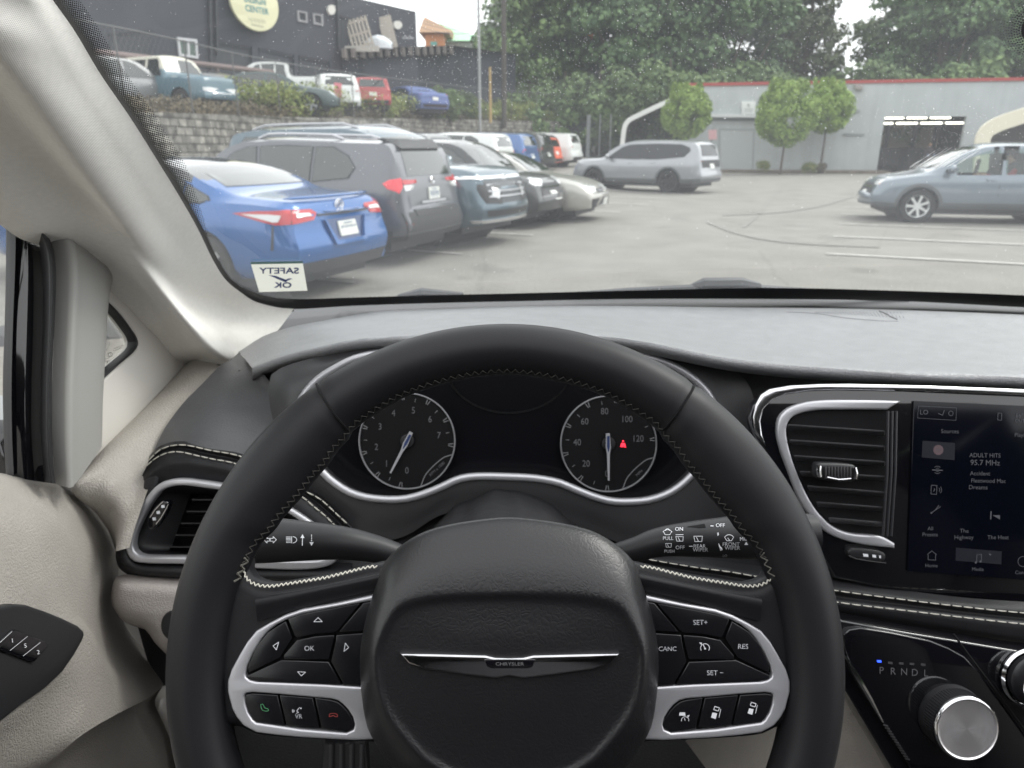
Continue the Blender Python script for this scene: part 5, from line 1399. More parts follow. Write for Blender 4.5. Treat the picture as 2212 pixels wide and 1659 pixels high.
def plate_on(add, root, ax, z, y=0):
    add('licence_plate', [(y-.155, z-.078), (y+.155, z-.078), (y+.155, z+.078), (y-.155, z+.078)], ax, PLT, .02, .2)
def plate_ink(root, bv, ax, z, txt='BZA 2147'):
    mm = Marks(yup=True)
    for i in range(7):
        x = -.115 + i*.038
        mm.line([(x, -.03), (x, .03)], .012); mm.line([(x, (-1)**i*.02), (x+.018, (-1)**i*.02)], .01)
    mm.line([(-.07,.06),(.07,.06)], .01); mm.line([(-.1,-.055),(.1,-.055)], .006)
    d, u = AX[ax]; d = Vector(d); u = Vector(u)
    h, nn, i, dd = bv.ray_cast(Vector((0, 0, z)) - d*5, d)
    f = Frame(h - d*.024, (u if ax == 'rear' else -u)*-1, (0, 0, 1))
    f.w = -d
    mk('plate_print', [f.to3(p, 0) for p in mm.v], mm.f, PLI, root, 0)
def badge(root, bv, ax, z, w_=.07, h_=.05):
    d, u = AX[ax]; d = Vector(d); u = Vector(u)
    h, nn, i, dd = bv.ray_cast(Vector((0, 0, z)) - d*5, d)
    P = lambda a, s_: h - d*.012 + u*(w_*s_*math.cos(a)) + Vector((0, 0, h_*s_*math.sin(a)))
    mb = MB(); mb.tube([P(2*math.pi*i/20, 1) for i in range(21)], .008, 6)
    mb.tube([P(2*math.pi*i/14, .55) + Vector((0, 0, 0)) for i in range(15)], .006, 6)
    mb.tube([P(rad(60), 1), P(rad(120), 1)], .007, 6); mb.tube([P(rad(90), 1), P(rad(-90), .55)], .005, 6)
    mb.build('badge', CHR, root)
# --- rear and front faces of the kinds we see
def rear_blue(k, add, mir, root, bv):
    # wrap-round lamps: pointed on the flank, deep at the corner, blunt towards the plate
    lamp = [(-.62,.905),(-.85,.935),(-1.10,.945),(-1.36,.935),(-1.42,.89),(-1.38,.835),(-1.17,.81),(-1.0,.805),(-.82,.85)]
    for ax, f in (('rL', 1), ('rR', -1)):
        p = [(u, z) for u, z in lamp] if f == 1 else [(-u, z) for u, z in lamp]
        l = add('taillight', p, ax, LRED, .012, .05)
        s_ = lambda P: P if f == 1 else [(-u, z) for u, z in P]
        add('reversing_lens', s_([(-.70,.90),(-.95,.905),(-1.06,.895),(-1.03,.835),(-.98,.832),(-.86,.865)]), ax, LWH, .016, .05, par=l)
        add('lamp_lens', s_([(-1.20,.905),(-1.34,.90),(-1.36,.875),(-1.2,.865)]), ax, LWH, .016, .05, par=l)
        add('lamp_divider', s_([(-1.155,.94),(-1.165,.94),(-1.155,.82),(-1.145,.82)]), ax, TRM, .017, .1, par=l)
        add('corner_vent', s_([(-.98,.80),(-.965,.80),(-.93,.56),(-.955,.56)]), ax, TRM, .006, .1)
    add('trim_bar', [(-.44,.865),(.44,.865),(.44,.885),(-.44,.885)], 'rear', TRM, .01, .1)
    add('plate_recess', [(-.36,.82),(.36,.82),(.26,.58),(-.26,.58)], 'rear', mat('paint_blue_recess_shade', (.012,.04,.13), .3, metal=.3, coat=.6), .004, .1)  # flat patch in darkened body blue, the recess shade put into the colour
    add('plate_lip', [(-.36,.82),(-.34,.82),(-.235,.595),(.235,.595),(.34,.82),(.36,.82),(.27,.56),(-.27,.56)], 'rear', MC['paint_blue'], .035, .1)
    plate_on(add, root, 'rear', .71); plate_ink(root, bv, 'rear', .71)
    badge(root, bv, 'rear', .955)
    add('rear_valance', [(-.78,.42),(.78,.42),(.70,.30),(-.70,.30)], 'rear', TRM, .006, .15)
    add('model_letters', [(-.30,.893),(.30,.893),(.30,.902),(-.30,.902)], 'rear', CHR, .012, .2)
    mb = MB(); T = pchip(k['top'])
    pts = []
    for i in range(13):
        y = -.72 + i*.12; x = -2.36 + .10*(abs(y)/.72)**2.5
        pts.append(Vector((x - .02, y, T(-2.33) + .018)))
    mb.tube(pts, [.006] + [.016]*11 + [.006], 8); mb.build('spoiler', MC['paint_blue'], root)
def rear_rav(k, add, mir, root, bv):
    for ax, f in (('rL', 1), ('rR', -1)):
        s_ = lambda P: P if f == 1 else [(-u, z) for u, z in P]
        l = add('taillight', s_([(-.80,1.08),(-.88,1.13),(-1.02,1.15),(-1.03,1.04),(-.98,.96),(-.94,.985),(-.84,1.02)]), ax, LBR, .016, .05)
        add('taillight', s_([(-1.03,1.13),(-1.28,1.12),(-1.28,1.08),(-1.04,1.065)]), ax, LRED, .012, .05)
        add('reversing_lens', s_([(-1.04,1.06),(-1.24,1.06),(-1.2,1.0),(-1.06,.99)]), ax, LWH, .012, .05)
        add('reflector', s_([(-1.04,.60),(-1.16,.60),(-1.15,.565),(-1.05,.565)]), ax, LRED, .01, .06)
    add('spoiler', [(-.60,1.60),(.60,1.60),(.58,1.50),(-.58,1.50)], 'rear', TRM, .05, .1, back=.06)
    plate_on(add, root, 'rear', .93); plate_ink(root, bv, 'rear', .93)
    badge(root, bv, 'rear', 1.10, .06, .045)
    add('tailgate_trim', [(-.35,.84),(.35,.84),(.35,.81),(-.35,.81)], 'rear', SAT, .012, .15)
    add('bumper_cover', [(-.84,.72),(.84,.72),(.80,.34),(-.80,.34)], 'rear', mat('bumper_grey', (.035,.036,.038), .55), .012, .12)
    add('bumper_step', [(-.62,.74),(.62,.74),(.60,.66),(-.60,.66)], 'rear', TRM, .02, .15)
    mb = MB(); mb.tube([Vector((-2.20, -.1, 1.21)), Vector((-2.20, .3, 1.23))], .012, 6); mb.build('rear_wiper', TRM, root)
def simple_rear(lm=LRED, z=.95, h=.14, plate=.75):
    def f(k, add, mir, root, bv):
        uu = -(k['L']/2 + k['W']/2)/1.4142
        for ax, s_ in (('rL', 1), ('rR', -1)):
            p = [(uu+.24, z), (uu-.02, z+h*.6), (uu-.28, z+h*.5), (uu-.28, z-h*.4), (uu, z-h*.5)]
            add('taillight', p if s_ == 1 else [(-a, b) for a, b in p], ax, lm, .014, .08)
        plate_on(add, root, 'rear', plate)
        add('bumper_cover', [(-.7,.50),(.7,.50),(.66,.36),(-.66,.36)], 'rear', TRM, .01, .2)
    return f
def simple_front(z=.72, h=.12, grille=True, turn=False):
    def f(k, add, mir, root, bv):
        uf = (k['L']/2 + k['W']/2)/1.4142 - .10
        for ax, s_ in (('fR', 1), ('fL', -1)):
            p = [(uf*1.0-.46, z+h*.5), (uf-.20, z+h*.75), (uf+.02, z+h*.55), (uf+.02, z-h*.2), (uf-.22, z-h*.5)]
            if ax == 'fR': q = [(a, b) for a, b in p]
            else: q = [(-a, b) for a, b in p]
            # mirror: outer end of the lamp lies towards the flank
            q = [(a*1.0, b) for a, b in q]
            add('headlight', q, ax, LWH, .012, .06)
        if grille:
            add('grille', [(-.48, z-.02), (.48, z-.02), (.60, z-.32), (-.60, z-.32)], 'front', TRM, .008, .12)
            add('grille_bar', [(-.46, z-.08), (.46, z-.08), (.46, z-.10), (-.46, z-.10)], 'front', CHR, .02, .2)
        plate_on(add, root, 'front', z-.25)
    return f
def front_big(k, add, mir, root, bv):
    uf = (k['L']/2 + k['W']/2)/1.4142 - .13
    add('grille', [(-.66,1.04),(.66,1.04),(.70,.70),(-.70,.70)], 'front', mat('grille_dark_metal', (.05,.055,.06), .4), .006, .1)
    for z in (.97,.885,.80):
        add('grille_bar', [(-.62, z-.012), (.62, z-.012), (.62, z+.012), (-.62, z+.012)], 'front', SAT, .02, .15)
    add('chrome_bar', [(-.95,1.10),(.95,1.10),(.95,1.06),(-.95,1.06)], 'front', CHR, .02, .1)
    badge(root, bv, 'front', 1.08, .09, .04)
    for ax, s_ in (('fR', 1), ('fL', -1)):
        sg = lambda P: P if ax == 'fR' else [(-a, b) for a, b in P]
        add('headlight', sg([(uf-.34,.99),(uf-.02,.99),(uf+.0,.72),(uf-.26,.68)]), ax, TRM, .01, .06)
        add('headlight_lens', sg([(uf-.30,.96),(uf-.22,.96),(uf-.16,.80),(uf-.24,.76)]), ax, LWH, .018, .06)
        add('day_lamp', sg([(uf-.40,1.10),(uf-.02,1.10),(uf-.02,1.065),(uf-.40,1.06)]), ax, LWH, .014, .06)
    add('bumper_chrome', [(-.90,.46),(.90,.46),(.86,.41),(-.86,.41)], 'front', CHR, .02, .1)
    add('bumper_intake', [(-.72,.60),(.72,.60),(.68,.50),(-.68,.50)], 'front', TRM, .006, .15)
def front_lux(k, add, mir, root, bv):
    uf = (k['L']/2 + k['W']/2)/1.4142 - .12
    add('grille', [(-.28,.68),(.28,.68),(.20,.52),(.46,.28),(-.46,.28),(-.20,.52)], 'front', TRM, .006, .08)
    for i in range(6):
        z = .64 - i*.06
        add('grille_bar', [(-.2-.03*i, z), (.2+.03*i, z), (.2+.03*i, z-.008), (-.2-.03*i, z-.008)], 'front', SAT, .014, .2)
    for ax in ('fR', 'fL'):
        sg = lambda P: P if ax == 'fR' else [(-a, b) for a, b in P]
        add('headlight', sg([(uf-.50,.74),(uf-.20,.75),(uf+.06,.66),(uf+.06,.60),(uf-.22,.62)]), ax, LWH, .012, .05)
        add('bumper_intake', sg([(uf-.16,.50),(uf-.02,.48),(uf-.06,.30),(uf-.14,.32)]), ax, TRM, .01, .06)
    plate_on(add, root, 'front', .42)
PB = paint('blue', (.004,.088,.30), .3, .2)
BLKR = mat('roof_gloss_black', (.015,.016,.018), .12, spec=.6, coat=1)
PGY = paint('gunmetal', (.105,.11,.125), .5)
PTL = paint('steel_blue', (.06,.10,.13), .4)
PBG = paint('champagne', (.36,.35,.32), .35)
PSV = paint('silver_blue', (.28,.29,.31), .4)
PCR = paint('grey_blue', (.17,.205,.24), .35)
PWH = paint('white', (.66,.68,.67), 0, .3)
PRD = paint('red', (.32,.025,.025), .1)
POR = paint('orange', (.75,.12,.05), .05)
PBK = paint('black', (.015,.016,.018), .2)
PLM = paint('grey', (.18,.185,.19), .4)
PB2 = paint('mid_blue', (.05,.12,.30), .35)
PBU = paint('old_blue', (.055,.125,.165), 0, .5)
AISLE = Vector((.40, .9165, 0)); STALL = Vector((-.9165, .40, 0))     # aisle direction and direction into the stalls
HD = math.atan2(STALL.y, STALL.x)
def nosein(px, py, L, z=0):
    """car whose tail centre stands at a ground point, nose into the stall"""
    g = G(px, py, z); return g + STALL*(L/2)
car('sedan', 'bright blue sedan with a black roof, tail towards us, nearest in the left row', 'car', PB, G(751, 630) + STALL*2.44, HD, 'cars parked along the stone wall', rear=rear_blue, front=simple_front(), roofc=BLKR, wheel='five')
car('suv', 'dark grey sport utility with roof rails and wide red taillights, beside the blue sedan', 'car', PGY, G(938, 562) + STALL*2.30, HD + rad(2), 'cars parked along the stone wall', rear=rear_rav, front=simple_front(.86), rails=SAT, arches=True, wheel='seven', lower=TRM)
car('fullsize', 'large steel blue sport utility with a chrome barred grille facing the aisle', 'car', PTL, G(1108, 526) + STALL*2.75, HD + math.pi - rad(3), 'cars parked along the stone wall', rear=simple_rear(z=1.1), front=front_big, rails=SAT, wheel='six')
car('suv', 'black off-roader with round lamps, only its nose showing past the large blue one', 'car', PBK, G(1205, 490) + STALL*2.45, HD + math.pi, 'cars parked along the stone wall', rear=simple_rear(), front=simple_front(.88, .14), wheel='five', lod=1, arches=True)
car('sedan', 'champagne saloon facing out with slim headlights and dark spindle grille', 'car', PBG, G(1300, 476) + STALL*2.55, HD + math.pi + rad(2), 'cars parked along the stone wall', rear=simple_rear(), front=front_lux, wheel='ten', rimm=mat('grey_alloy', (.22,.22,.23), .35, metal=.7))
# silver three-row crossing the aisle
gA, gB = G(1290, 411), G(1465, 417)
hdir = (gA - gB); hdir.z = 0
def rear_side(k, add, mir, root, bv):
    simple_rear(z=1.08, h=.16, plate=.9)(k, add, mir, root, bv)
    add('tailgate_panel', [(-.72,.86),(.72,.86),(.78,1.10),(-.78,1.10)], 'rear', TRM, .008, .12)
car('threerow', 'silver three-row sport utility with black wheels crossing the far end of the aisle', 'car', PSV, (gA + gB)/2*.99 + Vector((.42, .95, 0)), math.atan2(hdir.y, hdir.x) - rad(6), rear=rear_side, front=simple_front(.92), arches=True, wheel='six', lower=mat('clad_grey', (.10,.105,.11), .6), glassm=mat('privacy_glass_dark', (.02,.021,.024), .12, spec=.35), rimm=ALD, clad=mat('clad_grey', (.10,.105,.11), .6))
# grey-blue crossover on the right with its driver
gw = G(1976, 482)
ch = math.pi - rad(15)
hd_ = Vector((math.cos(ch), math.sin(ch), 0)); side_ = Vector((-hd_.y, hd_.x, 0))
k_ = KEY['crossover']
cpos = gw - hd_*k_['wb'][0] - side_*(k_['W']/2 - .02)
cpos = Vector((cpos.x, cpos.y, 0))
def cross_front(k, add, mir, root, bv):
    simple_front(.80, .10)(k, add, mir, root, bv)
    uf = (k['L']/2 + k['W']/2)/1.4142 - .10
    for ax in ('fR', 'fL'):
        sg = lambda P: P if ax == 'fR' else [(-a, b) for a, b in P]
        add('turn_lamp', sg([(uf-.14,.835),(uf+.14,.875),(uf+.14,.85),(uf-.10,.79)] if False else [(uf+.02,.81),(uf+.20,.85),(uf+.24,.875),(uf+.06,.85)]), ax, LOR, .016, .06)
cro = car('crossover', 'grey-blue crossover on the right with a driver at its open window', 'car', PCR, cpos, ch, front=cross_front, rear=simple_rear(), seeth=True, arches=True, lower=mat('clad_grey'), wheel='seven', rimm=mat('bright_alloy', (.72,.74,.74), .35, metal=.6), clad=mat('clad_grey'))
# interior of that car
mb = MB()
for y in (.38, -.38):
    mb.tube([Vector((-.30, y, .55)), Vector((-.42, y, .95)), Vector((-.50, y, 1.22))], [.22,.24,.16], 12); mb.tube([Vector((-.51, y, 1.26)), Vector((-.53, y, 1.42))], [.10,.10], 10)
    mb.tube([Vector((-1.2, y, .6)), Vector((-1.35, y, 1.15))], [.26,.22], 10)
mb.box((.1, 0, .55), (2.4, 1.5, .1)); mb.box((.78, 0, .92), (.25, 1.4, .2))
mb.build('seats', mat('seat_grey', (.06,.06,.065), .8), cro)
# far end of the left row, on rising ground
far = [('suv', 965, 372, PLM, 'grey hatch with a small round red taillight beyond the blue sport utility', LBR, 26.5, .40),
       ('sedan', 1030, 366, PWH, 'pale silver car with a pale sloping screen in the middle of the far row', LRED, 29.5, .45),
       ('suv', 1095, 362, PWH, 'white sport utility with red taillight in the middle of the far row', LBR, 32.5, .5),
       ('suv', 1150, 356, PB2, 'mid blue sport utility with bright red taillight near the far end of the row', LBR, 35.5, .55),
       ('suv', 1185, 352, PBK, 'dark grey car tucked between the mid blue and the orange ones', LRED, 38.5, .6),
       ('hatch', 1215, 348, POR, 'orange-red hatchback near the far end of the row', LWH, 41.5, .65),
       ('suv', 1247, 345, PWH, 'white sport utility last in the row by the gate', LRED, 44.5, .7)]
for kd, px, py, pc, lb, lm, t_, zz in far:
    t_ *= .86; zz = max(0, .0165*t_ - .10)
    r_ = ray(px, 330); base = CAM + r_*(t_/r_.y)
    car(kd, lb, 'car', pc, (base + STALL*2.3).to_2d().to_3d() + Vector((0, 0, zz)), HD, 'cars parked along the stone wall', rear=simple_rear(lm, z=1.0 if kd != 'hatch' else .9, h=.16, plate=.75), lod=1, wheel='five')
# ================================================================ THE PLACE OUTSIDE
def at(px, py, Y):
    r = ray(px, py); return CAM + r*(Y/r.y)
def gz(x, y):
    s = x*.4 + y*.9165
    return .026*max(0, s-16)*(1 - sstep(x - .2*(y-22), .8, 3.4))*sstep(y, 14, 30) if y > 14 else 0
ASP = mat('asphalt', (.200,.192,.173), .85, spec=.3, bump=('noise', 40, .35, .01), var=(1.1, .13, 8))
if True:
    t = ASP.node_tree; N = t.nodes; p = N['Principled BSDF']; src = p.inputs['Base Color'].links[0].from_socket
    tc = [n for n in N if n.type == 'TEX_COORD'][0]
    def mulby(src, node_out, lo, hi, a0, a1):
        mr = N.new('ShaderNodeMapRange'); mr.inputs[1].default_value = a0; mr.inputs[2].default_value = a1; mr.inputs[3].default_value = lo; mr.inputs[4].default_value = hi
        t.links.new(node_out, mr.inputs[0]); mx = N.new('ShaderNodeMix'); mx.data_type = 'RGBA'; mx.blend_type = 'MULTIPLY'; mx.inputs[0].default_value = 1
        t.links.new(src, mx.inputs[6]); t.links.new(mr.outputs[0], mx.inputs[7]); return mx.outputs[2]
    nz = N.new('ShaderNodeTexNoise'); nz.inputs['Scale'].default_value = 28; nz.inputs['Detail'].default_value = 3; t.links.new(tc.outputs['Object'], nz.inputs['Vector'])
    src = mulby(src, nz.outputs[0], .82, 1.18, .35, .65)
    nd = N.new('ShaderNodeTexNoise'); nd.inputs['Scale'].default_value = .6; nd.inputs['Detail'].default_value = 6; t.links.new(tc.outputs['Object'], nd.inputs['Vector'])
    av = N.new('ShaderNodeMixRGB'); av.inputs[0].default_value = .35; t.links.new(tc.outputs['Object'], av.inputs[1]); t.links.new(nd.outputs['Color'], av.inputs[2])
    vo = N.new('ShaderNodeTexVoronoi'); vo.feature = 'DISTANCE_TO_EDGE'; vo.inputs['Scale'].default_value = .33; t.links.new(av.outputs[0], vo.inputs['Vector'])
    src = mulby(src, vo.outputs['Distance'], .86, 1.0, .0, .010)
    n3 = N.new('ShaderNodeTexNoise'); n3.inputs['Scale'].default_value = .9; n3.inputs['Detail'].default_value = 2; t.links.new(tc.outputs['Object'], n3.inputs['Vector'])
    src = mulby(src, n3.outputs[0], .80, 1.0, .30, .37)
    t.links.new(src, p.inputs['Base Color'])
xs_ = [-60,-30,-20,-14] + [-10 + .75*i for i in range(36)] + [22,40,80]; ys_ = [-30,0,5,10,14] + [16 + 1.5*i for i in range(30)] + [64,80,120]
V = [(x, y, gz(x, y)) for y in ys_ for x in xs_]
tag(mk('parking_lot', V, grid_faces(len(xs_), len(ys_)), ASP, None, 180), kind='structure')
tag(mk('ground', [(-900,-300,-.02),(900,-300,-.02),(900,1200,-.02),(-900,1200,-.02)], [(0,1,2,3)], mat('far_ground', (.10,.11,.08), .9)), kind='structure')
LN = mat('line_paint', (.43,.42,.39), .8, var=(6,.3,6))
def gline(mb, a, b, w_=.10, lift=.02):
    a, b = Vector(a), Vector(b); d = (b-a).normalized(); n = Vector((-d.y, d.x))*w_/2
    k = max(1, int((b-a).length/1.5))
    for i in range(k):
        p, q = a + (b-a)*i/k, a + (b-a)*(i+1)/k
        mb.add([(v.x, v.y, gz(v.x, v.y) + lift) for v in (p-n, q-n, q+n, p+n)], [(0,1,2,3)])
dS = Vector((.9165, -.40)); dA = Vector((.43, .903))
mb = MB()
for k in range(-1, 9):
    p = Vector((5.77, 12.96)) + dA*2.42*k; gline(mb, p, p + dS*6)
tag(mb.build('stall_lines', LN), kind='structure').name = 'road_markings'
mb = MB()
for k in range(-1, 8):
    p = Vector((-.74, 10.75)) + dA*2.62*k; gline(mb, p, p - dS*5.4)
tag(mb.build('road_markings', LN), kind='structure')
TM = mat('tyre_mark', (.186,.179,.163), .9, var=(3,.15,5))
def gcurve(name, pts, w_):
    P = cr(pts, 60); mb = MB()
    Q = [G(*p) for p in P]
    for a, b in zip(Q, Q[1:]): gline(mb, a.to_2d(), b.to_2d(), w_, .012)
    tag(mb.build(name, TM), kind='structure')
gcurve('road_tyre_mark', [(1560,466),(1640,463),(1720,455),(1790,441),(1850,422)], .14)
gcurve('road_tyre_mark', [(1700,396),(1670,425),(1640,462),(1606,492)], .08)
gcurve('road_tyre_mark', [(1530,482),(1590,505),(1660,520),(1740,528),(1840,533),(1900,535)], .10)
# ---- upper lot and retaining wall
WALLP = [(-16,5,1.9),(-11.5,9.5,2.05),(-9,13.5,2.15),(-8.2,18,2.3),(-7.8,24,2.45),(-6.6,30,2.6),(-4.2,38,2.85),(-1.8,44,3.0),(1.6,49.5,3.1),(4.6,53,3.15)]
UPZ = 2.45
wp_ = cr(WALLP, 90)
BLKM = mat('block_stone', (.235,.225,.205), .9, spec=.2)
if True:
    t = BLKM.node_tree; N = t.nodes; Lk = t.links; p = N['Principled BSDF']
    uv = N.new('ShaderNodeUVMap'); br = N.new('ShaderNodeTexBrick')
    br.inputs['Scale'].default_value = 1; br.inputs['Mortar Size'].default_value = .022; br.inputs['Brick Width'].default_value = .40; br.inputs['Row Height'].default_value = .20
    br.inputs['Color1'].default_value = (.24,.23,.205,1); br.inputs['Color2'].default_value = (.13,.124,.113,1); br.inputs['Mortar'].default_value = (.075,.07,.062,1)
    Lk.new(uv.outputs[0], br.inputs['Vector'])
    nz = N.new('ShaderNodeTexNoise'); nz.inputs['Scale'].default_value = 3.0; nz.inputs['Detail'].default_value = 10; Lk.new(uv.outputs[0], nz.inputs['Vector'])
    mr = N.new('ShaderNodeMapRange'); mr.inputs[1].default_value = .3; mr.inputs[2].default_value = .7; mr.inputs[3].default_value = .35; mr.inputs[4].default_value = 1.6
    Lk.new(nz.outputs[0], mr.inputs[0])
    mx = N.new('ShaderNodeMix'); mx.data_type = 'RGBA'; mx.blend_type = 'MULTIPLY'; mx.inputs[0].default_value = 1
    Lk.new(br.outputs['Color'], mx.inputs[6]); Lk.new(mr.outputs[0], mx.inputs[7]); Lk.new(mx.outputs[2], p.inputs['Base Color'])
    b = N.new('ShaderNodeBump'); b.inputs['Strength'].default_value = .8; b.inputs['Distance'].default_value = .04
    b.invert = True
    Lk.new(br.outputs['Fac'], b.inputs['Height']); Lk.new(b.outputs[0], p.inputs['Normal'])
V = []; F_ = []; UV = []; acc = 0
for i, (x, y, z) in enumerate(wp_):
    if i: acc += math.hypot(x-wp_[i-1][0], y-wp_[i-1][1])
    a, b = wp_[max(0, i-1)], wp_[min(len(wp_)-1, i+1)]; dx, dy = b[0]-a[0], b[1]-a[1]; l = math.hypot(dx, dy); nx_, ny_ = dy/l, -dx/l
    g = gz(x, y) - .1
    V += [(x + nx_*.14, y + ny_*.14, g), (x, y, z), (x - nx_*.4, y - ny_*.4, z), (x - nx_*.4, y - ny_*.4, g)]
    UV += [(acc, g), (acc, z), (acc, z+.4), (acc, z+2)]
nW = len(wp_)
F_ = [(4*i+j, 4*(i+1)+j, 4*(i+1)+j+1, 4*i+j+1) for i in range(nW-1) for j in range(3)]
wl = mk('retaining_wall', V, F_, BLKM, None, 30)
ul = wl.data.uv_layers.new(name='UVMap')
for li, l in enumerate(wl.data.loops): ul.data[li].uv = UV[l.vertex_index]
tag(wl, 'grey block stone retaining wall behind the row of parked cars', 'wall')
BNK = mat('bank_soil', (.16,.135,.095), .95, bump=('noise', 8, .8, .1), var=(1.3,.35,6))
rows = []
for i, (x, y, z) in enumerate(wp_):
    a, b = wp_[max(0, i-1)], wp_[min(nW-1, i+1)]; dx, dy = b[0]-a[0], b[1]-a[1]; l = math.hypot(dx, dy); nx_, ny_ = dy/l, -dx/l
    rows.append([Vector((x - nx_*.3, y - ny_*.3, z - .02)), Vector((x - nx_*1.6, y - ny_*1.6, z + .15)), Vector((x - nx_*4, y - ny_*4, max(z + .3, UPZ - .1)))])
V = [r[j] for r in rows for j in range(3)]
mkb = mk('bank', V, [(3*i+j, 3*i+j+1, 3*(i+1)+j+1, 3*(i+1)+j) for i in range(nW-1) for j in range(2)], BNK, None, 180); tag(mkb, kind='structure'); mkb.name = 'slope'
V = [r[2] for r in rows] + [Vector((-90, 5 + 1.3*i, UPZ + .3)) for i in range(nW)]
o = mk('upper_lot', V, [(i, nW+i, nW+i+1, i+1) for i in range(nW-1)], mat('gravel_lot', (.15,.14,.125), .95, var=(2,.2,5)), None, 180); tag(o, kind='structure')
# ---- foliage helpers
def leafmat(name, c, c2, rough=.6):
    if name in MC: return MC[name]
    m = mat(name, c, rough, spec=.25); t = m.node_tree; N = t.nodes; p = N['Principled BSDF']
    ge = N.new('ShaderNodeNewGeometry'); oi = N.new('ShaderNodeObjectInfo')
    mx = N.new('ShaderNodeMix'); mx.data_type = 'RGBA'; mx.inputs[6].default_value = (*c, 1); mx.inputs[7].default_value = (*c2, 1)
    t.links.new(ge.outputs['Random Per Island'], mx.inputs[0])
    hv = N.new('ShaderNodeHueSaturation'); mr = N.new('ShaderNodeMapRange'); mr.inputs[3].default_value = .75; mr.inputs[4].default_value = 1.25
    t.links.new(oi.outputs['Random'], mr.inputs[0]); t.links.new(mr.outputs[0], hv.inputs['Value']); t.links.new(mx.outputs[2], hv.inputs['Color'])
    t.links.new(hv.outputs[0], p.inputs['Base Color'])
    return m
LF1 = leafmat('leaf_dark', (.055,.10,.05), (.12,.19,.08))
LF2 = leafmat('leaf_mid', (.068,.11,.048), (.14,.20,.075))
LF3 = leafmat('leaf_conifer', (.055,.075,.040), (.10,.115,.06))
LFL = leafmat('leaf_bright', (.15,.25,.05), (.29,.40,.09))
LFG = leafmat('leaf_grass', (.12,.17,.04), (.27,.29,.09))
LFD = leafmat('leaf_dry', (.085,.07,.045), (.17,.135,.08))
BRK = mat('bark', (.09,.07,.055), .9, bump=('noise', 20, .6, .02))
def leafcloud(rnd, clumps, nper, size, up=.3):
    V = []; F_ = []
    for (c, r) in clumps:
        for _ in range(nper):
            d = Vector((rnd.gauss(0, 1), rnd.gauss(0, 1), rnd.gauss(0, 1))).normalized()
            p = c + Vector((d.x*r[0], d.y*r[1], d.z*r[2]))*(rnd.random()**.35)
            n = (d + Vector((rnd.gauss(0,.5), rnd.gauss(0,.5), up + rnd.gauss(0,.5)))).normalized()
            a = n.orthogonal().normalized(); q = rnd.uniform(0, 6.28)
            a, b = a*math.cos(q) + n.cross(a)*math.sin(q), n.cross(a)*math.cos(q) - a*math.sin(q)
            s_ = size*rnd.uniform(.6, 1.3); k = len(V)
            V += [p - a*s_*.5, p + b*s_*.28, p + a*s_*.5, p - b*s_*.28]; F_.append((k, k+1, k+2, k+3))
    return V, F_
def tree_mesh(seed, H, R, base, nc, nper, leaf, size, cone=False, name='tree'):
    rnd = random.Random(seed); cl = []
    for i in range(nc):
        if cone:
            u = rnd.random()**1.3; z = base + (H-base)*u; rr = R*(1-u)**.75*(.35 + .6*rnd.random()); a = rnd.uniform(0, 6.28)
            cl.append((Vector((rr*math.cos(a), rr*math.sin(a), z)), (R*.36*(1.12-u)**.7, R*.36*(1.12-u)**.7, R*.20)))
        else:
            d = Vector((rnd.gauss(0,1), rnd.gauss(0,1), rnd.gauss(0,1))).normalized()*(rnd.random()**.4)
            c = Vector((d.x*R*.82, d.y*R*.82, (H+base)/2 + d.z*(H-base)*.44))
            r = R*rnd.uniform(.20,.34); cl.append((c, (r, r, r*.62)))
    V, F_ = leafcloud(rnd, cl, nper, size)
    cm = bpy.data.meshes.new('crown'); cm.from_pydata(V, [], F_); cm.materials.append(leaf)
    mb = MB(); mb.tube([Vector((0,0,0)), Vector((.1,.05,base*.6)), Vector((0,.1,(H+base)/2)), Vector((.1,0,H*.92))], [R*.075, R*.06, R*.035, R*.01], 8)
    if not cone:
        for (c, r) in rnd.sample(cl, min(12, len(cl))):
            z0 = rnd.uniform(base*.8, (H+base)/2); mb.tube([Vector((0,.05,z0)), Vector((c.x*.5, c.y*.5, (z0+c.z)/2 - .1)), c], [R*.03, R*.018, R*.006], 5)
    tm = bpy.data.meshes.new('trunk'); tm.from_pydata([tuple(v) for v in mb.v], [], mb.f); tm.materials.append(BRK)
    return cm, tm
def put_tree(ms, loc, rz, sc, name, label, cat='tree', group=None):
    r = empty(name, loc, rz); r.scale = (sc[0], sc[0], sc[1]) if isinstance(sc, tuple) else (sc, sc, sc)
    tag(r, label, cat, group)
    for nm, m in zip(('crown', 'trunk'), ms):
        o = bpy.data.objects.new(nm, m); COL.objects.link(o); o.parent = r
    return r
TA = tree_mesh(1, 16, 5.0, 1.2, 95, 190, LF1, .42)
TB_ = tree_mesh(2, 14, 4.6, .8, 90, 190, LF2, .42)
TC = tree_mesh(3, 15, 3.6, 1.0, 120, 150, LF3, .38, cone=True)
TD = tree_mesh(5, 6.5, 3.6, .1, 60, 190, LF2, .34)
TS = tree_mesh(6, 15, 3.4, 4.0, 70, 36, LF2, .30)
TG = 'tall trees behind the buildings'
rt_ = random.Random(11)
def tr(ms, px, Y, sc, name, label):
    p = at(px, 300, Y); put_tree(ms, (p.x, Y, gz(p.x, Y)*0), rt_.uniform(0, 6.28), sc, name, label, 'tree', TG)
tr(TB_, 1150, 60, 1.15, 'broadleaf_tree', 'yellow-green broadleaf tree just right of the wooden utility pole')
tr(TA, 1240, 62, 1.2, 'broadleaf_tree', 'dark broadleaf tree second from the utility pole, filling the top of the view')
tr(TA, 1345, 58, 1.15, 'broadleaf_tree', 'dark full crowned tree above the orange and white parked cars')
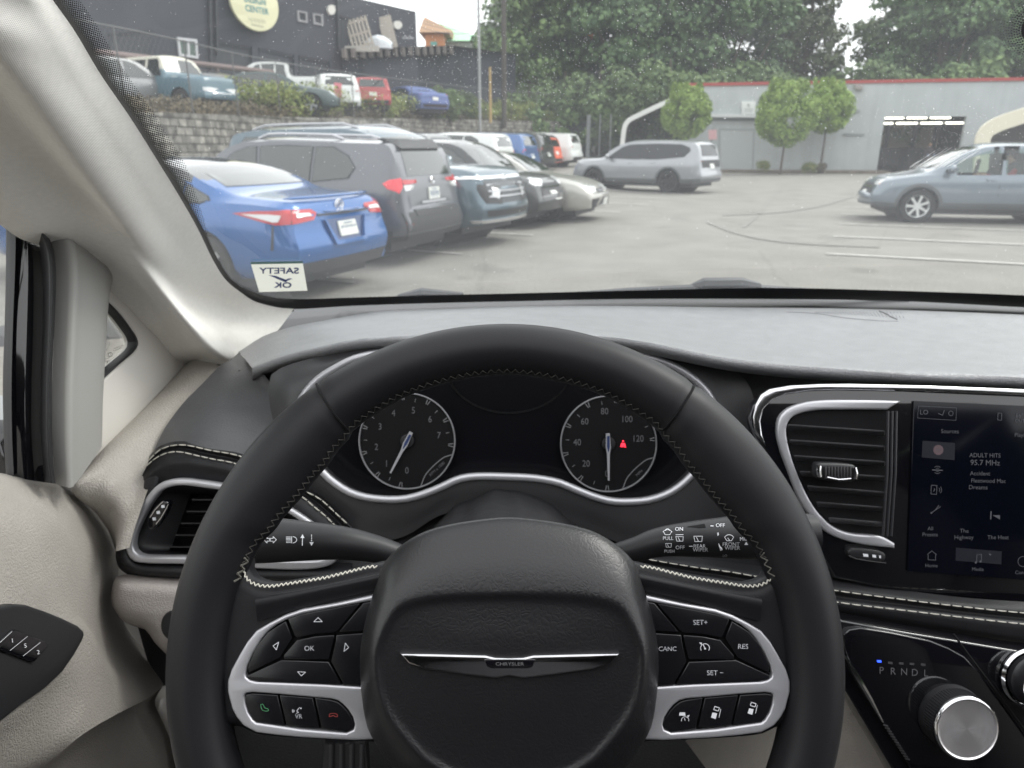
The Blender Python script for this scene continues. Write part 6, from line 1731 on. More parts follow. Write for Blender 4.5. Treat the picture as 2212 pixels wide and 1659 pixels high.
tr(TB_, 1450, 63, 1.3, 'broadleaf_tree', 'tall green tree rising straight above the left carport')
tr(TA, 1545, 60, 1.2, 'broadleaf_tree', 'dark tree behind the left end of the red trimmed roof')
tr(TS, 1640, 66, 1.05, 'thin_tree', 'thin sparse tree with sky showing through, left of the conifer')
tr(TC, 1722, 62, (1.18, 1.12), 'conifer_tree', 'olive green conifer standing beside the open patch of sky')
tr(TC, 1665, 69, (1.1, 1.15), 'conifer_tree', 'farther narrow conifer behind the sparse tree')
tr(TD, 1640, 57, 1.25, 'bushy_tree', 'low bushy tree behind the roof between carport and conifer')
tr(TD, 1795, 56, 1.15, 'bushy_tree', 'round low tree below the patch of sky')
tr(TB_, 1925, 62, 1.02, 'broadleaf_tree', 'tree whose ragged left edge borders the patch of sky')
tr(TA, 2010, 58, 1.12, 'broadleaf_tree', 'dark tree above the lit garage opening')
tr(TB_, 2110, 62, 1.28, 'broadleaf_tree', 'green tree above the right side of the garage opening')
tr(TA, 2210, 58, 1.2, 'broadleaf_tree', 'dark tree at the right edge under the mirror mount')
tr(TD, 1880, 54, 1.2, 'bushy_tree', 'low bushy tree close behind the red roof trim')
tr(TD, 2060, 53, 1.25, 'bushy_tree', 'low dark growth behind the roof above the garage door')
for px, Y, s_, lb in ((1215, 55, 1.1, 'low shrubby tree right of the retaining wall end'), (1290, 54, 1.15, 'low tree directly behind the chain-link gate'), (1375, 52, 1.05, 'low tree at the left foot of the carport'), (1440, 53, 1.2, 'low tree behind the carport roof'), (1530, 55, 1.2, 'low tree at the corner of the grey building'),(1140,52,.9,'low shrub at the foot of the utility pole')):
    tr(TD, px, Y, s_, 'bushy_tree', lb)
for i in range(9):
    put_tree(TA if i % 2 else TB_, (-34 + i*9, -24 - 3*(i % 3), 0), i*1.3, .95, 'broadleaf_tree', 'unseen tree of the row added behind the viewer to darken reflections', 'tree', 'unseen trees added behind the viewer')  # added out of view to darken window reflections and rear cabin light
# bank weeds and hedge as ground cover
rnd = random.Random(21); cl = []; cd_ = []
for i in range(430):
    q = wp_[int(rnd.random()*(nW-1))]
    off = rnd.uniform(.5, 4.2)
    x, y = q[0] - off*.95, q[1] + off*.15
    if 25.5 < y < 54: cl.append((Vector((x, y, q[2] + rnd.uniform(.1, .95))), (.8, .8, .40)))
    else: cd_.append((Vector((x, y, q[2] + rnd.uniform(0, .25))), (.7, .7, .30)))
V, F_ = leafcloud(rnd, cl, 260, .13, up=.1); tag(mk('bank_greenery', V, F_, LFG, None, 0), kind='stuff')
for i in range(70):
    q = wp_[int(rnd.uniform(.05, .95)*(nW-1))]; off = rnd.uniform(.3, 1.5); cd_.append((Vector((q[0] - off, q[1] + .1, q[2] + .1)), (.7, .7, .3)))
V, F_ = leafcloud(rnd, cd_, 170, .11, up=.1); tag(mk('dry_weeds', V, F_, LFD, None, 0), kind='stuff')
for px, Y, s_, lb in ((958, 40.5, .42, 'shaggy shrub on the bank below the shed roof'), (992, 44, .42, 'larger shrub on the bank beside the thin metal pole'), (928, 39, .34, 'low shrub on the bank right of the blue covered car')):
    p = at(px, 240, Y); put_tree(TD, (p.x, Y, 2.6), px, s_*.8, 'shrub', lb, 'shrub')
# ---- chain-link fence on the wall
FMT = mat('fence_metal', (.11,.11,.11), .7, metal=.1)
fe = tag(empty('chain_link_fence', (wp_[45][0], wp_[45][1], wp_[45][2])), 'grey chain-link fence with steel posts along the top of the stone wall', 'fence')
fo = Vector(fe.location)
mb = MB()
fp = [Vector((x - .25, y, z)) - fo for x, y, z in cr(WALLP, 130)]
for a, b in zip(fp, fp[1:]):
    for s_ in (0, .5):
        for (z0, z1) in ((0, 1.7),):
            p, q = a + (b-a)*s_, a + (b-a)*(s_+.5)
            for k in range(7):
                h0 = 1.7*k/7; h1 = 1.7*(k+1)/7
                for (u, v, hu, hv) in ((p, q, h0, h1), (p, q, h1, h0)):
                    mb.add([u + Vector((0,0,hu)), v + Vector((0,0,hv)), v + Vector((0,0,hv+.008)), u + Vector((0,0,hu+.008))], [(0,1,2,3)])
mb.build('mesh_panel', FMT, fe, ang=0)
for i in range(0, len(fp), 7):
    tube('post', [fp[i], fp[i] + Vector((0,0,1.75))], .02, FMT, fe, 8)
tube('top_rail', [p + Vector((0,0,1.72)) for p in fp[::3]], .018, FMT, fe, 6)
# gate at the end of the row
ga = tag(empty('chain_link_gate', at(1270, 318, 50)), 'chain-link gate with pale posts beyond the last white parked car', 'gate')
go = Vector(ga.location); g0, g1 = at(1268, 310, 50), at(1322, 310, 49)
for u in (0, .08, .5, .92): 
    p = g0 + (g1-g0)*u; p.z = .6
    tube('post', [p - go, p + Vector((0,0,2.9)) - go], .055 if u < .1 else .03, mat('pale_post', (.33,.34,.35), .5, metal=.3), ga, 8)
mb = MB()
for i in range(22):
    p = g0 + (g1-g0)*(i/21); p.z = .6
    mb.add([p - go, p - go + Vector((.01,0,0)), p - go + Vector((.01,0,2.6)), p - go + Vector((0,0,2.6))], [(0,1,2,3)])
for k in range(14):
    p, q = g0.copy(), g1.copy(); p.z = q.z = .65 + k*.19
    mb.add([p - go, q - go, q - go + Vector((0,0,.012)), p - go + Vector((0,0,.012))], [(0,1,2,3)])
mb.build('mesh_panel', FMT, ga, ang=0)
# dark screen fence behind the last cars
o = mk('dark_fence', *(lambda p, q, r: ([p, q, q + Vector((0,0,2.6)), p + Vector((0,0,2.6)), p + r, q + r, q + r + Vector((0,0,2.6)), p + r + Vector((0,0,2.6))], [(0,1,2,3),(5,4,7,6),(0,4,5,1),(3,2,6,7),(0,3,7,4),(1,5,6,2)]))(Vector((at(1195,300,52).x, 52, .5)), Vector((at(1268,300,51.5).x, 51.5, .5)), Vector((0,.06,0))), mat('dark_screen', (.035,.037,.042), .8), None, 0)
tag(o, 'dark screened fence behind the last white parked car', 'fence')
# ---- grey service building
GA, GB = Vector((11.0, 47.6, 0)), Vector((31, 43.2, 0))
gu = (GB - GA).normalized(); gf = Frame(GA, gu, (0,0,1))
GRY = mat('grey_wall_paint', (.43,.455,.46), .75, bump=('noise', 6, .15, .01), var=(.7,.08,7))
if True:
    t = GRY.node_tree; N = t.nodes; p = N['Principled BSDF']; bp = [n for n in N if n.type == 'BUMP'][0]
    tc = [n for n in N if n.type == 'TEX_COORD'][0]
    sx3 = N.new('ShaderNodeSeparateXYZ'); cb = N.new('ShaderNodeCombineXYZ'); t.links.new(tc.outputs['Object'], sx3.inputs[0]); t.links.new(sx3.outputs[0], cb.inputs[0]); t.links.new(sx3.outputs[2], cb.inputs[1])
    br = N.new('ShaderNodeTexBrick'); br.inputs['Scale'].default_value = 1; br.inputs['Brick Width'].default_value = .42; br.inputs['Row Height'].default_value = .21; br.inputs['Mortar Size'].default_value = .012
    t.links.new(cb.outputs[0], br.inputs['Vector'])
    b2 = N.new('ShaderNodeBump'); b2.inputs['Strength'].default_value = .5; b2.inputs['Distance'].default_value = .01; b2.invert = True
    t.links.new(br.outputs['Fac'], b2.inputs['Height']); t.links.new(bp.outputs[0], b2.inputs['Normal']); t.links.new(b2.outputs[0], p.inputs['Normal'])
    wv = N.new('ShaderNodeTexNoise'); wv.inputs['Scale'].default_value = 1; mp = N.new('ShaderNodeMapping'); mp.inputs['Scale'].default_value = (2.2, 2.2, .12)
    t.links.new(tc.outputs['Object'], mp.inputs[0]); t.links.new(mp.outputs[0], wv.inputs['Vector'])
    t_ = t
    src = mulby(p.inputs['Base Color'].links[0].from_socket, wv.outputs[0], .95, 1.02, .35, .6); t.links.new(src, p.inputs['Base Color'])
gb = tag(empty('service_building', GA), 'low pale grey service building with a red roof trim and an open garage bay', 'building')
def gp(loops): return [[(a, b) for a, b in lp] for lp in loops]
Lb = (GB-GA).length; HB = 5.08
u0 = gf.px(1893, 372)[0]; u1 = gf.px(2079, 300)[0]; hd1 = gf.px(1990, 252)[1]
def sub(o, par, off): 
    for v in o.data.vertices: v.co -= off
    return o
def gplate(name, loops, th, m_, h=0, par=gb, px=True, bev=0):
    f2 = gf.at(h); L2 = [[f2.px(*p) for p in lp] for lp in loops] if px else loops
    return sub(plate2(name, L2, f2, th, m_, par, bev), par, GA)
gplate('wall', [[(0,-.1),(Lb,-.1),(Lb,HB),(0,HB)], [(u0,0),(u1,0),(u1,hd1),(u0,hd1)]], .3, GRY, px=False)
gplate('roof_trim', [[(-.05,HB-.02),(Lb,HB-.02),(Lb,HB+.16),(-.05,HB+.16)]], .5, mat('red_trim', (.35,.05,.045), .5), .08, px=False)
mb = MB(); nb_ = Vector((-gu.y, gu.x, 0))
P0 = Vector((0,0,0)); 
mb.add([P0, P0 + nb_*14, P0 + nb_*14 + Vector((0,0,HB)), P0 + Vector((0,0,HB))], [(0,1,2,3)])
mb.add([P0 + Vector((0,0,HB-.1)), gu*Lb + Vector((0,0,HB-.1)), gu*Lb + nb_*14 + Vector((0,0,HB-.1)), nb_*14 + Vector((0,0,HB-.1))], [(0,1,2,3)])
mb.build('roof', mat('roof_membrane', (.2,.2,.2), .9), gb)
BAY = mat('bay_interior', (.05,.048,.045), .8)
mb = MB(); a, b = gu*(u0-1.2), gu*(u1+1.2)
mb.add([a + nb_*.3, b + nb_*.3, b + nb_*7, a + nb_*7, a + nb_*.3 + Vector((0,0,3.9)), b + nb_*.3 + Vector((0,0,3.9)), b + nb_*7 + Vector((0,0,3.9)), a + nb_*7 + Vector((0,0,3.9))], [(0,1,2,3),(4,7,6,5),(3,2,6,7),(0,3,7,4),(1,5,6,2)])
mb.build('bay_room', BAY, gb)
mb = MB()
for i in range(5):
    c = a + (b-a)*(.13 + i*.18) + nb_*6.9 + Vector((0,0,2.35)); mb.add([c - gu*.62 + Vector((0,0,-.9)), c + gu*.62 + Vector((0,0,-.9)), c + gu*.62 + Vector((0,0,1.0)), c - gu*.62 + Vector((0,0,1.0))], [(0,1,2,3)])
mb.build('bay_panels', mat('bay_panel', (.40,.34,.28), .7), gb)
mb = MB()
for i in (.2,.38,.62,.8): c = a + (b-a)*i + nb_*4.4; mb.box(c + Vector((0,0,1.6)), (.2,.2,3.2))
mb.build('lift_columns', mat('lift_dark', (.03,.032,.04), .5), gb)
mb = MB(); mb.box(a + (b-a)*.35 + nb_*4.2 + Vector((0,0,.9)), (1.8,1.2,1.1)); mb.box(a + (b-a)*.72 + nb_*5 + Vector((0,0,.7)), (2.2,1.2,1.4))
mb.build('bay_equipment', mat('equipment_dark', (.045,.045,.05), .6), gb, bev=.08)
LMP = mat('strip_lamp', (.8,.8,.8), .5, emis=(1,.95,.82), es=4)
for row, (dy, zz) in enumerate(((1.0, 2.86), (4.0, 3.25))):
    for i in range(4):
        c = a + (b-a)*(.2 + i*.2) + nb_*dy + Vector((0,0,zz))
        mb = MB(); mb.box(c, (1.15,.14,.09), Matrix.Rotation(math.atan2(gu.y, gu.x), 3, 'Z')); mb.build('strip_light', LMP, gb)
mb = MB(); c = gu*(u0+.25) + nb_*.5; mb.tube([c + Vector((0,0,.02)) + gu*.35, c + Vector((0,0,1.3)), c + Vector((0,0,1.6)) - gu*.05], [.06,.07,.05], 8); mb.build('door_track', TRM, gb)
gplate('ledge', [[(1528,246),(1643,247),(1643,254),(1528,253)]], .35, mat('ledge_white', (.62,.64,.64), .6), .35)
gplate('ledge_shadow_strip', [[(1528,254),(1643,255),(1643,262),(1528,261)]], .02, mat('ledge_shadow_tone', (.22,.24,.245), .8), .03)  # flat darker strip on the wall, painted as the ledge's shadow
gplate('side_door', [[(1557,282),(1626,283),(1624,371),(1556,368)]], .04, mat('door_grey', (.43,.455,.46), .6), .02)
gplate('door_frame', [[(1552,277),(1631,278),(1628,372),(1551,369)],[(1557,282),(1626,283),(1624,371),(1556,368)]], .06, mat('frame_grey', (.33,.35,.355), .6), .035)
gplate('wall_box', [[(1602,219),(1632,219),(1631,246),(1603,246)]], .15, mat('white_box', (.7,.72,.70), .5), .15, bev=.01)
mm = Marks(); mm.text('B', 1617, 228, 8); mm.line([(1608,236),(1626,236)], 1.4); mm.line([(1608,241),(1626,241)], 1.4)
sub(mm.on_frame('wall_box_print', gf, .16, mat('box_print', (.3,.31,.31), .6), gb), gb, GA)
gplate('wall_lamp', [[(1846,183),(1866,183),(1863,194),(1849,194)]], .2, mat('lamp_housing', (.30,.27,.26), .5), .25, bev=.02)
gplate('conduit_box', [[(1848,236),(1858,236),(1858,241),(1848,241)]], .08, mat('frame_grey'), .09)
gplate('wall_rail', [[(1822,288),(1868,289),(1868,293),(1822,292)]], .05, mat('rail_grey', (.25,.27,.275), .5), .09)
ps = gplate('parking_sign', [[(1530,281),(1548,280),(1549,301),(1531,302)]], .01, mat('pink_sign', (.62,.36,.38), .5), 3.2, par=None, bev=0)
for v in ps.data.vertices: v.co += GA
tag(ps, 'small faded pink sign on the corner beside the grey building door', 'sign')
mb = MB(); pc_ = sum((v.co for v in ps.data.vertices), Vector())/len(ps.data.vertices)
mb.tube([Vector((pc_.x, pc_.y+.03, 0)), Vector((pc_.x, pc_.y+.03, pc_.z+.3))], .03, 8)
o = mb.build('sign_post', FMT, ps)
# planter strip
mb = MB()
for (x0p, x1p) in ((1545, 1905),):
    a_, b_ = gu*gf.px(x0p, 372)[0] + GA, gu*gf.px(x1p, 372)[0] + GA; fn = -nb_
    mb.add([a_ + fn*.05 + Vector((0,0,.16)), b_ + fn*.05 + Vector((0,0,.16)), b_ + fn*1.9 + Vector((0,0,.16)), a_ + fn*1.9 + Vector((0,0,.16)), b_ + fn*1.9 + Vector((0,0,-.02)), a_ + fn*1.9 + Vector((0,0,-.02))], [(0,1,2,3),(3,2,4,5)])
o = mb.build('planting_bed', mat('bark_mulch', (.15,.125,.10), .95, var=(4,.3,6)), None, 0); tag(o, kind='structure'); o.name = 'pavement_bed'
def lolly(seed, px, py, r_px, Y, label, base_py):
    sc = Y*math.sqrt(1)/FPX; R = r_px*sc; c = at(px, py, Y); rnd = random.Random(seed)
    R *= 1.10; root = empty('clipped_tree', (c.x, c.y, 0)); tag(root, label, 'tree', 'ball clipped trees in front of the grey building')
    cl = []
    for i in range(70):
        d = Vector((rnd.gauss(0,1), rnd.gauss(0,1), rnd.gauss(0,1))).normalized()
        cl.append((Vector((d.x*R*.74, d.y*R*.74, c.z + d.z*R*.76)), (R*.30, R*.30, R*.28)))
    for i in range(14):
        cl.append((Vector((rnd.uniform(-.6,.6)*R, rnd.uniform(-.5,.5)*R, c.z + R*rnd.uniform(.8,.95))), (R*.08, R*.08, R*.2)))
    V, F_ = leafcloud(rnd, cl, 330, .15, up=.5); mk('crown', V, F_, LFL, root, 0)
    tube('trunk', [Vector((0,0,0)), Vector((.04,0,c.z*.5)), Vector((0,0,c.z))], [.07,.055,.04], BRK, root, 8)
lolly(31, 1483, 243, 47, 41.5, 'ball clipped yellow-green tree in front of the left carport', 365)
lolly(32, 1700, 247, 58, 42.5, 'largest ball clipped tree, left one of the pair by the grey wall', 370)
lolly(33, 1789, 232, 46, 44.0, 'smaller ball clipped tree, right one of the pair by the grey wall', 368)
def bush(px, py, r_px, Y, label, lf=LFG):
    R = r_px*Y/FPX; c = at(px, py, Y); rnd = random.Random(px)
    cl = [(Vector((rnd.uniform(-.5,.5)*R, rnd.uniform(-.4,.4)*R, rnd.uniform(.3,.9)*R)), (R*.5, R*.5, R*.4)) for _ in range(12)]
    V, F_ = leafcloud(rnd, cl, 90, .10, up=.4); o = mk('shrub', V, F_, lf, None, 0); o.location = (c.x, c.y, .1); tag(o, label, 'shrub', 'shrubs at the foot of the grey building')
bush(1650, 353, 19, 43.8, 'small round shrub between the side door and the larger clipped tree')
bush(1748, 356, 18, 43.0, 'front olive shrub of the pair under the smaller clipped tree')
bush(1774, 350, 16, 43.8, 'rear brownish shrub of the pair under the smaller clipped tree', LFD)
# ---- carports
def carport(name, label, prof, Y, depth, wpx, m_, inside, skew=0.0):
    P = cr([tuple(at(x, y, Y)) for x, y in prof], 40)
    o0 = Vector(P[0]); o0.z = 0
    root = empty(name, o0); tag(root, label, 'carport')
    w_ = wpx*Y/FPX
    V = []
    for i, p in enumerate(P):
        p = Vector(p); a, b = Vector(P[max(0,i-1)]), Vector(P[min(len(P)-1,i+1)]); d = (b-a).normalized(); n = Vector((-d.z, 0, d.x))
        if n.z < 0 and abs(n.z) > .3: n = -n
        if abs(n.z) <= .3 and n.x > 0: n = -n
        V += [p - o0, p - n*w_ - o0, p - n*w_ + Vector((0, .12, 0)) - o0, p + Vector((0, .12, 0)) - o0]
    F_ = [(4*i+j, 4*(i+1)+j, 4*(i+1)+(j+1)%4, 4*i+(j+1)%4) for i in range(len(P)-1) for j in range(4)]
    mk('front_frame', V, F_, m_, root, 40)
    V = []
    for p in P:
        p = Vector(p) - o0; V += [p + Vector((0,.1,0)), p + Vector((depth*skew, depth, 0))]
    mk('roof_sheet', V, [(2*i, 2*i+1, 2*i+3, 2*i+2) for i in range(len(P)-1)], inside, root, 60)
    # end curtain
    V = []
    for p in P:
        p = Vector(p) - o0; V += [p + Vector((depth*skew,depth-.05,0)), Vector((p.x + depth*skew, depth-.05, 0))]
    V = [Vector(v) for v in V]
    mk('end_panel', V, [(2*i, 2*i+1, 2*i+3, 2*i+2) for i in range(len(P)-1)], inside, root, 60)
    for i in (0.3, .6, .9):
        q = [Vector(p) - o0 + Vector((depth*i*skew, depth*i, -.05)) for p in P]
        tube('hoop', q, .03, FMT, root, 6)
    return root
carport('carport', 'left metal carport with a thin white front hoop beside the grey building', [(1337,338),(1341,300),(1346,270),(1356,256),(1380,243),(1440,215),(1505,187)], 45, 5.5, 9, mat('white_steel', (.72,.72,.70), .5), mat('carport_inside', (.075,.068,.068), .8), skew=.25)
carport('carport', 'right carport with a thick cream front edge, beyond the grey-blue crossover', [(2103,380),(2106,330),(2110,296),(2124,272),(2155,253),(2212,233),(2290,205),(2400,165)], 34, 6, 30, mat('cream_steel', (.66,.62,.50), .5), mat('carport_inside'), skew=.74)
# ---- dark building on the upper lot
B0 = at(537, 150, 33); bu = Vector((.55, .835, 0)).normalized(); bf = Frame(B0, bu, (0,0,1))
DKB = mat('charcoal_siding', (.032,.035,.046), .8, bump=('noise', 3, .2, .02), var=(.5,.10,5))
db = tag(empty('warehouse', B0), 'dark charcoal warehouse with a round cream sign and roll-up doors', 'building')
def bplate(name, loops, th, m_, h=0, par=db, bev=0, px=True, keep=False):
    f2 = bf.at(h); L2 = [[f2.px(*p) for p in lp] for lp in loops] if px else loops
    o = plate2(name, L2, f2, th, m_, par, bev)
    return o if keep else sub(o, par, B0)
ur, zr = bf.px(898, 25); uL = bf.px(60, 100)[0] - 6; zb_ = UPZ - B0.z - .2
bplate('wall', [[(uL,zb_),(ur,zb_),(ur,zr),(uL,zr)]], .3, DKB, px=False)
mb = MB(); bn = Vector((-bu.y, bu.x, 0))
e0 = bu*ur; l0 = bu*uL
mb.add([e0 + Vector((0,0,zb_)), e0 + bn*14 + Vector((0,0,zb_)), e0 + bn*14 + Vector((0,0,zr)), e0 + Vector((0,0,zr)), l0 + Vector((0,0,zr)), l0 + bn*14 + Vector((0,0,zr))], [(0,1,2,3),(3,2,5,4)])
mb.build('roof', DKB, db)
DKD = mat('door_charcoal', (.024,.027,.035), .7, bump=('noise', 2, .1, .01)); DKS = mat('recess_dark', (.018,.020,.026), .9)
doors = [[(462,86),(546,101),(546,215),(462,205)], [(560,102),(637,118),(637,222),(560,216)], [(646,119),(714,132),(714,226),(646,222)], [(236,73),(326,64),(326,118),(236,112)], [(362,64),(452,78),(452,200),(362,195)]]
for i, d_ in enumerate(doors[:3]):
    bplate('roller_door', [d_], .05, DKD, .02)
    (xa, ya), (xb, yb) = d_[0], d_[1]
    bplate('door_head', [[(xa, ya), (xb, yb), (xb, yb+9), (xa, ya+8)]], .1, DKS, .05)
    bplate('door_jamb', [[(xb-1, yb), (xb+6, yb+1), (xb+6, 228), (xb-1, 228)]], .16, DKB, .16)
bplate('roller_door', [doors[3]], .05, DKD, .02)
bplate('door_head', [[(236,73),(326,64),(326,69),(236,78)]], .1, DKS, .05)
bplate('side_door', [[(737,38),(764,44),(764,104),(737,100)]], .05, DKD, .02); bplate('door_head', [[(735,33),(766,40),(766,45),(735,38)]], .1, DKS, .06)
PIP = mat('pipe_dark', (.025,.027,.033), .6)
for x0, y1 in ((452, 150), (728, 108), (465, 120)):
    bplate('downpipe', [[(x0, -30), (x0+4, -30), (x0+8, y1), (x0+4, y1)]], .12, PIP, .14)
WF = mat('window_white', (.50,.50,.52), .6); WG = mat('window_green_glass', (.05,.09,.07), .15)
bplate('window', [[(383,80),(426,85),(429,127),(388,121)], [(388,86),(422,90),(424,121),(392,116)]], .1, WF, .08)
bplate('pane', [[(388,86),(422,90),(424,121),(392,116)]], .02, WG, .03); bplate('mullion', [[(404,86),(409,87),(411,121),(406,120)]], .06, WF, .07)
for (x, y) in ((644,26),(678,32)):
    bplate('window', [[(x-2,y-4),(x+20,y),(x+21,y+24),(x,y+20)], [(x+2,y),(x+16,y+3),(x+17,y+19),(x+4,y+16)]], .08, mat('window_grey', (.22,.22,.23), .6), .06)
    bplate('pane', [[(x+2,y),(x+16,y+3),(x+17,y+19),(x+4,y+16)]], .02, DKS, .03)
for (x, y, a_, b_) in ((717,21,8,11),(860,54,9,9)):
    bplate('wall_lamp', [[(x + a_*math.cos(q*.4), y + b_*math.sin(q*.4)) for q in range(16)]], .12, mat('lamp_glass', (.55,.54,.50), .5), .14)
# letters / small marks near the right end
mm = Marks()
for k in range(5): mm.line([(870 + k*5, 80 - (k % 2)*3), (873 + k*5, 84)], 1.6)
sub(mm.on_frame('wall_marks', bf, .02, WF, db), db, B0)
# oval sign
f2 = bf.at(.35)
cxy = f2.px(551, 6); ea = abs(f2.px(602, 20)[0] - cxy[0]); eb = abs(f2.px(551, 66)[1] - cxy[1])
ov = [(cxy[0] + ea*math.cos(2*math.pi*k/60), cxy[1] + eb*math.sin(2*math.pi*k/60)) for k in range(60)]
sg = plate2('sign', [ov], f2, .12, mat('sign_cream', (.62,.60,.40), .6), db, .01); sub(sg, db, B0)
mm = Marks(yup=True)
mm.text('DESIGN', cxy[0], cxy[1] + eb*.06, eb*.22, sx=.95, bold=.02); mm.text('CENTER', cxy[0] + ea*.04, cxy[1] - eb*.26, eb*.22, sx=.95, bold=.02)
sub(mm.local('sign_letters', f2, .004, mat('sign_teal', (.16,.36,.36), .6), db), db, B0)
mm = Marks(yup=True); mm.text('HOME', cxy[0], cxy[1] + eb*.42, eb*.2, bold=.02)
mm2 = Marks(yup=True)
for k in range(9): mm2.line([(cxy[0] + ea*(-.34 + k*.08), cxy[1] - eb*.56), (cxy[0] + ea*(-.30 + k*.08), cxy[1] - eb*(.66 + .06*(k % 2)))], .035)
mm2.line([(cxy[0] - ea*.25, cxy[1] - eb*.8), (cxy[0] + ea*.25, cxy[1] - eb*.82)], .05)
sub(mm2.local('sign_small_print', f2, .004, mat('sign_olive', (.30,.30,.22), .6), db), db, B0)
mm3 = Marks(yup=True)
for k in range(8): mm3.line([(cxy[0] + ea*(-.42 + k*.11), cxy[1] + eb*.36), (cxy[0] + ea*(-.40 + k*.11), cxy[1] + eb*.54)], .05)
sub(mm3.local('sign_top_print', f2, .004, mat('sign_orange', (.45,.28,.16), .6), db), db, B0)
# shed with rafter tails
SH = tag(empty('shed', at(740, 200, 38)), 'dark open shed with rafter tails, built against the charcoal warehouse', 'shed'); so = Vector(SH.location)
def shp(*p): return at(*p) - so
mb = MB(); 
A1, A2, A3 = at(737,108,37.4), at(980,101,46), at(1114,119,53)
for p, q in ((A1, A2), (A2, A3)):
    mb.add([p - so, q - so, Vector((q.x, q.y, UPZ)) - so, Vector((p.x, p.y, UPZ)) - so], [(0,1,2,3)])
mb.build('wall', mat('shed_shade', (.022,.026,.036), .85, var=(.8,.25,4)), SH)  # dark sheet standing in for the shade under the open canopy
mb = MB(); up_ = Vector((0,0,.28)); bk = Vector((-.8, 6, -.15))
mb.add([A1 - so, A2 - so, A3 - so, A1 + bk - so, A2 + bk - so, A3 + bk - so], [(0,1,4,3),(1,2,5,4)])
fwd = Vector((.1,-.7,-.02))
mb.add([A1 + fwd - so, A2 + fwd - so, A2 - so, A1 - so, A3 + fwd*.8 - so, A3 - so], [(0,1,2,3),(1,4,5,2)])
mb.build('roof', mat('shed_roof', (.10,.10,.105), .8), SH)
for i in range(15):
    p = A1 + (A2-A1)*(i+.4)/15 + fwd
    mb = MB(); mb.box(p - so + Vector((0,.3,-.22)), (.16,.9,.42)); mb.build('rafter_tail', mat('rafter_brown', (.14,.125,.115), .8), SH)
o = MB(); p0, p1 = at(735,104,36.8), at(800,107,38.8); o.box((p0+p1)/2, ((p1-p0).length, .12, .25)); tag(o.build('fascia_board', mat('pale_board', (.42,.40,.36), .8)), 'pale plank on the left end of the shed roof', 'plank')
# pallets and boat on the shed roof
def pallet(px, py, Y, lean, label, hgt=1.35, wd=.95):
    c = at(px, py, Y); r = empty('pallet', c); tag(r, label, 'pallet', 'pallets leaning on the shed roof')
    M = Matrix.Rotation(lean, 3, 'Y')
    for i in range(6):
        mb = MB(); mb.box(M @ Vector((-wd/2 + wd*i/5, 0, hgt/2)), (.11,.03,hgt), M); mb.build('slat', mat('pallet_wood', (.42,.38,.33), .8), r)
    for z in (.1, .5, .9):
        mb = MB(); mb.box(M @ Vector((0, .06, hgt*z)), (wd+.1,.08,.09), M); mb.build('stringer', MC['pallet_wood'], r)
pallet(786, 104, 38.0, rad(-14), 'pale slatted pallet leaning left at the left of the shed roof load')
pallet(846, 104, 39.9, rad(-12), 'narrow pale pallet at the right of the shed roof load', 1.5, .55)
c = at(818, 105, 38.9)
rows = []
for i in range(7):
    t_ = i/6; w_ = .12 + .6*math.sin(math.pi*min(1, t_*.8 + .1)); h_ = .62*math.sin(math.pi*(.15 + .7*t_))
    rows.append([c + Vector((-.7 + 1.4*t_, -w_*.5, 0)), c + Vector((-.7 + 1.4*t_, -w_*.4, h_*.7)), c + Vector((-.7 + 1.4*t_, 0, h_)), c + Vector((-.7 + 1.4*t_, w_*.4, h_*.7)), c + Vector((-.7 + 1.4*t_, w_*.5, 0))])
tag(loft('tarp_heap', rows, 16, 16, mat('white_tarp', (.62,.65,.68), .6, bump=('noise', 4, .6, .1))), 'white tarpaulin heap between the two pallets on the shed roof', 'tarpaulin')
# rail along the lot
mb = MB(); p0, p1 = at(205,112,25), at(600,158,33)
tube_ = tag(empty('guard_rail', (p0.x, p0.y, UPZ)), 'weathered pinkish brown rail running below the warehouse doors', 'railing')
ro_ = Vector(tube_.location); mb = MB(); d_ = (p1-p0); mb.tube([p0 - ro_, p1 - ro_], .10, 8); mb.build('rail', mat('rail_wood', (.17,.13,.125), .8), tube_)
for i in range(6):
    p = p0 + d_*i/5; mb = MB(); mb.tube([Vector((p.x, p.y, UPZ)) - ro_, p - ro_], .07, 8); mb.build('post', MC['rail_wood'], tube_)
# ---- far buildings
def box_building(name, label, px0, px1, py_top, Y, depth, m_, roofm, gable=0, z0=2.5, windows=()):
    a, b = at(px0, py_top, Y), at(px1, py_top, Y); r = empty(name, (a.x, Y, z0)); tag(r, label, 'building'); o_ = Vector(r.location)
    mb = MB(); mb.box(Vector(((a.x+b.x)/2, Y + depth/2, (a.z+z0)/2)) - o_, (b.x-a.x, depth, a.z-z0)); mb.build('wall', m_, r)
    ov_ = .5
    V = [Vector((a.x-ov_, Y-ov_, a.z+.02)), Vector((b.x+ov_, Y-ov_, a.z+.02)), Vector((b.x+ov_, Y+depth, a.z+.02)), Vector((a.x-ov_, Y+depth, a.z+.02)), Vector((a.x-ov_, Y+depth/2, a.z+gable)), Vector((b.x+ov_, Y+depth/2, a.z+gable*.4))]
    mk('roof', [v - o_ for v in V], [(0,1,5,4),(4,5,2,3),(0,4,3),(1,2,5),(0,3,2,1)], roofm, r, 0)
    for (x, y, w_, h_) in windows:
        p, q = at(x, y, Y-.05), at(x+w_, y+h_, Y-.05)
        mb = MB(); mb.box((p+q)/2 - o_, (q.x-p.x, .1, p.z-q.z)); mb.build('window', mat('teal_window', (.12,.35,.30), .3), r)
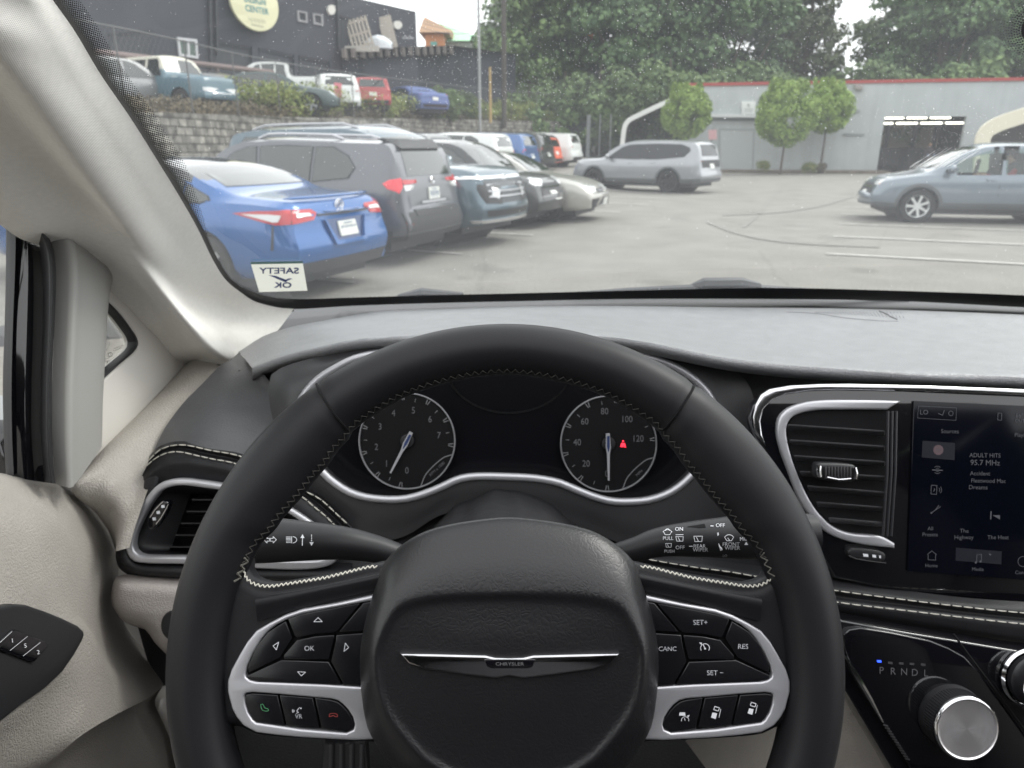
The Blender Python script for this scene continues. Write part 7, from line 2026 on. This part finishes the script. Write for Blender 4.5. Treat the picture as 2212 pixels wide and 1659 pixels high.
box_building('orange_house', 'orange walled house with a brown roof beyond the warehouse corner', 918, 958, 72, 68, 9, mat('orange_wall', (.55,.23,.10), .8), mat('brown_roof', (.30,.18,.10), .8), 2.0, windows=((930,90,14,8),))
box_building('green_roof_hall', 'long low hall with a bright mint green roof right of the orange house', 948, 1036, 90, 70, 12, mat('hall_wall', (.45,.50,.47), .8), mat('mint_roof', (.34,.62,.38), .6), 2.4)
box_building('white_hall', 'small white building behind the utility pole', 1044, 1086, 84, 80, 9, mat('white_wall', (.52,.54,.55), .8), mat('grey_roof', (.30,.32,.33), .8), 1.4)
tr2 = at(908, 120, 60); put_tree(TD, (tr2.x, 60, 2.4), 1, .55, 'bushy_tree', 'small pale green tree left of the orange house', 'tree', TG)
tr2 = at(1075, 120, 56); put_tree(TD, (tr2.x, 56, 2.4), 2, .5, 'bushy_tree', 'small dark tree at the right end of the shed', 'tree', TG)
# poles and wires
def pole(name, label, px, Y, z0, z1, r, m_):
    p = at(px, 200, Y); o = tube(name, [Vector((0,0,0)), Vector((0,0,z1-z0))], [r*1.15, r*.9], m_, None, 12); o.location = (p.x, Y, z0); return tag(o, label, 'pole')
pole('metal_pole', 'thin grey metal pole standing left of the wooden utility pole', 1036, 41, gz(-1.8,41), 13, .075, mat('galvanised', (.30,.31,.31), .5, metal=.3))
pole('utility_pole', 'dark wooden utility pole at the left edge of the tall trees', 1089, 46, 2.6, 16, .135, mat('pole_wood', (.07,.062,.055), .9))
pole('marker_post', 'short yellow ochre post right of the thin metal pole', 1059, 43, 2.8, 5.7, .07, mat('ochre', (.40,.28,.12), .7))
for i, (ya, yb) in enumerate(((14, 2), (28, 18), (41, 36), (47, 43), (58, 52))):
    a, b = at(905, ya, 60), at(1089, yb, 46.2)
    pts = [a + (b-a)*k/12 - Vector((0,0,.5*math.sin(math.pi*k/12))) for k in range(13)]
    tag(tube('wire', pts, .018, mat('wire', (.10,.10,.11), .6), None, 5), 'thin overhead wire, number %s from the top against the white sky'.replace('number %s', ['topmost', 'second', 'third', 'fourth', 'lowest'][i]), 'wire', 'overhead wires left of the utility pole')
# ---- vehicles on the upper lot
UG = 'cars on the upper lot'
def up(kind, px, Y, hd, m_, lb, z=UPZ, roof=None, **kw):
    p = at(px, 200, Y)
    if roof: z = at(px, roof, Y).z - max(q[1] for q in KEY[kind]['top'])
    return car(kind, lb, 'car', m_, (p.x, Y, z), hd, UG, lod=1, rear=kw.pop('rear', simple_rear()), front=kw.pop('front', simple_front()), **kw)
up('suv', 238, 24.5, rad(60), PLM, 'grey sport utility cut by the windshield pillar on the upper lot', roof=122)
up('oldtruck', 368, 26, rad(-25), PBU, 'old light blue truck with a cream white roof on the upper lot', roof=122, wheel='five', roofc=mat('roof_cream', (.60,.58,.50), .5))
up('sedan', 450, 28, rad(-35), PBK, 'dark saloon right of the old blue truck', roof=152)
up('sedan', 580, 28.5, rad(15), mat('paint_dark_teal', (.06,.085,.085), .35, metal=.3, coat=.4), 'dark teal saloon in front of the white pickup', roof=156)
up('pickup', 590, 33.5, rad(190), PWH, 'white pickup seen above the dark teal saloon', roof=134)
up('suv', 706, 34.4, rad(118), PWH, 'small white car beside a pink cloth on the upper lot', roof=164)
up('hatch', 786, 35.6, rad(112), PRD, 'red hatchback above the green bank', roof=171)
up('sedan', 884, 39.3, rad(128), mat('paint_tarp_blue', (.085,.12,.27), .7), 'blue covered car right of the red hatchback', roof=187)
o = mk('pink_cloth', [at(722,178,31.2), at(738,180,31.2), at(738,212,31), at(721,210,31), at(724,184,31.5), at(737,185,31.5)], [(0,1,2,3),(0,4,5,1)], mat('pink_fabric', (.62,.20,.24), .8), None, 60); tag(o, 'pink cloth hanging at the end of the small white car', 'cloth')
# ---- people
SKN = mat('skin', (.50,.30,.21), .55); HAIR = mat('hair_dark', (.03,.022,.018), .7)
def figure(name, label, loc, rz, joints, edges, radii, shirt, zsplit=None, headc=None, headr=.105, pants=None, hat=False, gloves=None, hands=()):
    root = empty(name, loc, rz); tag(root, label, 'person')
    me = bpy.data.meshes.new('body'); me.from_pydata([tuple(j) for j in joints], edges, [])
    o = bpy.data.objects.new('body', me); COL.objects.link(o); o.parent = root
    sk = o.modifiers.new('skin', 'SKIN'); o.modifiers.new('sub', 'SUBSURF').levels = 1; o.modifiers['sub'].render_levels = 2
    for i, v in enumerate(me.skin_vertices[0].data if me.skin_vertices else []): pass
    if not me.skin_vertices:
        bm = bmesh.new(); bm.from_mesh(me); bm.verts.layers.skin.verify(); bm.to_mesh(me); bm.free()
    for i, v in enumerate(me.skin_vertices[0].data): v.radius = (radii[i], radii[i]*.85); v.use_root = (i == 0)
    me.materials.append(shirt)
    # head with face
    hc = Vector(headc); mb = MB()
    n, m = 16, 12; V = []
    for j in range(m+1):
        ph = math.pi*j/m
        for i in range(n):
            th = 2*math.pi*i/n; x = math.sin(ph)*math.cos(th); y = math.sin(ph)*math.sin(th); z = math.cos(ph)
            r = 1 + (.16 if (x > .85 and abs(z+.05) < .2 and abs(y) < .3) else 0) - (.06 if (x > .6 and z > .0 and z < .3 and abs(abs(y)-.38) < .15) else 0)
            V.append(hc + Vector((x*headr*.92*r, y*headr*.76, z*headr*1.18 - (.012 if z < -.5 and x > 0 else 0))))
    mk('head', V, grid_faces(n, m+1, True), SKN, root, 180)
    V2 = [hc + (v - hc)*1.07 + Vector((-.012, 0, .012)) for v in V]
    F2 = [f for f in grid_faces(n, m+1, True) if all((V2[q]-hc).z > (V2[q]-hc).x*.9 - headr*.15 for q in f)]
    mk('hair', V2, F2, HAIR, root, 180)
    mb = MB(); mb.box(hc + Vector((headr*.9, .035, .012)), (.012,.022,.010)); mb.box(hc + Vector((headr*.9, -.035, .012)), (.012,.022,.010)); mb.box(hc + Vector((headr*.90, 0, -.055)), (.01,.04,.008)); mb.build('face', HAIR, root)
    for hp_, d in hands:
        hp_ = Vector(hp_); d = Vector(d).normalized(); s_ = d.cross(Vector((0,0,1))).normalized(); mb = MB()
        mb.tube([hp_, hp_ + d*.05, hp_ + d*.09], [.028,.04,.034], 8, )
        for f in range(4): mb.tube([hp_ + d*.08 + s_*(-.028 + .019*f), hp_ + d*(.135 + .012*math.sin(f*1.1)) + s_*(-.032 + .021*f) - Vector((0,0,.012)), hp_ + d*(.16 + .01*math.sin(f*1.1)) + s_*(-.03 + .02*f) - Vector((0,0,.035))], [.010,.009,.007], 6)
        mb.tube([hp_ + d*.03 - s_*.03, hp_ + d*.07 - s_*.065, hp_ + d*.10 - s_*.07], [.013,.011,.009], 6)
        mb.build('hand', gloves or SKN, root)
    return root, o
GLV = mat('glove_blue', (.30,.38,.55), .6)
pp = GA + gu*(gf.px(2021, 340)[0]) + nb_*1.4
J = [(0,0,.95),(0,0,1.15),(0,0,1.38),(0,0,1.50),(.0,.19,1.40),(.10,.27,1.15),(.30,.20,1.02),(0,-.19,1.40),(.10,-.27,1.15),(.30,-.20,1.02),(0,.10,.88),(.03,.12,.48),(0,.12,.08),(.14,.13,.05),(0,-.10,.88),(.03,-.12,.48),(0,-.12,.08),(.14,-.13,.05)]
E = [(0,1),(1,2),(2,3),(2,4),(4,5),(5,6),(2,7),(7,8),(8,9),(0,10),(10,11),(11,12),(12,13),(0,14),(14,15),(15,16),(16,17)]
Rr = [.15,.14,.16,.06,.075,.05,.035,.075,.05,.035,.10,.065,.045,.04,.10,.065,.045,.04]
figure('person', 'person in dark overalls and pale blue gloves standing in the open garage bay', (pp.x, pp.y, .02), rad(-95), J, E, Rr, mat('overall_dark', (.06,.045,.05), .8), headc=(.03,0,1.62), gloves=GLV, hands=(((.30,.20,1.02),(1,-.2,0)), ((.30,-.20,1.02),(1,.2,0))))
mb = MB()
# driver of the crossover (sits on the left seat, facing forward)
J = [(-.22,.38,.62),(-.34,.38,.85),(-.42,.38,1.08),(-.41,.38,1.16),(-.40,.57,1.06),(-.20,.62,.86),(.10,.52,.98),(-.40,.19,1.06),(-.20,.14,.86),(.10,.24,.98),(.15,.46,.66),(.45,.46,.50),(.15,.30,.66),(.45,.30,.50)]
E = [(0,1),(1,2),(2,3),(2,4),(4,5),(5,6),(2,7),(7,8),(8,9),(0,10),(10,11),(0,12),(12,13)]
Rr = [.15,.14,.15,.055,.07,.05,.035,.07,.05,.035,.085,.06,.085,.06]
dl = cro.location; 
figure('person', 'driver in a red shirt behind the wheel of the grey-blue crossover', (dl.x, dl.y, dl.z), cro.rotation_euler.z, J, E, Rr, mat('red_shirt', (.35,.03,.05), .8), headc=(-.36,.38,1.30), hands=(((.10,.52,.98),(1,-.1,.1)), ((.10,.24,.98),(1,.1,.1))))
